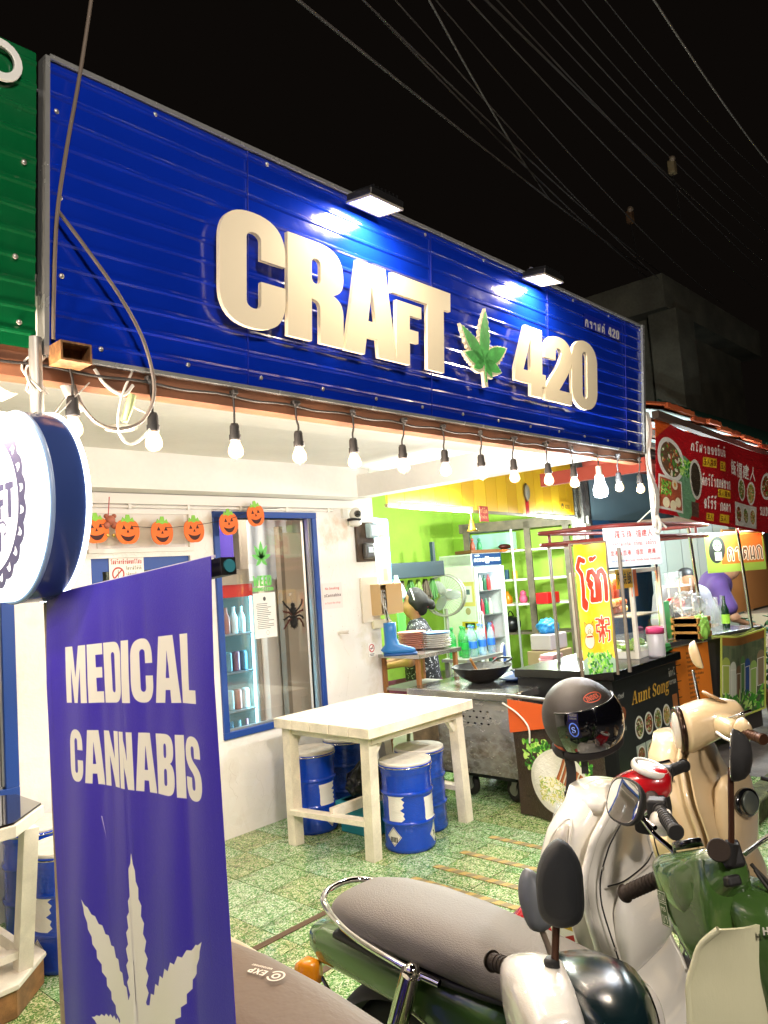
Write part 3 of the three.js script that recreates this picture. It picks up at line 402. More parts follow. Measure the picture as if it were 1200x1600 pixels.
// ---------- round light box ----------
{
  const o = thing('round_light_box', 'round double sided light box sign with bottle cap logo on a short pole', 'sign', [.72, 1.873, -1.85]);
  const R = .228, side = mat(0x34467c, .35, { roughnessMap: rt1 }), X = (g) => g.rotateZ(Math.PI / 2); // drum axis along x
  put('housing', X(lathe([[R - .012, -.082], [R, -.08], [R, .0], [R - .012, .002], [R - .012, -.002], [R - .004, -.01], [R - .004, -.072], [R - .012, -.08]], 72)).rotateX(0), side, o);
  const face = canvas(1024, 1024, (c, w) => {
    const h = w / 2; c.fillStyle = '#ffffff'; c.fillRect(0, 0, w, w); c.fillStyle = '#eefbff'; c.beginPath(); c.arc(h, h, 490, 0, 7); c.fill();
    c.fillStyle = '#3c3a56'; c.beginPath(); for (let k = 0; k <= 720; k++) { const a = k / 720 * 6.2832, r = 446 + 24 * Math.abs(Math.sin(a * 11)); c.lineTo(h + r * Math.cos(a), h + r * Math.sin(a)); } c.fill();
    c.fillStyle = '#ffffff'; for (let k = 0; k < 22; k++) { c.save(); c.translate(h, h); c.rotate((k + .5) / 22 * 6.2832); c.beginPath(); c.moveTo(392, -24); c.lineTo(430, -14); c.lineTo(436, 0); c.lineTo(430, 14); c.lineTo(392, 24); c.lineTo(404, 0); c.fill(); c.restore(); }
    c.fillStyle = '#fbffff'; c.beginPath(); c.arc(h, h, 366, 0, 7); c.fill();
    c.fillStyle = '#1fae3c'; for (const [tx, ty, q] of [[0, -235, 26], [-95, -190, 22], [95, -190, 22], [-120, -120, 18], [120, -120, 18]]) { c.beginPath(); leaflet(h, h - 95, h + tx, h + ty, q, 0).forEach((p, i) => (i ? c.lineTo(...p) : c.moveTo(...p))); c.fill(); }
    c.fillStyle = '#44425e'; drawWord(c, 'CRAFT', h - 325, h + 85, 650, 190, .07);
    c.strokeStyle = '#55536c'; c.lineWidth = 16; c.beginPath(); c.moveTo(h - 220, h + 100); c.lineTo(h + 150, h + 100); c.bezierCurveTo(h + 215, h + 100, h + 215, h + 180, h + 165, h + 165); c.stroke();
    drawWord(c, '420', h - 150, h + 265, 300, 130, .1);
  });
  const glow = mat(0xffffff, .4, { map: face, emissive: 0xe6f8ff, emissiveMap: face, emissiveIntensity: .62 });
  put('lit_cap', lathe([[R - .012, 0], [R - .005, 0], [R - .005, .044], [R - .009, .047], [R - .02, .047], [R - .02, .04], [R - .012, .036], [R - .012, 0]], 72).rotateZ(Math.PI / 2), mat(0xffffff, .4, { emissive: 0xd8f2ff, emissiveIntensity: 1.3 }), o);
  const disc = new THREE.CircleGeometry(R - .012, 64);
  put('lit_sign_face', disc.clone().rotateY(-Math.PI / 2).translate(-.046, 0, 0), glow, o);
  put('lit_sign_face', disc.clone().rotateY(Math.PI / 2).translate(.081, 0, 0), glow, o);
  const ringG = new THREE.TorusGeometry(R - .001, .0065, 10, 80).rotateY(Math.PI / 2);
  put('lit_rim', ringG.clone().translate(.079, 0, 0), mat(0xffffff, .4, { emissive: 0xe6f6ff, emissiveIntensity: 3 }), o);
  put('rim', new THREE.TorusGeometry(R - .004, .006, 8, 80).rotateY(Math.PI / 2), mat(0x9db4d6, .3), o);
  put('pole', rod([.07, R - .01, -.005], [.07, R + .2, -.005], .016, 14), M.galv, o); put('pole_foot', box(.05, .005, .07, .06, R - .006, 0), M.galv, o);
  for (const k of [-1, 1]) put('stay_wire', rod([.09, R - .02, 0], [.2, R + .1, k * .06 - .05], .002, 6), M.galv, o);
  put('screw', ball(.006, .03, R * .93, R * .35), screwMat, o);
  for (const [x, ry] of [[-.055, Math.PI / 2], [.094, -Math.PI / 2]]) { const a = new THREE.RectAreaLight(0xe4f4ff, 4, .38, .38); a.name = 'sign_lamp'; a.position.x = x; a.rotation.y = ry; o.add(a); }
}
// ---------- purple banner ----------
{
  const o = thing('banner_stand', 'tall purple banner on a wooden frame with white words and a white leaf', 'banner', [.8, 0, -1.5]);
  const print = canvas(1024, 2048, (c, w, h) => { // 0.70 m x 1.70 m; x from the facade side
    const X = (z) => (z + 1.85) / .7 * w, Y = (y, z) => (1.705 + (z + 1.5) * .065 - y) / 1.68 * h;
    c.fillStyle = '#3a24b6'; c.fillRect(0, 0, w, h);
    for (let k = 0; k < 60; k++) { c.fillStyle = k % 2 ? 'rgba(92,70,190,.10)' : 'rgba(40,18,130,.12)'; c.fillRect(rnd() * w, rnd() * h, rr(3, 12), rr(100, 600)); }
    for (let k = 0; k < 500; k++) { c.fillStyle = 'rgba(150,140,210,.12)'; c.fillRect(rnd() * w, rnd() * h, rr(2, 9), rr(1, 3)); }
    c.fillStyle = '#f7f4ea';
    drawWord(c, 'MEDICAL', X(-1.765), Y(1.427, -1.75), X(-1.205) - X(-1.765), 158, .045); drawWord(c, 'CANNABIS', X(-1.755), Y(1.25, -1.75), X(-1.2) - X(-1.755), 143, .045);
    const P = (z, y) => [X(z), Y(y, z)], hub = P(-1.5, .74);
    for (const [z, y, q] of [[-1.487, 1.14, 68], [-1.72, .995, 62], [-1.24, 1.035, 66], [-1.7, .75, 46], [-1.27, .77, 48], [-1.6, .62, 30], [-1.4, .63, 30]]) { c.beginPath(); leaflet(...hub, ...P(z, y), q, 12).forEach((p, i) => (i ? c.lineTo(...p) : c.moveTo(...p))); c.fill(); }
    c.fillRect(hub[0] - 8, hub[1], 16, 150); c.fillStyle = 'rgba(240,235,255,.75)'; c.beginPath(); c.moveTo(X(-1.63), Y(1.19, -1.63)); c.lineTo(X(-1.625), Y(1.19, -1.62)); c.lineTo(X(-1.612), Y(1.14, -1.61)); c.fill();
  });
  const fold = (u, v) => .006 * Math.sin(u * 9 + v * 2) * (1 - v * .5) + .004 * Math.sin(u * 23 - v * 5) + .008 * Math.sin(u * 3.3 + v * 1.3) ;
  const yTop = (u) => 1.66 + u * .046;
  put('printed_cloth', sheet((u, v) => [-.005 - Math.abs(fold(u, v)) * (.35 + .65 * Math.min(1, (1 - v) * 8)), lerp(.03, yTop(u), v), -.335 + u * .685 + (1 - v) * (u < .5 ? .03 : 0)], 60, 70, .0015).scale(1, 1, 1), mat(0xffffff, .38, { map: print, bumpMap: rep(fine, 6), bumpScale: .0004 }), o);
  const wood = mat(0xffffff, .75, { map: rep(tone(0xb3a184, .25), 2) });
  put('upright', bar([.004, 0, -.325], [.004, 1.672, -.352], .024, .022, [1, 0, 0]), wood, o); put('upright', bar([.016, 0, .27], [.016, 1.69, .27], .02, .02, [1, 0, 0]), wood, o);
  put('top_tube', [...[[.03, 0], [.0, 0]].slice(0, 1).map(() => bar([.019, 1.637, -.34], [.019, 1.687, .362], .032, .032)), ], M.black, o);
  put('tube_mouth', rod([.019, 1.687, .3621], [.019, 1.6872, .366], .012, 16), mat(0x2f7f8a, .6), o);
  put('foot', bar([-.2, .015, 0], [.3, .015, 0], .04, .03), wood, o); put('lower_rail', bar([.015, .06, -.33], [.015, .06, .34], .02, .02), wood, o);
  put('hem', bar([-.002, 1.659, -.338], [-.002, 1.706, .35], .004, .005), mat(0xd9d2e6, .5), o);
}
// ---------- white plank table ----------
{
  const paint = mat(0xffffff, .42, { map: rep(tone(0xece2cc, .14), 1.3), bumpMap: rep(wear, 2), bumpScale: .0015 });
  const o = thing('plank_table', 'cream painted wooden plank table on four splayed legs with stretchers', 'table', [3.635, 0, -3.53]);
  const x0 = -.505, x1 = .505, z0 = -.43, z1 = .43, n = 5, w = (z1 - z0) / n;
  for (let k = 0; k < n; k++) put('plank', slab(x0 + rr(0, .003), x1, .72, .78 + (k % 2) * .001, z0 + k * w + .0022, z0 + (k + 1) * w - .0022, .004), paint, o);
  put('apron', [slab(x0 + .07, x1 - .07, .675, .72, z1 - .07, z1 - .045), slab(x0 + .07, x1 - .07, .675, .72, z0 + .045, z0 + .07), slab(x0 + .06, x0 + .085, .675, .72, z0 + .07, z1 - .07), slab(x1 - .085, x1 - .06, .675, .72, z0 + .07, z1 - .07)], paint, o);
  const foot = [[-.47, -.31], [-.4, .3], [.43, -.3], [.42, .36]], top = [[-.43, -.36], [-.42, .34], [.42, -.36], [.4, .35]];
  foot.forEach((f, i) => { put('leg', bar([f[0], 0, f[1]], [top[i][0], .72, top[i][1]], .07, .07, [0, 0, 1]), paint, o); put('brace', bar([top[i][0] + (f[0] < 0 ? .03 : -.03), .6, top[i][1]], [top[i][0] + (f[0] < 0 ? .12 : -.12), .715, top[i][1]], .03, .03, [0, 0, 1]), paint, o); });
  put('stretcher', bar([-.49, .21, -.3], [-.41, .21, .28], .07, .03), paint, o); put('stretcher', bar([.46, .21, -.28], [.43, .21, .34], .07, .03), paint, o); put('stretcher', bar([-.44, .23, 0], [.44, .23, .02], .03, .06), paint, o);
}
// ---------- blue drums used as stools ----------
function drumPrint(kind) {
  return canvas(1024, 512, (c, w, h) => {
    c.fillStyle = '#0d3fb4'; c.fillRect(0, 0, w, h);
    for (let k = 0; k < 900; k++) { c.fillStyle = rnd() < .6 ? 'rgba(8,40,130,.25)' : 'rgba(60,110,220,.2)'; c.fillRect(rnd() * w, rnd() * h, rr(1, 8), rr(1, 5)); }
    const torn = (x0, y0, x1, y1, e) => { c.fillStyle = '#ece8df'; c.beginPath(); c.moveTo(x0, y0); c.lineTo(x1, y0 + rr(-4, 4)); for (let k = 1; k <= 9; k++) c.lineTo(x1 - (k % 2 ? rr(10, e) : rr(0, 8)), lerp(y0, y1, k / 9)); c.lineTo(x0 + rr(0, 10), y1); for (let k = 8; k > 0; k--) c.lineTo(x0 + rr(0, 5), lerp(y0, y1, k / 9)); c.fill(); };
    const diamond = (x, y, s, what) => { c.save(); c.translate(x, y); c.rotate(Math.PI / 4); c.fillStyle = '#e8e4da'; c.fillRect(-s, -s, 2 * s, 2 * s); c.strokeStyle = '#333'; c.lineWidth = 2; c.strokeRect(-s + 5, -s + 5, 2 * s - 10, 2 * s - 10); c.rotate(-Math.PI / 4); c.strokeStyle = c.fillStyle = '#1c1c1c'; c.lineWidth = 5; if (what) for (let k = -2; k < 3; k++) c.fillRect(k * s * .28 - 4, s * .05, 8, s * .75); else { strokes(c, [[[.2, .2], [.5, .45], [.45, .9]], [[.5, .45], [.8, .2]], [[.5, .45], [.75, .8]], [[.15, .35], [.4, .4]], [[.5, .45], [.2, .75]]], -s * .7, -s * .7, s * 1.4, s * 1.4, 5); } c.restore(); };
    for (const o of [0, 512]) { torn(o + 40, 205, o + 180, 335, 40); if (kind) torn(o + 300, 185, o + 420, 330, 34); diamond(o + 130, 425, 40, 0); diamond(o + 330, 418, 40, 1); }
    c.strokeStyle = 'rgba(20,20,30,.8)'; c.lineWidth = 3; c.beginPath(); c.moveTo(130, 230); c.lineTo(126, 255); c.lineTo(134, 300); c.stroke();
  });
}
{
  const mats = [0, 1].map((k) => phys(0xffffff, .28, { map: drumPrint(k), clearcoat: .5, clearcoatRoughness: .2, roughnessMap: rep(rt1, 2), bumpMap: rep(wear, 2), bumpScale: .003 }));
  const lid = mat(0xffffff, .45, { map: rep(tone(0xd9d2c4, .1), 3) }), plainDrum = phys(0xffffff, .32, { map: rep(tone(0x0f3f9f, .3), 2), clearcoat: .4, roughnessMap: rep(rt1, 2), bumpMap: rep(wear, 2), bumpScale: .006 });
  const R = .158, H = .52, prof = [[R - .012, .0], [R, .012], [R, .03], [R - .004, .04]];
  for (const b of [.17, .34]) prof.push([R - .004, b - .016], [R + .004, b - .008], [R + .005, b], [R + .004, b + .008], [R - .004, b + .016]);
  prof.push([R - .004, .45], [R + .003, .458], [R + .004, .48], [R + .007, .485], [R + .007, .502], [R - .002, .506]);
  const body = lathe(prof, 48); { const p = body.attributes.position, uv = body.attributes.uv; for (let i = 0; i < p.count; i++) uv.setY(i, p.getY(i) / H); }
  const lidG = lathe([[.001, .51], [R * .6, .512], [R - .02, .514], [R - .004, .52], [R + .003, .516], [R + .004, .502], [R - .01, .498], [.001, .496]], 48), ringG = new THREE.TorusGeometry(R + .005, .0045, 8, 48).rotateX(Math.PI / 2).translate(0, .493, 0);
  [[3.53, -3.2, 2.75, 'blue steel drum stool with torn white labels and hazard diamonds by the near table leg'], [3.83, -3.34, 4.1, 'blue steel drum stool tucked in behind the labelled drum'], [3.44, -3.97, 2.45, 'blue steel drum stool with one torn label beside the wall-side table leg'], [3.83, -4.03, 5.2, 'plain blue steel drum stool against the wall under the table'], [1.6, -3.62, 2.9, 'blue steel drum stool with a peeling diamond next to the purple banner'], [1.66, -4.08, 2.1, 'blue steel drum stool with a wide white band under the blue framed window'], [1.98, -4.05, 1, 'plain blue steel drum stool by the wall beside the shop door']].forEach(([x, z, t, l], i) => {
    const o = thing('drum_stool', l, 'stool', [x, 0, z], t, 'blue drum stools'); put('drum_body', body, i === 1 || i === 3 || i === 6 ? plainDrum : mats[(i + 1) % 2], o); put('lid', lidG, lid, o); put('clamp_ring', ringG, M.chromeWorn, o);
  });
}
// ---------- small table with a dark glass top ----------
{
  const paint = mat(0xffffff, .5, { map: rep(tone(0xe6dfd0, .1), 2) }), wood = mat(0xffffff, .7, { map: rep(tone(0x8a6238, .35), 3) });
  const o = thing('glass_top_table', 'small white table with a dark glass top on a rough wooden base block', 'table', [1.12, 0, -3.62]);
  const oct = (r, z = 0) => Array.from({ length: 8 }, (_, k) => [r * Math.cos((k + .5) / 8 * 6.283), r * Math.sin((k + .5) / 8 * 6.283)]);
  const s = poly(oct(.36)); s.holes.push(poly(oct(.315))); put('rim', extrude(s, .05, .004).rotateX(-Math.PI / 2).translate(0, .7, 0), paint, o);
  put('glass_top', extrude(poly(oct(.35)), .008, .001).rotateX(-Math.PI / 2).translate(0, .752, 0), phys(0x1b1512, .06, { clearcoat: 1 }), o);
  for (const [x, z] of [[.2, .2], [.2, -.2], [-.2, .2], [-.2, -.2]]) put('leg', bar([x, .13, z], [x * 1.15, .7, z * 1.15], .06, .06, [0, 0, 1]), paint, o);
  put('stretcher', bar([-.2, .2, .2], [.2, .2, .2], .05, .03), paint, o); put('stretcher', bar([.2, .2, -.2], [.2, .2, .2], .03, .05), paint, o);
  put('base_block', extrude(poly(oct(.34)), .11, .008).rotateX(-Math.PI / 2), wood, o); put('base_cover', extrude(poly(oct(.35)), .022, .004).rotateX(-Math.PI / 2).translate(0, .111, 0), paint, o);
}
// black rubbish bag between the drums
{ const g = new THREE.IcosahedronGeometry(.14, 12), p = g.attributes.position; for (let i = 0; i < p.count; i++) { const v = V().fromBufferAttribute(p, i), d = v.clone().normalize(), a = Math.atan2(d.z, d.x), k = 1 + .06 * Math.sin(a * 9 + d.y * 5) + .05 * Math.sin(a * 17 - d.y * 11) + .1 * (nC(a / 6.3, d.y * .5 + .5) - .5); v.multiplyScalar(k); v.y *= .8; if (d.y > .5) { const s = 1 - (d.y - .5) * 1.3; v.x *= s; v.z *= s; v.y += (d.y - .5) * .12; } p.setXYZ(i, v.x, v.y, v.z); }
  g.translate(3.62, .3, -3.62); solo('rubbish_bag', fixNormals(mergeVertices(g.deleteAttribute('uv').deleteAttribute('normal'))), mat(0x0d0d0e, .3), 'crumpled black plastic bag under the cream table', 'bag'); 
  solo('crate', [slab(3.48, 3.76, .0, .2, -3.76, -3.48, .01), slab(3.46, 3.78, .17, .2, -3.78, -3.46, .005)], mat(0x1f7f8f, .5), 'teal plastic crate under the cream table beneath the black bag', 'crate'); }
// ---------- motorbikes ----------
const paintOf = (c, r = .25) => phys(c, r, { clearcoat: 1, clearcoatRoughness: .06, bumpMap: rep(wear, 3), bumpScale: .0006 });
const P2 = { olive: paintOf(0x40602a), cream: paintOf(0xdcdab4, .35), teal: phys(0x0d1d20, .16, { specularIntensity: .7 }), white: paintOf(0xeae6da, .3), tan: paintOf(0xc6b08a, .32), tanDark: mat(0x8d6e47, .5), red: paintOf(0xb3101a, .25),
  seatGrey: mat(0x67615a, .62, { bumpMap: rep(fine, 3), bumpScale: .0008 }), seatBrown: mat(0x584430, .6, { bumpMap: rep(wear, 2), bumpScale: .002 }), amber: phys(0xe08a12, .2, { clearcoat: 1 }), clearLens: phys(0xf0ece4, .12, { transmission: .5, thickness: 0, clearcoat: 1 }), redLens: phys(0xb01010, .2, { clearcoat: 1 }), mirror: mat(0xf0f0f0, .02, { metalness: 1 }), plastic: mat(0x1b1a19, .55, { bumpMap: rep(fine, 5), bumpScale: .0004 }), iron: mat(0x6d6a66, .5, { metalness: .8 }), gripRub: mat(0x3a2d22, .8, { bumpMap: rep(fine, 8), bumpScale: .001 }), stem: mat(0x4a2e1e, .45, { metalness: .5 }) };
const basis = (c, left, up, fwd) => new THREE.Matrix4().makeBasis(V(...left), V(...up), V(...fwd)).setPosition(...c);
function steerFrame(c, fx, fz, roll) { // forward on the ground plane, roll raises the right grip
  const l = Math.hypot(fx, fz), f = V(fx / l, 0, fz / l), r0 = V(-f.z, 0, f.x), r = r0.clone().multiplyScalar(Math.cos(roll)).add(V(0, Math.sin(roll), 0)), u = V().crossVectors(r, f); if (u.y < 0) u.negate();
  return new THREE.Matrix4().makeBasis(r.clone().negate(), u, f).setPosition(...c);
}
const ringZ = (x, y, z, hw, hh, e = 2.6, n = 32) => ring([x, y, z], [hw, 0, 0], [0, hh, 0], e, n);
const ringX = (x, y, z, hd, hh, e = 2.6, n = 28) => ring([x, y, z], [0, 0, hd], [0, hh, 0], e, n);
const tyreG = (R, r) => new THREE.TorusGeometry(R - r, r, 14, 48).rotateY(Math.PI / 2);
function wheel(o, x, y, z, R, turn = 0, spoked = true) {
  const w = put('wheel', tyreG(R, .042), M.blackRubber, o); w.position.set(x, y, z); w.rotation.y = turn;
  put('rim', lathe([[R - .075, -.022], [R - .06, -.026], [R - .058, -.018], [R - .066, -.008], [R - .066, .008], [R - .058, .018], [R - .06, .026], [R - .075, .022], [R - .08, 0], [R - .075, -.022]], 48).rotateZ(Math.PI / 2), M.chromeWorn, w);
  put('hub', [lathe([[.001, -.05], [.05, -.05], [.055, -.03], [.05, .03], [.055, .05], [.001, .05]], 24).rotateZ(Math.PI / 2)], P2.iron, w);
  const sp = []; if (spoked) for (let k = 0; k < 28; k++) { const a = k / 28 * 6.283, b = a + (k % 2 ? .5 : -.5), s = k % 4 < 2 ? .03 : -.03; sp.push(rod([s, .05 * Math.cos(a), .05 * Math.sin(a)], [s * .2, (R - .074) * Math.cos(b), (R - .074) * Math.sin(b)], .0016, 5)); } else for (let k = 0; k < 6; k++) { const a = k / 6 * 6.283; sp.push(rod([0, .04 * Math.cos(a), .04 * Math.sin(a)], [0, (R - .075) * Math.cos(a + .2), (R - .075) * Math.sin(a + .2)], .014, 8)); }
  const s = put('spokes', sp, M.chromeWorn, w); s.userData.kind = 'stuff'; return w;
}
function fender(x, y, z, R, a0, a1, hw, t = .003, turn = 0) { // arc over a wheel, angles from the front, going up and back
  return sheet((u, v) => { const a = lerp(a0, a1, v), k = (u - .5) * 2, r = R - .02 * k * k * k * k - .012 * k * k; return [k * hw, r * Math.sin(a), r * Math.cos(a)]; }, 12, 32, t).rotateY(turn).translate(x, y, z);
}
function gripG(a, b) { const g = [rod(a, b, .0165, 18, .0165)], A = V(...a), B = V(...b); for (let k = 0; k < 9; k++) { const p = A.clone().lerp(B, .12 + k * .09); const t = new THREE.TorusGeometry(.0168, .0012, 6, 20); t.applyQuaternion(new THREE.Quaternion().setFromUnitVectors(V(0, 0, 1), B.clone().sub(A).normalize())); t.translate(p.x, p.y, p.z); g.push(t); } const d = B.clone().sub(A).normalize(); g.push(rod(b, B.clone().addScaledVector(d, .006).toArray(), .021, 18, .019)); return g; }
function mirrorHead(o, c, n, up, w, h, shell, e = 2.4, glassOut = 1) { // n: way the glass faces
  n = V(...n).normalize(); const x = V().crossVectors(V(...up), n).normalize(), y = V().crossVectors(n, x), m = new THREE.Matrix4().makeBasis(x, y, n).setPosition(...c);
  const R = (s, z) => ring([0, 0, z], [w * s, 0, 0], [0, h * s, 0], e, 32);
  const mir = put('mirror', loft([R(.2, -.03), R(.55, -.027), R(.82, -.018), R(.96, -.006), R(1, .002), R(.985, .006)]).applyMatrix4(m), shell, o);
  put('mirror_glass', loft([R(.9, .004), R(.9, .0075)]).applyMatrix4(m), P2.mirror, mir); return mir;
}
// --- green step-through with cream leg shields, parked nose to the street ---
{
  const O = [1.5, 0, -1.0], o = thing('green_motorbike', 'dark green step-through motorbike with cream leg shields and chrome rear rail', 'motorbike', O), L = (g) => g.translate(-O[0], -O[1], -O[2]);
  const p = (name, g, m, par = o) => put(name, L(Array.isArray(g) ? merge(g) : g), m, par);
  const tz = (z) => z + .02 + .05 * Math.min(1, Math.max(0, (-1.2 - z) / .45)), ty = (y) => y - .018;
  p('seat', loft([[-1.685, .05, .02, .765], [-1.675, .085, .035, .768], [-1.64, .112, .048, .772], [-1.55, .13, .056, .776], [-1.4, .137, .06, .776], [-1.25, .134, .06, .77], [-1.12, .125, .06, .758], [-1.0, .113, .058, .748], [-.91, .095, .053, .746], [-.865, .07, .04, .748], [-.85, .04, .02, .75]].map(([z, hw, hh, y]) => ringZ(1.515, ty(y), tz(z), hw, hh, 2.7))), P2.seatGrey);
  p('seat_base', loft([[-1.66, .1], [-1.4, .128], [-1.1, .115], [-.9, .08]].map(([z, hw]) => ringZ(1.515, .697, tz(z), hw, .012, 4))), P2.plastic);
  p('tail_body', loft([[-1.79, .05, .02, .67], [-1.775, .085, .04, .668], [-1.72, .105, .055, .665], [-1.55, .115, .06, .665], [-1.35, .12, .068, .655], [-1.2, .12, .09, .625], [-1.1, .12, .11, .6], [-.98, .1, .11, .56], [-.9, .07, .08, .53]].map(([z, hw, hh, y]) => ringZ(1.515, ty(y), tz(z), hw, hh, 3.4))), P2.olive);
  for (const s of [-1, 1]) p('side_cover', loft([[-1.3, .04], [-1.24, .09], [-1.05, .1], [-.95, .06]].map(([z, hh]) => ringZ(1.515 + s * .115, .5, z, .02, hh, 3))), P2.olive);
  p('grab_rail', tube([[1.385, .72, -1.22], [1.372, .735, -1.32], [1.378, .755, -1.5], [1.395, .775, -1.62], [1.44, .79, -1.715], [1.515, .795, -1.74], [1.59, .79, -1.715], [1.637, .775, -1.62], [1.652, .755, -1.5], [1.655, .735, -1.32], [1.645, .72, -1.22]].map(([x, y, z]) => [x, ty(y), tz(z)]), .0095, 80, 12), M.chrome);
  for (const s of [-1, 1]) p('shock_absorber', [rod([1.515 + s * .15, .56, -1.33], [1.515 + s * .15, .715, -1.265], .026, 18), rod([1.515 + s * .15, .3, -1.43], [1.515 + s * .15, .57, -1.325], .02, 16), ball(.02, 1.515 + s * .15, .72, -1.262), rod([1.515 + s * .15 - .02, .715, -1.265], [1.515 + s * .15 + .02, .715, -1.265], .012)], M.chromeWorn);
  for (let k = 0; k < 2; k++) p('spring_collar', new THREE.TorusGeometry(.026, .005, 8, 20).rotateX(Math.PI / 2 - .4).translate(1.515 + (k ? .15 : -.15), .56, -1.33), P2.plastic);
  p('tail_lamp', loft([ringZ(1.515, .64, -1.7, .06, .035, 3), ringZ(1.515, .64, -1.73, .055, .032, 3), ringZ(1.515, .64, -1.742, .03, .018, 3)]), P2.redLens);
  for (const s of [-1, 1]) p('turn_signal', loft([ringZ(1.515 + s * .1, .58, -1.66, .02, .03, 3), ringZ(1.515 + s * .115, .58, -1.69, .026, .04, 3), ringZ(1.515 + s * .12, .58, -1.72, .012, .02, 3)]), P2.amber);
  p('rear_fender', fender(1.515, .28, -1.38, .325, 1.1, 3.3, .075), P2.plastic);
  wheel(o, .015, .28, -.38, .285); wheel(o, .2, .28, .79, .285, .6);
  p('fender_stay', [rod([1.43, .6, -1.7], [1.44, .3, -1.42], .006)], M.chromeWorn);
  p('engine', [ball(.13, 1.515, .3, -.88, .9, .8, 1.3), rod([1.515, .33, -.8], [1.515, .36, -.6], .06, 20)], P2.iron);
  p('exhaust', [rod([1.4, .2, -.7], [1.4, .24, -1.3], .016), rod([1.39, .24, -1.15], [1.385, .3, -1.75], .035, 18, .04)], M.chromeWorn);
  p('frame_tube', loft([ringX(1.515, .53, -.92, .05, .06), ringX(1.52, .45, -.78, .05, .05), ringX(1.54, .6, -.66, .05, .06), ringX(1.58, .86, -.6, .04, .05)].map((r, i) => r.map((q, k) => { const c = [[.53, -.92], [.45, -.78], [.6, -.66], [.86, -.6]][i], a = k / r.length * 6.283; return V(1.515 + i * .02 + .05 * Math.cos(a), c[0] + .05 * Math.sin(a) * .8, c[1] + .05 * Math.sin(a) * .8); }))), P2.olive);
  // leg shields either side of the green front cover
  const shield = (s) => sheet((u, v) => { const y = lerp(.24, .945, v), w = key(v, [0, .1], [.5, .1], [.85, .1], [.95, .07], [1, .03]), t = u; return [1.58 + s * (.03 + .105 * Math.pow(t, .8) * key(v, [0, 1], [.6, 1.05], [1, .7])), y, -.5 - .05 * v + .03 * (1 - t) - w * t * t * .9 - (1 - v) * .05]; }, 14, 28, .006);
  p('leg_shield', shield(-1), P2.cream); p('leg_shield', shield(1), P2.cream);
  p('shield_edge', tube(Array.from({ length: 20 }, (_, k) => { const v = k / 19, y = lerp(.24, .945, v), w = key(v, [0, .1], [.5, .1], [.85, .1], [.95, .07], [1, .03]); return [1.58 - (.03 + .105 * key(v, [0, 1], [.6, 1.05], [1, .7])), y, -.5 - .05 * v - w * .9 - (1 - v) * .05]; }), .006, 60, 8), P2.cream);
  p('front_cover', loft([[.26, .05, .05, -.4], [.4, .075, .055, -.43], [.65, .085, .06, -.47], [.85, .085, .065, -.52], [.95, .07, .06, -.555], [.985, .05, .05, -.57]].map(([y, hw, hd, z]) => ring([1.605, y, z], [hw, 0, -hw * .3], [0, 0, hd], 2.8, 30))), P2.olive);
  const badge = canvas(256, 64, (c) => { c.fillStyle = '#e6e2d2'; c.font = 'bold 56px sans-serif'; c.fillText('HONDA', 12, 52); });
  { const b = put('badge', box(.085, .022, .002), mat(0xffffff, .4, { map: badge, transparent: true, alphaTest: .5 }), o), uv = b.geometry.attributes.uv, q = b.geometry.attributes.position; for (let i = 0; i < uv.count; i++) uv.setXY(i, q.getX(i) / .085 + .5, q.getY(i) / .022); b.position.set(1.535 - O[0], .935, -.48 - O[2]); b.rotation.set(.1, -.95, .12); }
  // steering head turned to the left lock
  const S = steerFrame([1.622, .985, -.665], .83, .56, .38), Sg = (g) => (Array.isArray(g) ? merge(g) : g).applyMatrix4(S);
  p('headset_cover', Sg(loft([[-.135, .022, .026, 0], [-.125, .034, .036, .0], [-.09, .05, .05, -.008], [-.045, .062, .062, -.02], [0, .066, .068, -.025], [.045, .062, .062, -.02], [.09, .05, .05, -.008], [.125, .034, .036, 0], [.135, .022, .026, 0]].map(([x, hd, hh, y]) => ringX(x, y, 0, hd, hh, 3)))), P2.olive);
  p('headset_skirt', Sg(loft([[-.17, .05, .05], [-.12, .075, .055], [-.05, .105, .06], [.02, .11, .055], [.04, .09, .04]].map(([y, hw, hd]) => ring([0, y, 0], [hw, 0, 0], [0, 0, hd], 5, 36)))), P2.olive);
  p('headlight', Sg([lathe([[.001, .012], [.04, .01], [.056, 0], [.058, -.012], [.001, -.014]], 28).rotateX(Math.PI / 2).translate(0, -.02, .075)]), P2.clearLens);
  p('speedometer', Sg(loft([[.045, .035, .03], [.06, .034, .028], [.063, .03, .024]].map(([y, a, b]) => ring([0, y, -.005], [a, 0, 0], [0, 0, b], 2.2, 24)))), M.blackGloss);
  const grips = [[[.135, -.005, -.01], [.25, -.03, -.05]], [[-.135, .03, -.02], [-.225, .038, -.082]]];
  grips.forEach(([a, b]) => p('grip', Sg(merge(gripG(a, b))), P2.gripRub));
  for (const s of [1, -1]) p('switch_box', Sg(merge([box(.035, .05, .045, s * .128, s > 0 ? -.03 : 0, 0, .008), box(.03, .02, .03, s * .13, s > 0 ? -.055 : -.03, -.015, .006)])), P2.plastic);
  p('brake_lever', Sg(tube([[-.11, .02, .045], [-.15, .04, .07], [-.2, .055, .08], [-.25, .07, .075]], .005, 24, 8)), M.chrome);
  p('wiring', Sg([tube([[-.1, 0, .06], [-.1, -.06, .09], [-.06, -.14, .08], [0, -.2, .03]], .004), tube([[-.12, -.01, .05], [-.14, -.09, .06], [-.08, -.18, .04]], .0035)]), M.cable).userData.kind = 'stuff';
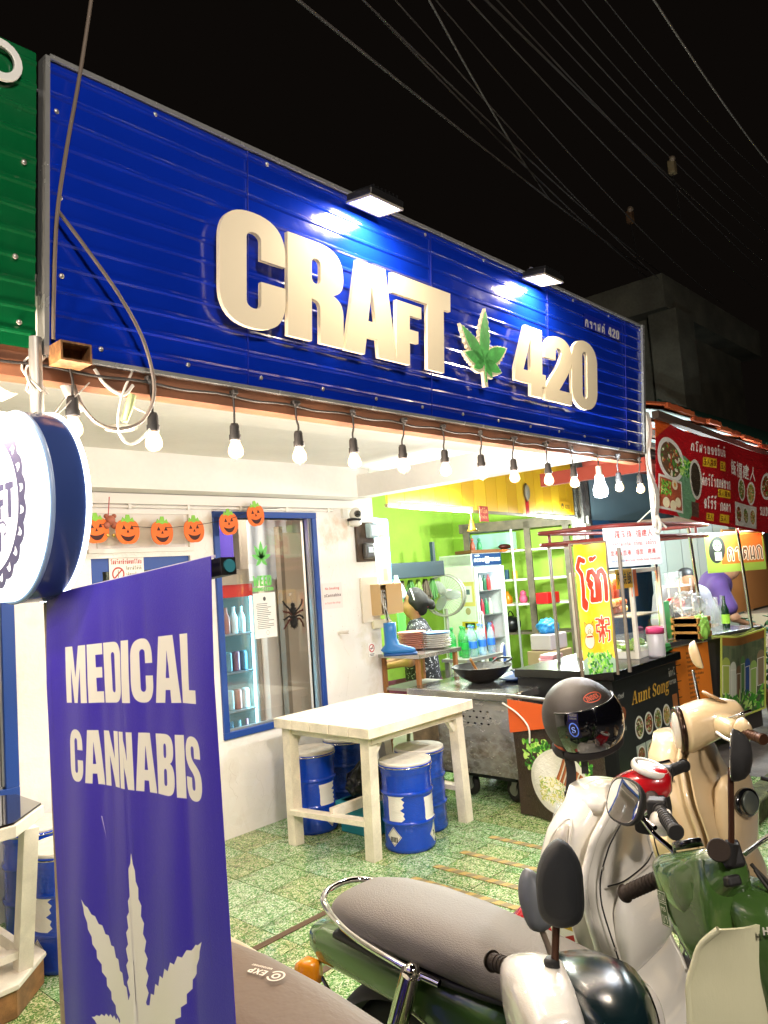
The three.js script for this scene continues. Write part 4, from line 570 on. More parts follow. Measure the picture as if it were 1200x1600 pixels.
  const stick = canvas(128, 256, (c) => { c.fillStyle = '#33501c'; c.fillRect(0, 0, 128, 256); c.strokeStyle = c.fillStyle = '#dcdccc'; c.lineWidth = 5; c.strokeRect(8, 8, 112, 70); c.strokeRect(8, 92, 112, 156); strokes(c, THAI.ko, 20, 15, 40, 55, 6); strokes(c, THAI.no, 65, 15, 40, 55, 6); c.font = 'bold 46px sans-serif'; c.fillText('115', 16, 150); strokes(c, THAI.pho, 20, 165, 40, 70, 6); strokes(c, THAI.ro, 64, 165, 40, 70, 6); });
  p('sticker', Sg(new THREE.PlaneGeometry(.03, .07).rotateY(Math.PI).rotateZ(.25).translate(.07, -.06, -.062)), mat(0xffffff, .5, { map: stick }));
  p('mirror_stem', tube([[1.53, 1.06, -.56], [1.536, 1.12, -.555], [1.538, 1.2, -.548], [1.54, 1.23, -.545]], .006, 20, 8), P2.stem); p('stem_nut', rod([1.53, 1.05, -.565], [1.534, 1.09, -.556], .013, 6), P2.plastic);
  { const m = mirrorHead(o, [1.54 - O[0], 1.255, -.535 - O[2]], [-.2, .1, -1], [.1, 1, .1], .026, .05, P2.plastic, 1.7); }
  p('mirror_stem', tube([[1.663, .965, -.72], [1.662, 1.0, -.73], [1.668, 1.03, -.775], [1.675, 1.075, -.815]], .006, 24, 8), M.chromeWorn); p('stem_nut', rod([1.663, .95, -.72], [1.663, .985, -.722], .013, 10), P2.plastic);
  mirrorHead(o, [1.672 - O[0], 1.09, -.838 - O[2]], [-.8, .38, -.46], [0, 1, 0], .062, .052, P2.plastic, 2.6);
  p('side_stand', rod([1.6, .27, -.95], [1.72, .005, -.9], .01), P2.iron);
}
// --- black-teal and white motorbike with a brown seat, closest to the banner ---
{
  const O = [1.05, 0, -.95], o = thing('brown_seat_motorbike', 'motorbike with a brown seat, white and dark teal handlebar cover and tall black mirrors', 'motorbike', O), L = (g) => g.translate(-O[0], -O[1], -O[2]);
  const p = (name, g, m, par = o) => put(name, L(Array.isArray(g) ? merge(g) : g), m, par);
  const seat = loft([[-1.72, .04, .02, .79], [-1.7, .09, .035, .79], [-1.62, .125, .045, .787], [-1.45, .14, .05, .782], [-1.25, .138, .052, .772], [-1.1, .13, .052, .76], [-.98, .11, .05, .755], [-.9, .08, .04, .755], [-.87, .04, .02, .755]].map(([z, hw, hh, y]) => ringZ(.965, y, z, hw, hh, 3)));
  p('seat', seat, P2.seatBrown);
  const logo = canvas(512, 256, (c) => { c.strokeStyle = c.fillStyle = '#cfc3ad'; c.lineWidth = 14; c.beginPath(); c.arc(86, 128, 60, .5, 5.8); c.stroke(); c.beginPath(); c.arc(86, 128, 26, 0, 6.3); c.stroke(); c.font = 'bold 92px sans-serif'; c.fillText('EXP', 170, 160); c.font = 'bold 28px sans-serif'; c.fillText('MOTORSPORT', 172, 205); });
  { const g = new THREE.PlaneGeometry(.15, .075); g.rotateZ(Math.PI).rotateX(-Math.PI / 2).rotateY(-1.35); p('seat_print', g.translate(1.01, .8335, -1.38), mat(0xffffff, .6, { map: logo, transparent: true, alphaTest: .5 })); }
  p('grab_rail', tube([[1.155, .735, -1.2], [1.172, .755, -1.35], [1.178, .775, -1.5], [1.17, .79, -1.64], [1.12, .8, -1.76], [1.035, .805, -1.8], [.95, .8, -1.76], [.9, .79, -1.64], [.895, .775, -1.5], [.9, .755, -1.35]].map(([x, y, z]) => [x - .06, y, z]), .011, 70, 12), mat(0xb9a98c, .35, { metalness: .4 }));
  p('tail_body', loft([[-1.8, .04, .03, .68], [-1.77, .08, .05, .68], [-1.6, .115, .07, .675], [-1.3, .12, .09, .65], [-1.05, .11, .1, .62], [-.95, .07, .07, .6]].map(([z, hw, hh, y]) => ringZ(.965, y, z, hw, hh, 3.2))), P2.teal);
  wheel(o, -.085, .28, -.47, .285); wheel(o, .14, .28, .75, .285, .5); p('rear_fender', fender(.965, .28, -1.42, .33, .7, 3.35, .075), P2.plastic);
  p('engine', [ball(.12, 1.035, .3, -.86, .9, .8, 1.3), rod([1.035, .5, -.95], [1.09, .8, -.66], .05, 18)], P2.iron);
  p('leg_shield', sheet((u, v) => [1.13 + (u - .5) * .3 * key(v, [0, .7], [.5, 1.1], [1, .7]), lerp(.28, .84, v), -.55 - .1 * v - .35 * (u - .5) * (u - .5)], 14, 20, .006), P2.white);
  p('front_column', loft([[.3, .06, -.36], [.55, .07, -.45], [.85, .06, -.62]].map(([y, h, z]) => ring([1.14, y, z], [h, 0, 0], [0, 0, h], 2.6, 24))), P2.teal);
  const S = steerFrame([1.155, .905, -.72], .7, .71, .2), Sg = (g) => (Array.isArray(g) ? merge(g) : g).applyMatrix4(S);
  p('rear_cover', Sg(loft([[-.16, .03, .03, 0], [-.15, .04, .042, 0], [-.09, .052, .058, .006], [0, .06, .07, .01], [.09, .052, .058, .006], [.15, .04, .042, 0], [.16, .03, .03, 0]].map(([x, hd, hh, y]) => ringX(x, y, -.045, hd, hh, 3.2)))), P2.white);
  p('meter_recess', Sg(loft([[.0, .062, .026], [.006, .058, .023]].map(([t, a, b]) => ring([.0, .062 + t, -.055], [a, 0, 0], [0, -b * .35, -b], 2.2, 28)))), mat(0xcfcabd, .35));
  p('front_cover', Sg(loft([[-.175, .025, .028, -.01], [-.165, .045, .045, -.01], [-.1, .075, .068, -.01], [0, .095, .082, -.012], [.1, .075, .068, -.01], [.165, .045, .045, -.01], [.175, .025, .028, -.01]].map(([x, hd, hh, y]) => ringX(x, y, .045, hd, hh, 2.8)))), P2.teal);
  p('headlight', Sg(loft([[.1, .07, .05], [.14, .066, .046], [.15, .04, .03]].map(([z, a, b]) => ring([0, -.02, z], [a, 0, 0], [0, b, 0], 2.6, 28)))), P2.clearLens);
  p('headlight_trim', Sg(new THREE.TorusGeometry(.07, .007, 8, 36).scale(1.02, .74, 1).translate(0, -.02, .125)), M.chromeWorn);
  for (const [s, q] of [[-1, [-.29, .0, -.08]], [1, [.29, 0, -.08]]]) p('grip', Sg(merge(gripG([s * .17, 0, -.02], q))), P2.gripRub);
  p('brake_lever', Sg(tube([[-.16, 0, .06], [-.22, .0, .08], [-.3, 0, .06]], .005, 20, 8)), M.chrome);
  // near and far mirrors, backs to the camera side
  p('mirror_stem', tube([[1.128, .965, -.722], [1.13, 1.0, -.718], [1.132, 1.05, -.712]], .0065, 20, 10), P2.stem);
  p('stem_boot', [lathe([[.001, 0], [.019, 0], [.02, .008], [.014, .012], [.013, .045], [.009, .05], [.001, .05]], 18, 1.127, .945, -.724)], P2.plastic); p('stem_washer', new THREE.TorusGeometry(.019, .004, 8, 24).rotateX(Math.PI / 2).translate(1.127, .948, -.724), M.chromeWorn);
  const tear = (c, n, up, w, h, m) => { n = V(...n).normalize(); const x = V().crossVectors(V(...up), n).normalize(), y = V().crossVectors(n, x), mm = new THREE.Matrix4().makeBasis(x, y, n).setPosition(c[0] - O[0], c[1] - O[1], c[2] - O[2]);
    const out = (s, z) => { const a = [], N = 40; for (let k = 0; k < N; k++) { const t = k / N * 6.283, yy = Math.sin(t), xx = Math.cos(t), wd = yy > 0 ? Math.pow(Math.max(0, 1 - yy * yy), .62) : Math.pow(Math.max(0, 1 - Math.pow(-yy, 5)), .5); a.push(V(Math.sign(xx) * w * s * wd * (xx > 0 ? 1 : .9) + (yy > 0 ? w * .12 * yy : 0), yy * h * s, z)); } return a; };
    const mir = put('mirror', loft([out(.3, .034), out(.7, .03), out(.9, .02), out(.985, .008), out(1, -.002), out(.97, -.008)]).applyMatrix4(mm), m, o); put('mirror_glass', loft([out(.9, -.009), out(.9, -.0105)]).applyMatrix4(mm), P2.mirror, mir); };
  tear([1.135, 1.118, -.703], [-.83, .12, .5], [.05, 1, 0], .041, .069, mat(0x14171a, .55, { bumpMap: rep(fine, 6), bumpScale: .0005 }));
  tear([1.36, .965, -.905], [-.62, .25, .75], [-.2, 1, 0], .032, .06, mat(0x585c60, .5));
  p('mirror_stem', tube([[1.37, .91, -.9], [1.375, .86, -.885], [1.36, .8, -.86]], .0065, 20, 10), mat(0x9a8b7a, .35, { metalness: .6 }));
  p('side_stand', rod([1.1, .27, -.9], [1.25, .005, -.85], .01), P2.iron);
}
// --- white and red scooter, nose to the shop ---
{
  const O = [2.13, 0, -.75], o = thing('white_scooter', 'white scooter with red headlight pod and red front fender', 'scooter', O), L = (g) => g.translate(-O[0], -O[1], -O[2]);
  const p = (name, g, m, par = o) => put(name, L(Array.isArray(g) ? merge(g) : g), m, par);
  const cx = 2.13, hw = (v) => key(v, [0, .17], [.25, .2], [.6, .215], [.85, .18], [1, .1]);
  // inner leg shield: a broad panel facing the rider, curving down into the floor
  const zc = (v) => key(v, [0, -.9], [.12, -.98], [.3, -1.03], [.7, -1.07], [1, -1.02]);
  p('leg_shield', sheet((u, v) => { const k = (u - .5) * 2, y = lerp(.3, .97, v); return [cx + k * hw(v), y, zc(v) - .01 - .03 * k * k]; }, 26, 34, .01), P2.white);
  p('front_body', loft(Array.from({ length: 18 }, (_, k) => { const v = k / 17, y = lerp(.37, .975, v), q = (y - .3) / .67; return ring([cx, y, zc(q) - .14], [hw(q) * (v > .95 ? .85 : .985), 0, 0], [0, 0, .095 * key(v, [0, .7], [.4, 1.05], [.8, .95], [1, .7])], 2.7, 40); })), P2.white);
  p('top_cowl', loft([[.92, .115, .08], [.955, .105, .075], [.975, .08, .055], [.982, .04, .03]].map(([y, w, d]) => ring([cx, y, -1.13], [w, 0, 0], [0, 0, d], 2.4, 28))), P2.white);
  p('shield_rim', tube([...Array.from({ length: 22 }, (_, k) => { const v = k / 21; return [cx - hw(v), lerp(.3, .97, v), zc(v) - .04]; })], .011, 80, 10), P2.white);
  p('shield_rim', tube([...Array.from({ length: 22 }, (_, k) => { const v = k / 21; return [cx + hw(v), lerp(.3, .97, v), zc(v) - .04]; })], .011, 80, 10), P2.white);
  p('panel_gap', tube(Array.from({ length: 22 }, (_, k) => { const v = k / 21; return [cx - hw(v) * .9, lerp(.33, .95, v), zc(v) - .003]; }), .0022, 80, 6), M.black);
  p('panel_gap', tube(Array.from({ length: 22 }, (_, k) => { const v = k / 21; return [cx + hw(v) * .9, lerp(.33, .95, v), zc(v) - .003]; }), .0022, 80, 6), M.black);
  p('panel_gap', tube([[cx - .15, .745, -1.068], [cx - .07, .735, -1.058], [cx + .07, .735, -1.058], [cx + .15, .745, -1.068]], .0022, 30, 6), M.black);
  for (const [x, y] of [[-.165, .42], [-.19, .6], [-.17, .8], [.165, .42], [.19, .6]]) p('screw', ball(.006, cx + x, y, zc((y - .3) / .67) + .0, 1, 1, .5, 10), screwMat);
  for (const k of [0, 1]) p('vent_slot', slab(cx - .075 + k * .018, cx - .068 + k * .018, .855, .875, -1.075, -1.066), M.black);
  p('glove_box', loft([[.5, .12, .01], [.53, .15, .03], [.6, .16, .042], [.67, .155, .04], [.71, .14, .022], [.73, .12, .006]].map(([y, w, d]) => ring([cx + .01, y, -1.045], [w, 0, 0], [0, 0, d], 2.8, 28))), P2.white);
  p('floorboard', [slab(cx - .17, cx + .17, .27, .3, -.92, -.5, .015)], P2.white); p('floor_mat', [sheet((u, v) => [cx - .15 + u * .3, .306 + .05 * Math.pow(1 - v, 3), lerp(-.93, -.52, v)], 10, 14, .008)], P2.plastic);
  p('front_fender', loft([[-1.5, .03, .04, .4], [-1.46, .07, .08, .47], [-1.38, .1, .1, .52], [-1.26, .11, .1, .53], [-1.16, .1, .09, .5], [-1.1, .06, .05, .44]].map(([z, w, h, y]) => ringZ(cx - .03, y, z, w, h, 2.6))), P2.red);
  wheel(o, 0, .23, -.55, .235, 0, false); wheel(o, 0, .23, .65, .235, 0, false);
  p('rear_body', loft([[-.5, .08, .1, .5], [-.42, .13, .14, .52], [-.2, .16, .17, .55], [.05, .15, .15, .58], [.2, .1, .08, .62]].map(([z, w, h, y]) => ringZ(cx, y, z, w, h, 2.8))), P2.white);
  p('seat', loft([[-.48, .06, .02, .74], [-.44, .1, .04, .745], [-.2, .13, .05, .76], [.1, .13, .05, .77], [.22, .08, .03, .77]].map(([z, w, h, y]) => ringZ(cx, y, z, w, h, 2.8))), P2.seatBrown);
  for (const s of [-1, 1]) { const g = p('turn_signal', sheet((u, v) => { const y = lerp(.7, .9, v), q = (y - .3) / .67, w = Math.pow(Math.sin(Math.PI * (.06 + .88 * v)), .7); return [cx + s * (hw(q) * .985 + .002 + .01 * w * Math.sin(u * 3.14)), y, zc(q) - .14 + (u - .5) * .05 * w * s]; }, 10, 20, .006), P2.clearLens);
    put('amber_lens', L(sheet((u, v) => { const y = lerp(.715, .77, v), q = (y - .3) / .67; return [cx + s * (hw(q) * .985 + .0125), y, zc(q) - .14 + (u - .5) * .02 * s]; }, 4, 4, .003)), P2.amber, g); }
  p('lamp_surround', tube(Array.from({ length: 30 }, (_, k) => { const a = k / 30 * 6.283, y = .8 + .112 * Math.sin(a), q = (y - .3) / .67; return [cx - hw(q) * .99 - .001, y, zc(q) - .14 + .034 * Math.cos(a)]; }), .0035, 70, 6, true), P2.white);
  const dec = canvas(256, 512, (c) => { c.fillStyle = '#e9e5d9'; c.fillRect(0, 0, 256, 512); c.fillStyle = '#caa62c'; c.fillRect(20, 10, 220, 60); c.fillStyle = '#2a2418'; c.font = 'bold 44px sans-serif'; c.fillText('1 1 T', 50, 56); c.fillStyle = '#a8151a'; c.beginPath(); c.moveTo(30, 90); c.lineTo(200, 120); c.lineTo(235, 470); c.lineTo(160, 500); c.fill(); c.fillStyle = '#f2eee2'; c.beginPath(); c.moveTo(70, 130); c.lineTo(175, 150); c.lineTo(205, 430); c.lineTo(165, 440); c.fill(); c.strokeStyle = '#1d1a18'; strokes(c, THAI.no, 100, 180, 60, 70, 9); strokes(c, [[[.1, .1], [.5, .4], [.3, .8], [.9, .9]], [[.2, .5], [.8, .3]], [[.4, .9], [.7, .6]]], 110, 280, 80, 150, 10); });
  p('decal', sheet((u, v) => { const y = lerp(.42, .66, v), q = (y - .3) / .67; return [cx - hw(q) - .003 + .006 * u, y, zc(q) - .1 - .05 * u]; }, 4, 14, .002), mat(0xffffff, .35, { map: dec }));
  p('reflector', slab(cx - .212, cx - .206, .79, .815, -1.2, -1.18), P2.amber);
  // headset
  const S = steerFrame([2.1, .99, -.985], -.35, -1, 0), Sg = (g) => (Array.isArray(g) ? merge(g) : g).applyMatrix4(S);
  p('headlight_pod', Sg(loft([[-.07, .03, .022, .02], [-.058, .05, .038, .02], [-.02, .064, .05, .015], [.03, .068, .054, .0], [.06, .064, .052, -.01], [.08, .054, .044, -.012]].map(([z, a, b, y]) => ring([0, y, z], [a, 0, 0], [0, b, 0], 2.3, 32)))), P2.red);
  p('headlight', Sg(loft([[.076, .052, .042], [.09, .048, .038], [.098, .028, .022]].map(([z, a, b]) => ring([0, -.012, z], [a, 0, 0], [0, b, 0], 2.2, 28)))), P2.clearLens);
  const tiltM = (g) => Sg(g.scale(.8, 1, .8).rotateX(-.35).translate(0, .058, -.015));
  p('meter_ring', tiltM(lathe([[.06, -.012], [.078, -.008], [.08, .003], [.074, .01], [.062, .009], [.058, .003], [.06, -.012]], 40).scale(1, 1, .82)), P2.white);
  p('meter_glass', tiltM(lathe([[.001, .006], [.059, .005], [.06, -.004], [.001, -.005]], 36).scale(1, 1, .82)), phys(0x4a2a14, .05, { clearcoat: 1, clearcoatRoughness: .02 }));
  const dial = canvas(256, 256, (c) => { c.fillStyle = '#d8c7a0'; c.fillRect(0, 0, 256, 256); c.fillStyle = '#6a3414'; c.beginPath(); c.arc(128, 140, 66, 3.14, 6.28); c.fill(); c.strokeStyle = '#3a2010'; c.lineWidth = 4; for (let k = 0; k < 22; k++) { const a = 3.0 + k * .16; c.beginPath(); c.moveTo(128 + 88 * Math.cos(a), 140 + 88 * Math.sin(a)); c.lineTo(128 + 112 * Math.cos(a), 140 + 112 * Math.sin(a)); c.stroke(); } c.fillStyle = '#9a2a12'; c.fillRect(90, 160, 76, 40); });
  p('meter_dial', tiltM(new THREE.CircleGeometry(.055, 36).rotateX(-Math.PI / 2).rotateY(Math.PI).scale(1, 1, .82).translate(0, .0068, 0)), phys(0xffffff, .25, { map: dial, clearcoat: 1 }));
  p('neck', Sg(loft([[-.11, .05, .05], [-.05, .06, .055], [0, .07, .05]].map(([y, a, b]) => ring([0, y, -.01], [a, 0, 0], [0, 0, b], 2.4, 24)))), P2.plastic);
  for (const s of [-1, 1]) { p('grip', Sg(merge(gripG([s * .19, .0, -.05], [s * .31, -.01, -.09]))), P2.plastic); p('handle_arm', Sg(rod([s * .08, 0, -.02], [s * .19, 0, -.05], .02, 14)), P2.plastic); p('brake_lever', Sg(tube([[s * .17, 0, .01], [s * .24, .005, .0], [s * .32, 0, -.045]], .006, 20, 8)), M.chrome); p('switch_box', Sg(box(.045, .045, .05, s * .165, -.02, -.04, .008)), P2.plastic); }
  p('mirror_stem', tube([[1.97, .965, -.935], [1.96, .99, -.9], [1.95, .985, -.875]], .006), M.chrome);
  mirrorHead(o, [1.93 - O[0], .965, -.868 - O[2]], [.62, -.25, .74], [.35, .9, -.2], .052, .034, P2.white, 2.2);
  p('hanging_bag', loft([[.62, .02], [.66, .05], [.74, .055], [.82, .045], [.88, .02]].map(([y, r]) => ring([2.19, y, -1.31], [r, 0, .01], [0, 0, r * .8], 2.2, 22))), phys(0xe8ecec, .15, { transmission: .8, thickness: 0 }));
}
// --- tan scooter behind it ---
{
  const O = [3.0, 0, -.85], o = thing('tan_scooter', 'tan scooter with a big round headlight and a round key panel', 'scooter', O), L = (g) => g.translate(-O[0], -O[1], -O[2]);
  const p = (name, g, m, par = o) => put(name, L(Array.isArray(g) ? merge(g) : g), m, par);
  const cx = 3.0, hw = (v) => key(v, [0, .17], [.3, .2], [.65, .2], [.9, .15], [1, .09]), zc = (v) => key(v, [0, -.95], [.12, -1.02], [.4, -1.08], [1, -1.16]);
  p('leg_shield', sheet((u, v) => { const k = (u - .5) * 2, y = lerp(.3, .93, v); return [cx + k * hw(v), y, zc(v) - .03 * k * k + .02]; }, 24, 30, .008), P2.tan);
  p('front_body', loft(Array.from({ length: 18 }, (_, k) => { const v = k / 17, y = lerp(.37, .95, v), q = (y - .3) / .63; return ring([cx, y, zc(q) - .11], [hw(q) * (v > .95 ? .85 : .985), 0, 0], [0, 0, .1 * key(v, [0, .7], [.4, 1.05], [.8, .95], [1, .7])], 2.7, 40); })), P2.tan);
  p('shield_rim', tube(Array.from({ length: 22 }, (_, k) => { const v = k / 21; return [cx - hw(v), lerp(.3, .94, v), zc(v) - .04]; }), .01, 70, 10), P2.tan);
  p('trim_strip', tube([[cx - .16, .86, zc(.9) - .05], [cx - .1, .885, zc(.9) - .12], [cx, .895, zc(.9) - .17]], .006, 24, 8), P2.tanDark);
  p('glove_box', loft([[.5, .1, .015], [.53, .14, .04], [.66, .15, .055], [.78, .13, .04], [.82, .1, .015]].map(([y, w, d]) => ring([cx, y, -1.06], [w, 0, 0], [0, 0, d], 3, 28))), P2.tan);
  const kz = (g) => g.rotateX(Math.PI / 2 - .12).rotateY(-.35).translate(cx - .06, .73, -.998);
  p('key_panel', kz(lathe([[.001, .012], [.05, .012], [.062, .006], [.064, -.006], [.001, -.008]], 28).scale(1, 1, .8)), M.blackGloss); p('key_dial', kz(lathe([[.001, .022], [.036, .022], [.042, .012], [.001, .012]], 28)), mat(0x5d6560, .35, { metalness: .5 }));
  p('hook', tube([[cx + .1, .78, -.99], [cx + .1, .77, -.95], [cx + .1, .74, -.95], [cx + .1, .73, -.97]], .008), M.black);
  p('floorboard', slab(cx - .17, cx + .17, .26, .3, -.96, -.5, .015), P2.tan);
  p('front_fender', loft([[-1.5, .03, .03, .4], [-1.4, .07, .06, .5], [-1.26, .08, .06, .52], [-1.14, .05, .03, .44]].map(([z, w, h, y]) => ringZ(cx, y, z, w, h, 2.4))), P2.tan);
  wheel(o, 0, .23, -.45, .235, 0, false); wheel(o, 0, .23, .75, .235, 0, false);
  p('rear_body', loft([[-.5, .08, .1, .5], [-.42, .14, .14, .52], [-.1, .17, .17, .55], [.25, .1, .08, .6]].map(([z, w, h, y]) => ringZ(cx, y, z, w, h, 2.8))), P2.tan);
  p('seat', loft([[-.48, .06, .02, .74], [-.44, .1, .04, .745], [-.1, .13, .05, .76], [.25, .08, .03, .77]].map(([z, w, h, y]) => ringZ(cx, y, z, w, h, 2.8))), P2.seatBrown);
  const S = steerFrame([2.98, 1.0, -1.13], -.7, -1, -.05), Sg = (g) => (Array.isArray(g) ? merge(g) : g).applyMatrix4(S);
  p('headset', Sg(loft([[-.13, .05, .03, .03], [-.11, .085, .05, .03], [-.05, .105, .07, .02], [.02, .11, .085, .0], [.07, .1, .09, -.02], [.1, .09, .086, -.03]].map(([z, a, b, y]) => ring([0, y, z], [a, 0, 0], [0, b, 0], 2.3, 34)))), P2.tan);
  for (const s of [-1, 1]) p('handle_cover', Sg(loft([[.06, .06, .05], [.12, .045, .04], [.19, .03, .028]].map(([x, a, b]) => ringX(s * x, .0, -.035 - x * .1, a, b, 2.4))), P2.tan), P2.tan);
  p('headlight_ring', Sg(new THREE.TorusGeometry(.083, .014, 12, 44).translate(0, -.03, .102)), mat(0x3a2a20, .15, { metalness: .6 }));
  p('headlight', Sg(loft([[.1, .078, .078], [.118, .07, .07], [.128, .04, .04]].map(([z, a, b]) => ring([0, -.03, z], [a, 0, 0], [0, b, 0], 2, 32)))), P2.clearLens); p('headlight_bowl', Sg(lathe([[.001, -.03], [.04, -.02], [.075, .0], [.076, .004]], 28).rotateX(Math.PI / 2).translate(0, -.03, .095)), M.chrome);
  p('dashboard', Sg(lathe([[.001, .008], [.062, .006], [.066, -.004], [.001, -.006]], 32).scale(1, 1, .7).rotateX(-.55).translate(0, .088, -.045)), M.blackGloss); p('dashboard_rim', Sg(new THREE.TorusGeometry(.066, .006, 8, 36).rotateX(Math.PI / 2).scale(1, 1, .72).rotateX(-.55).translate(0, .088, -.045)), P2.tanDark);
  for (const s of [-1, 1]) { p('grip', Sg(merge(gripG([s * .19, 0, -.055], [s * .31, -.015, -.1]))), P2.stem); p('brake_lever', Sg(tube([[s * .17, -.01, .01], [s * .25, -.02, .0], [s * .32, -.03, -.04]], .006, 20, 8)), mat(0xdadada, .3, { metalness: .6 })); p('lever_ball', Sg(ball(.009, s * .322, -.03, -.041)), mat(0xdadada, .3)); }
  p('mirror_stem', Sg(tube([[-.13, .04, -.02], [-.16, .1, -.02], [-.19, .18, -.02]], .006)), M.chrome); p('mirror_stem', Sg(tube([[.14, .03, -.04], [.17, .05, -.08], [.16, .06, -.12]], .006)), M.chrome);
  mirrorHead(o, [3.15 - O[0], 1.235, -1.2 - O[2]], [.5, .2, .95], [0, 1, 0], .036, .058, P2.tan, 2.2); mirrorHead(o, [2.86 - O[0], 1.01, -.955 - O[2]], [.75, .35, .6], [.6, .8, -.2], .06, .038, P2.tan, 2.2);
  const fl = canvas(128, 64, (c) => {  c.fillStyle = '#241a12'; c.font = 'bold 34px serif'; c.fillText('Fino', 34, 46); for (let k = 0; k < 5; k++) { c.beginPath(); c.ellipse(22 + 9 * Math.cos(k * 1.256), 32 + 9 * Math.sin(k * 1.256), 7, 7, 0, 0, 7); c.fill(); } });
  p('badge', sheet((u, v) => { const y = .79 + v * .035, q = (y - .3) / .63; return [cx - hw(q) * .992 - .002, y, zc(q) - .12 + u * .055]; }, 6, 2, .0015), mat(0xffffff, .4, { map: fl, transparent: true, alphaTest: .5 }));
}
// --- helmet hung on the white scooter's handlebar ---
{
  const o = thing('helmet', 'black open visor motorcycle helmet with a loose strap hung on the white scooter', 'helmet', [2.2, 1.155, -1.225], 0), ry = (g) => (Array.isArray(g) ? merge(g) : g).rotateZ(.22).rotateY(-.55); // local: face towards +z after turn
  const shellM = mat(0x2a241f, .5, { bumpMap: rep(fine, 5), bumpScale: .0004 });
  const sh = (r, y0, y1, a0, a1) => sheet((u, v) => { const a = lerp(a0, a1, u), q = lerp(y0, y1, v), cy = Math.cos(q); return [r * .93 * Math.cos(a) * cy, r * Math.sin(q) * (q < 0 ? .98 : 1), r * 1.12 * Math.sin(a) * cy]; }, 40, 24, .006);
  put('shell', ry(sh(.123, -.2, 1.57, 0, 6.2832)), shellM, o); put('shell_skirt', ry(sh(.123, -1.0, -.2, 2.45, 6.98)), shellM, o);
  put('visor', ry(sh(.1295, -.85, .42, .35, 2.79)), phys(0x08080c, .06, { clearcoat: 1, clearcoatRoughness: .02 }), o);
  put('visor_rim', ry(tube(Array.from({ length: 24 }, (_, k) => { const a = lerp(.3, 2.84, k / 23), q = .44; return [.129 * .93 * Math.cos(a) * Math.cos(q), .129 * Math.sin(q), .129 * 1.12 * Math.sin(a) * Math.cos(q)]; }), .004, 60, 8)), M.blackGloss, o);
  put('lining', ry(ball(.112, 0, 0, 0, .93, .9, 1.1, 24)), mat(0x17130f, .9), o);
  put('padding', ry(new THREE.TorusGeometry(.1, .018, 10, 40).rotateX(Math.PI / 2).scale(.93, 1, 1.08).translate(0, -.085, -.01)), mat(0x17130f, .9), o);
  const lg = canvas(256, 96, (c) => { c.fillStyle = '#2a241f'; c.fillRect(0, 0, 256, 96); c.strokeStyle = c.fillStyle = '#c8573a'; c.lineWidth = 7; c.beginPath(); c.ellipse(128, 48, 118, 40, 0, 0, 7); c.stroke(); c.font = 'bold 58px sans-serif'; c.fillText('INDEX', 34, 70); });
  const patch = (a0, a1, q0, q1, r) => sheet((u, v) => { const a = lerp(a1, a0, u), q = lerp(q0, q1, v); return [r * .93 * Math.cos(a) * Math.cos(q), r * Math.sin(q), r * 1.12 * Math.sin(a) * Math.cos(q)]; }, 12, 6, .001);
  put('logo', ry(patch(1.2, 1.9, .56, .84, .1272)), mat(0xffffff, .5, { map: lg }), o);
  const st = canvas(96, 128, (c) => { c.fillStyle = '#14142c'; c.fillRect(0, 0, 96, 128); c.strokeStyle = '#5a7fe6'; c.lineWidth = 9; c.beginPath(); c.ellipse(48, 64, 34, 50, 0, 0, 7); c.stroke(); c.fillStyle = '#8fb0ff'; c.font = 'bold 62px serif'; c.fillText('S', 28, 86); });
  put('visor_sticker', ry(patch(2.22, 2.5, -.12, .26, .1334)), mat(0xffffff, .25, { map: st }), o);
  put('side_trim', ry(patch(2.95, 3.35, -.7, -.45, .1275)), mat(0xc04a2a, .5), o);
  put('strap', sheet((u, v) => [-.075 + (u - .5) * .02 + .008 * Math.sin(v * 5), lerp(-.09, -.33, v), -.02 + (u - .5) * .022 + .006 * Math.sin(v * 7)], 3, 24, .003), M.black, o); put('buckle', box(.026, .03, .026, -.078, -.24, -.02, .003), M.black, o); put('strap', sheet((u, v) => [-.055 + u * .014, lerp(-.09, -.16, v), .015 + u * .016], 3, 6, .003), M.black, o);
}
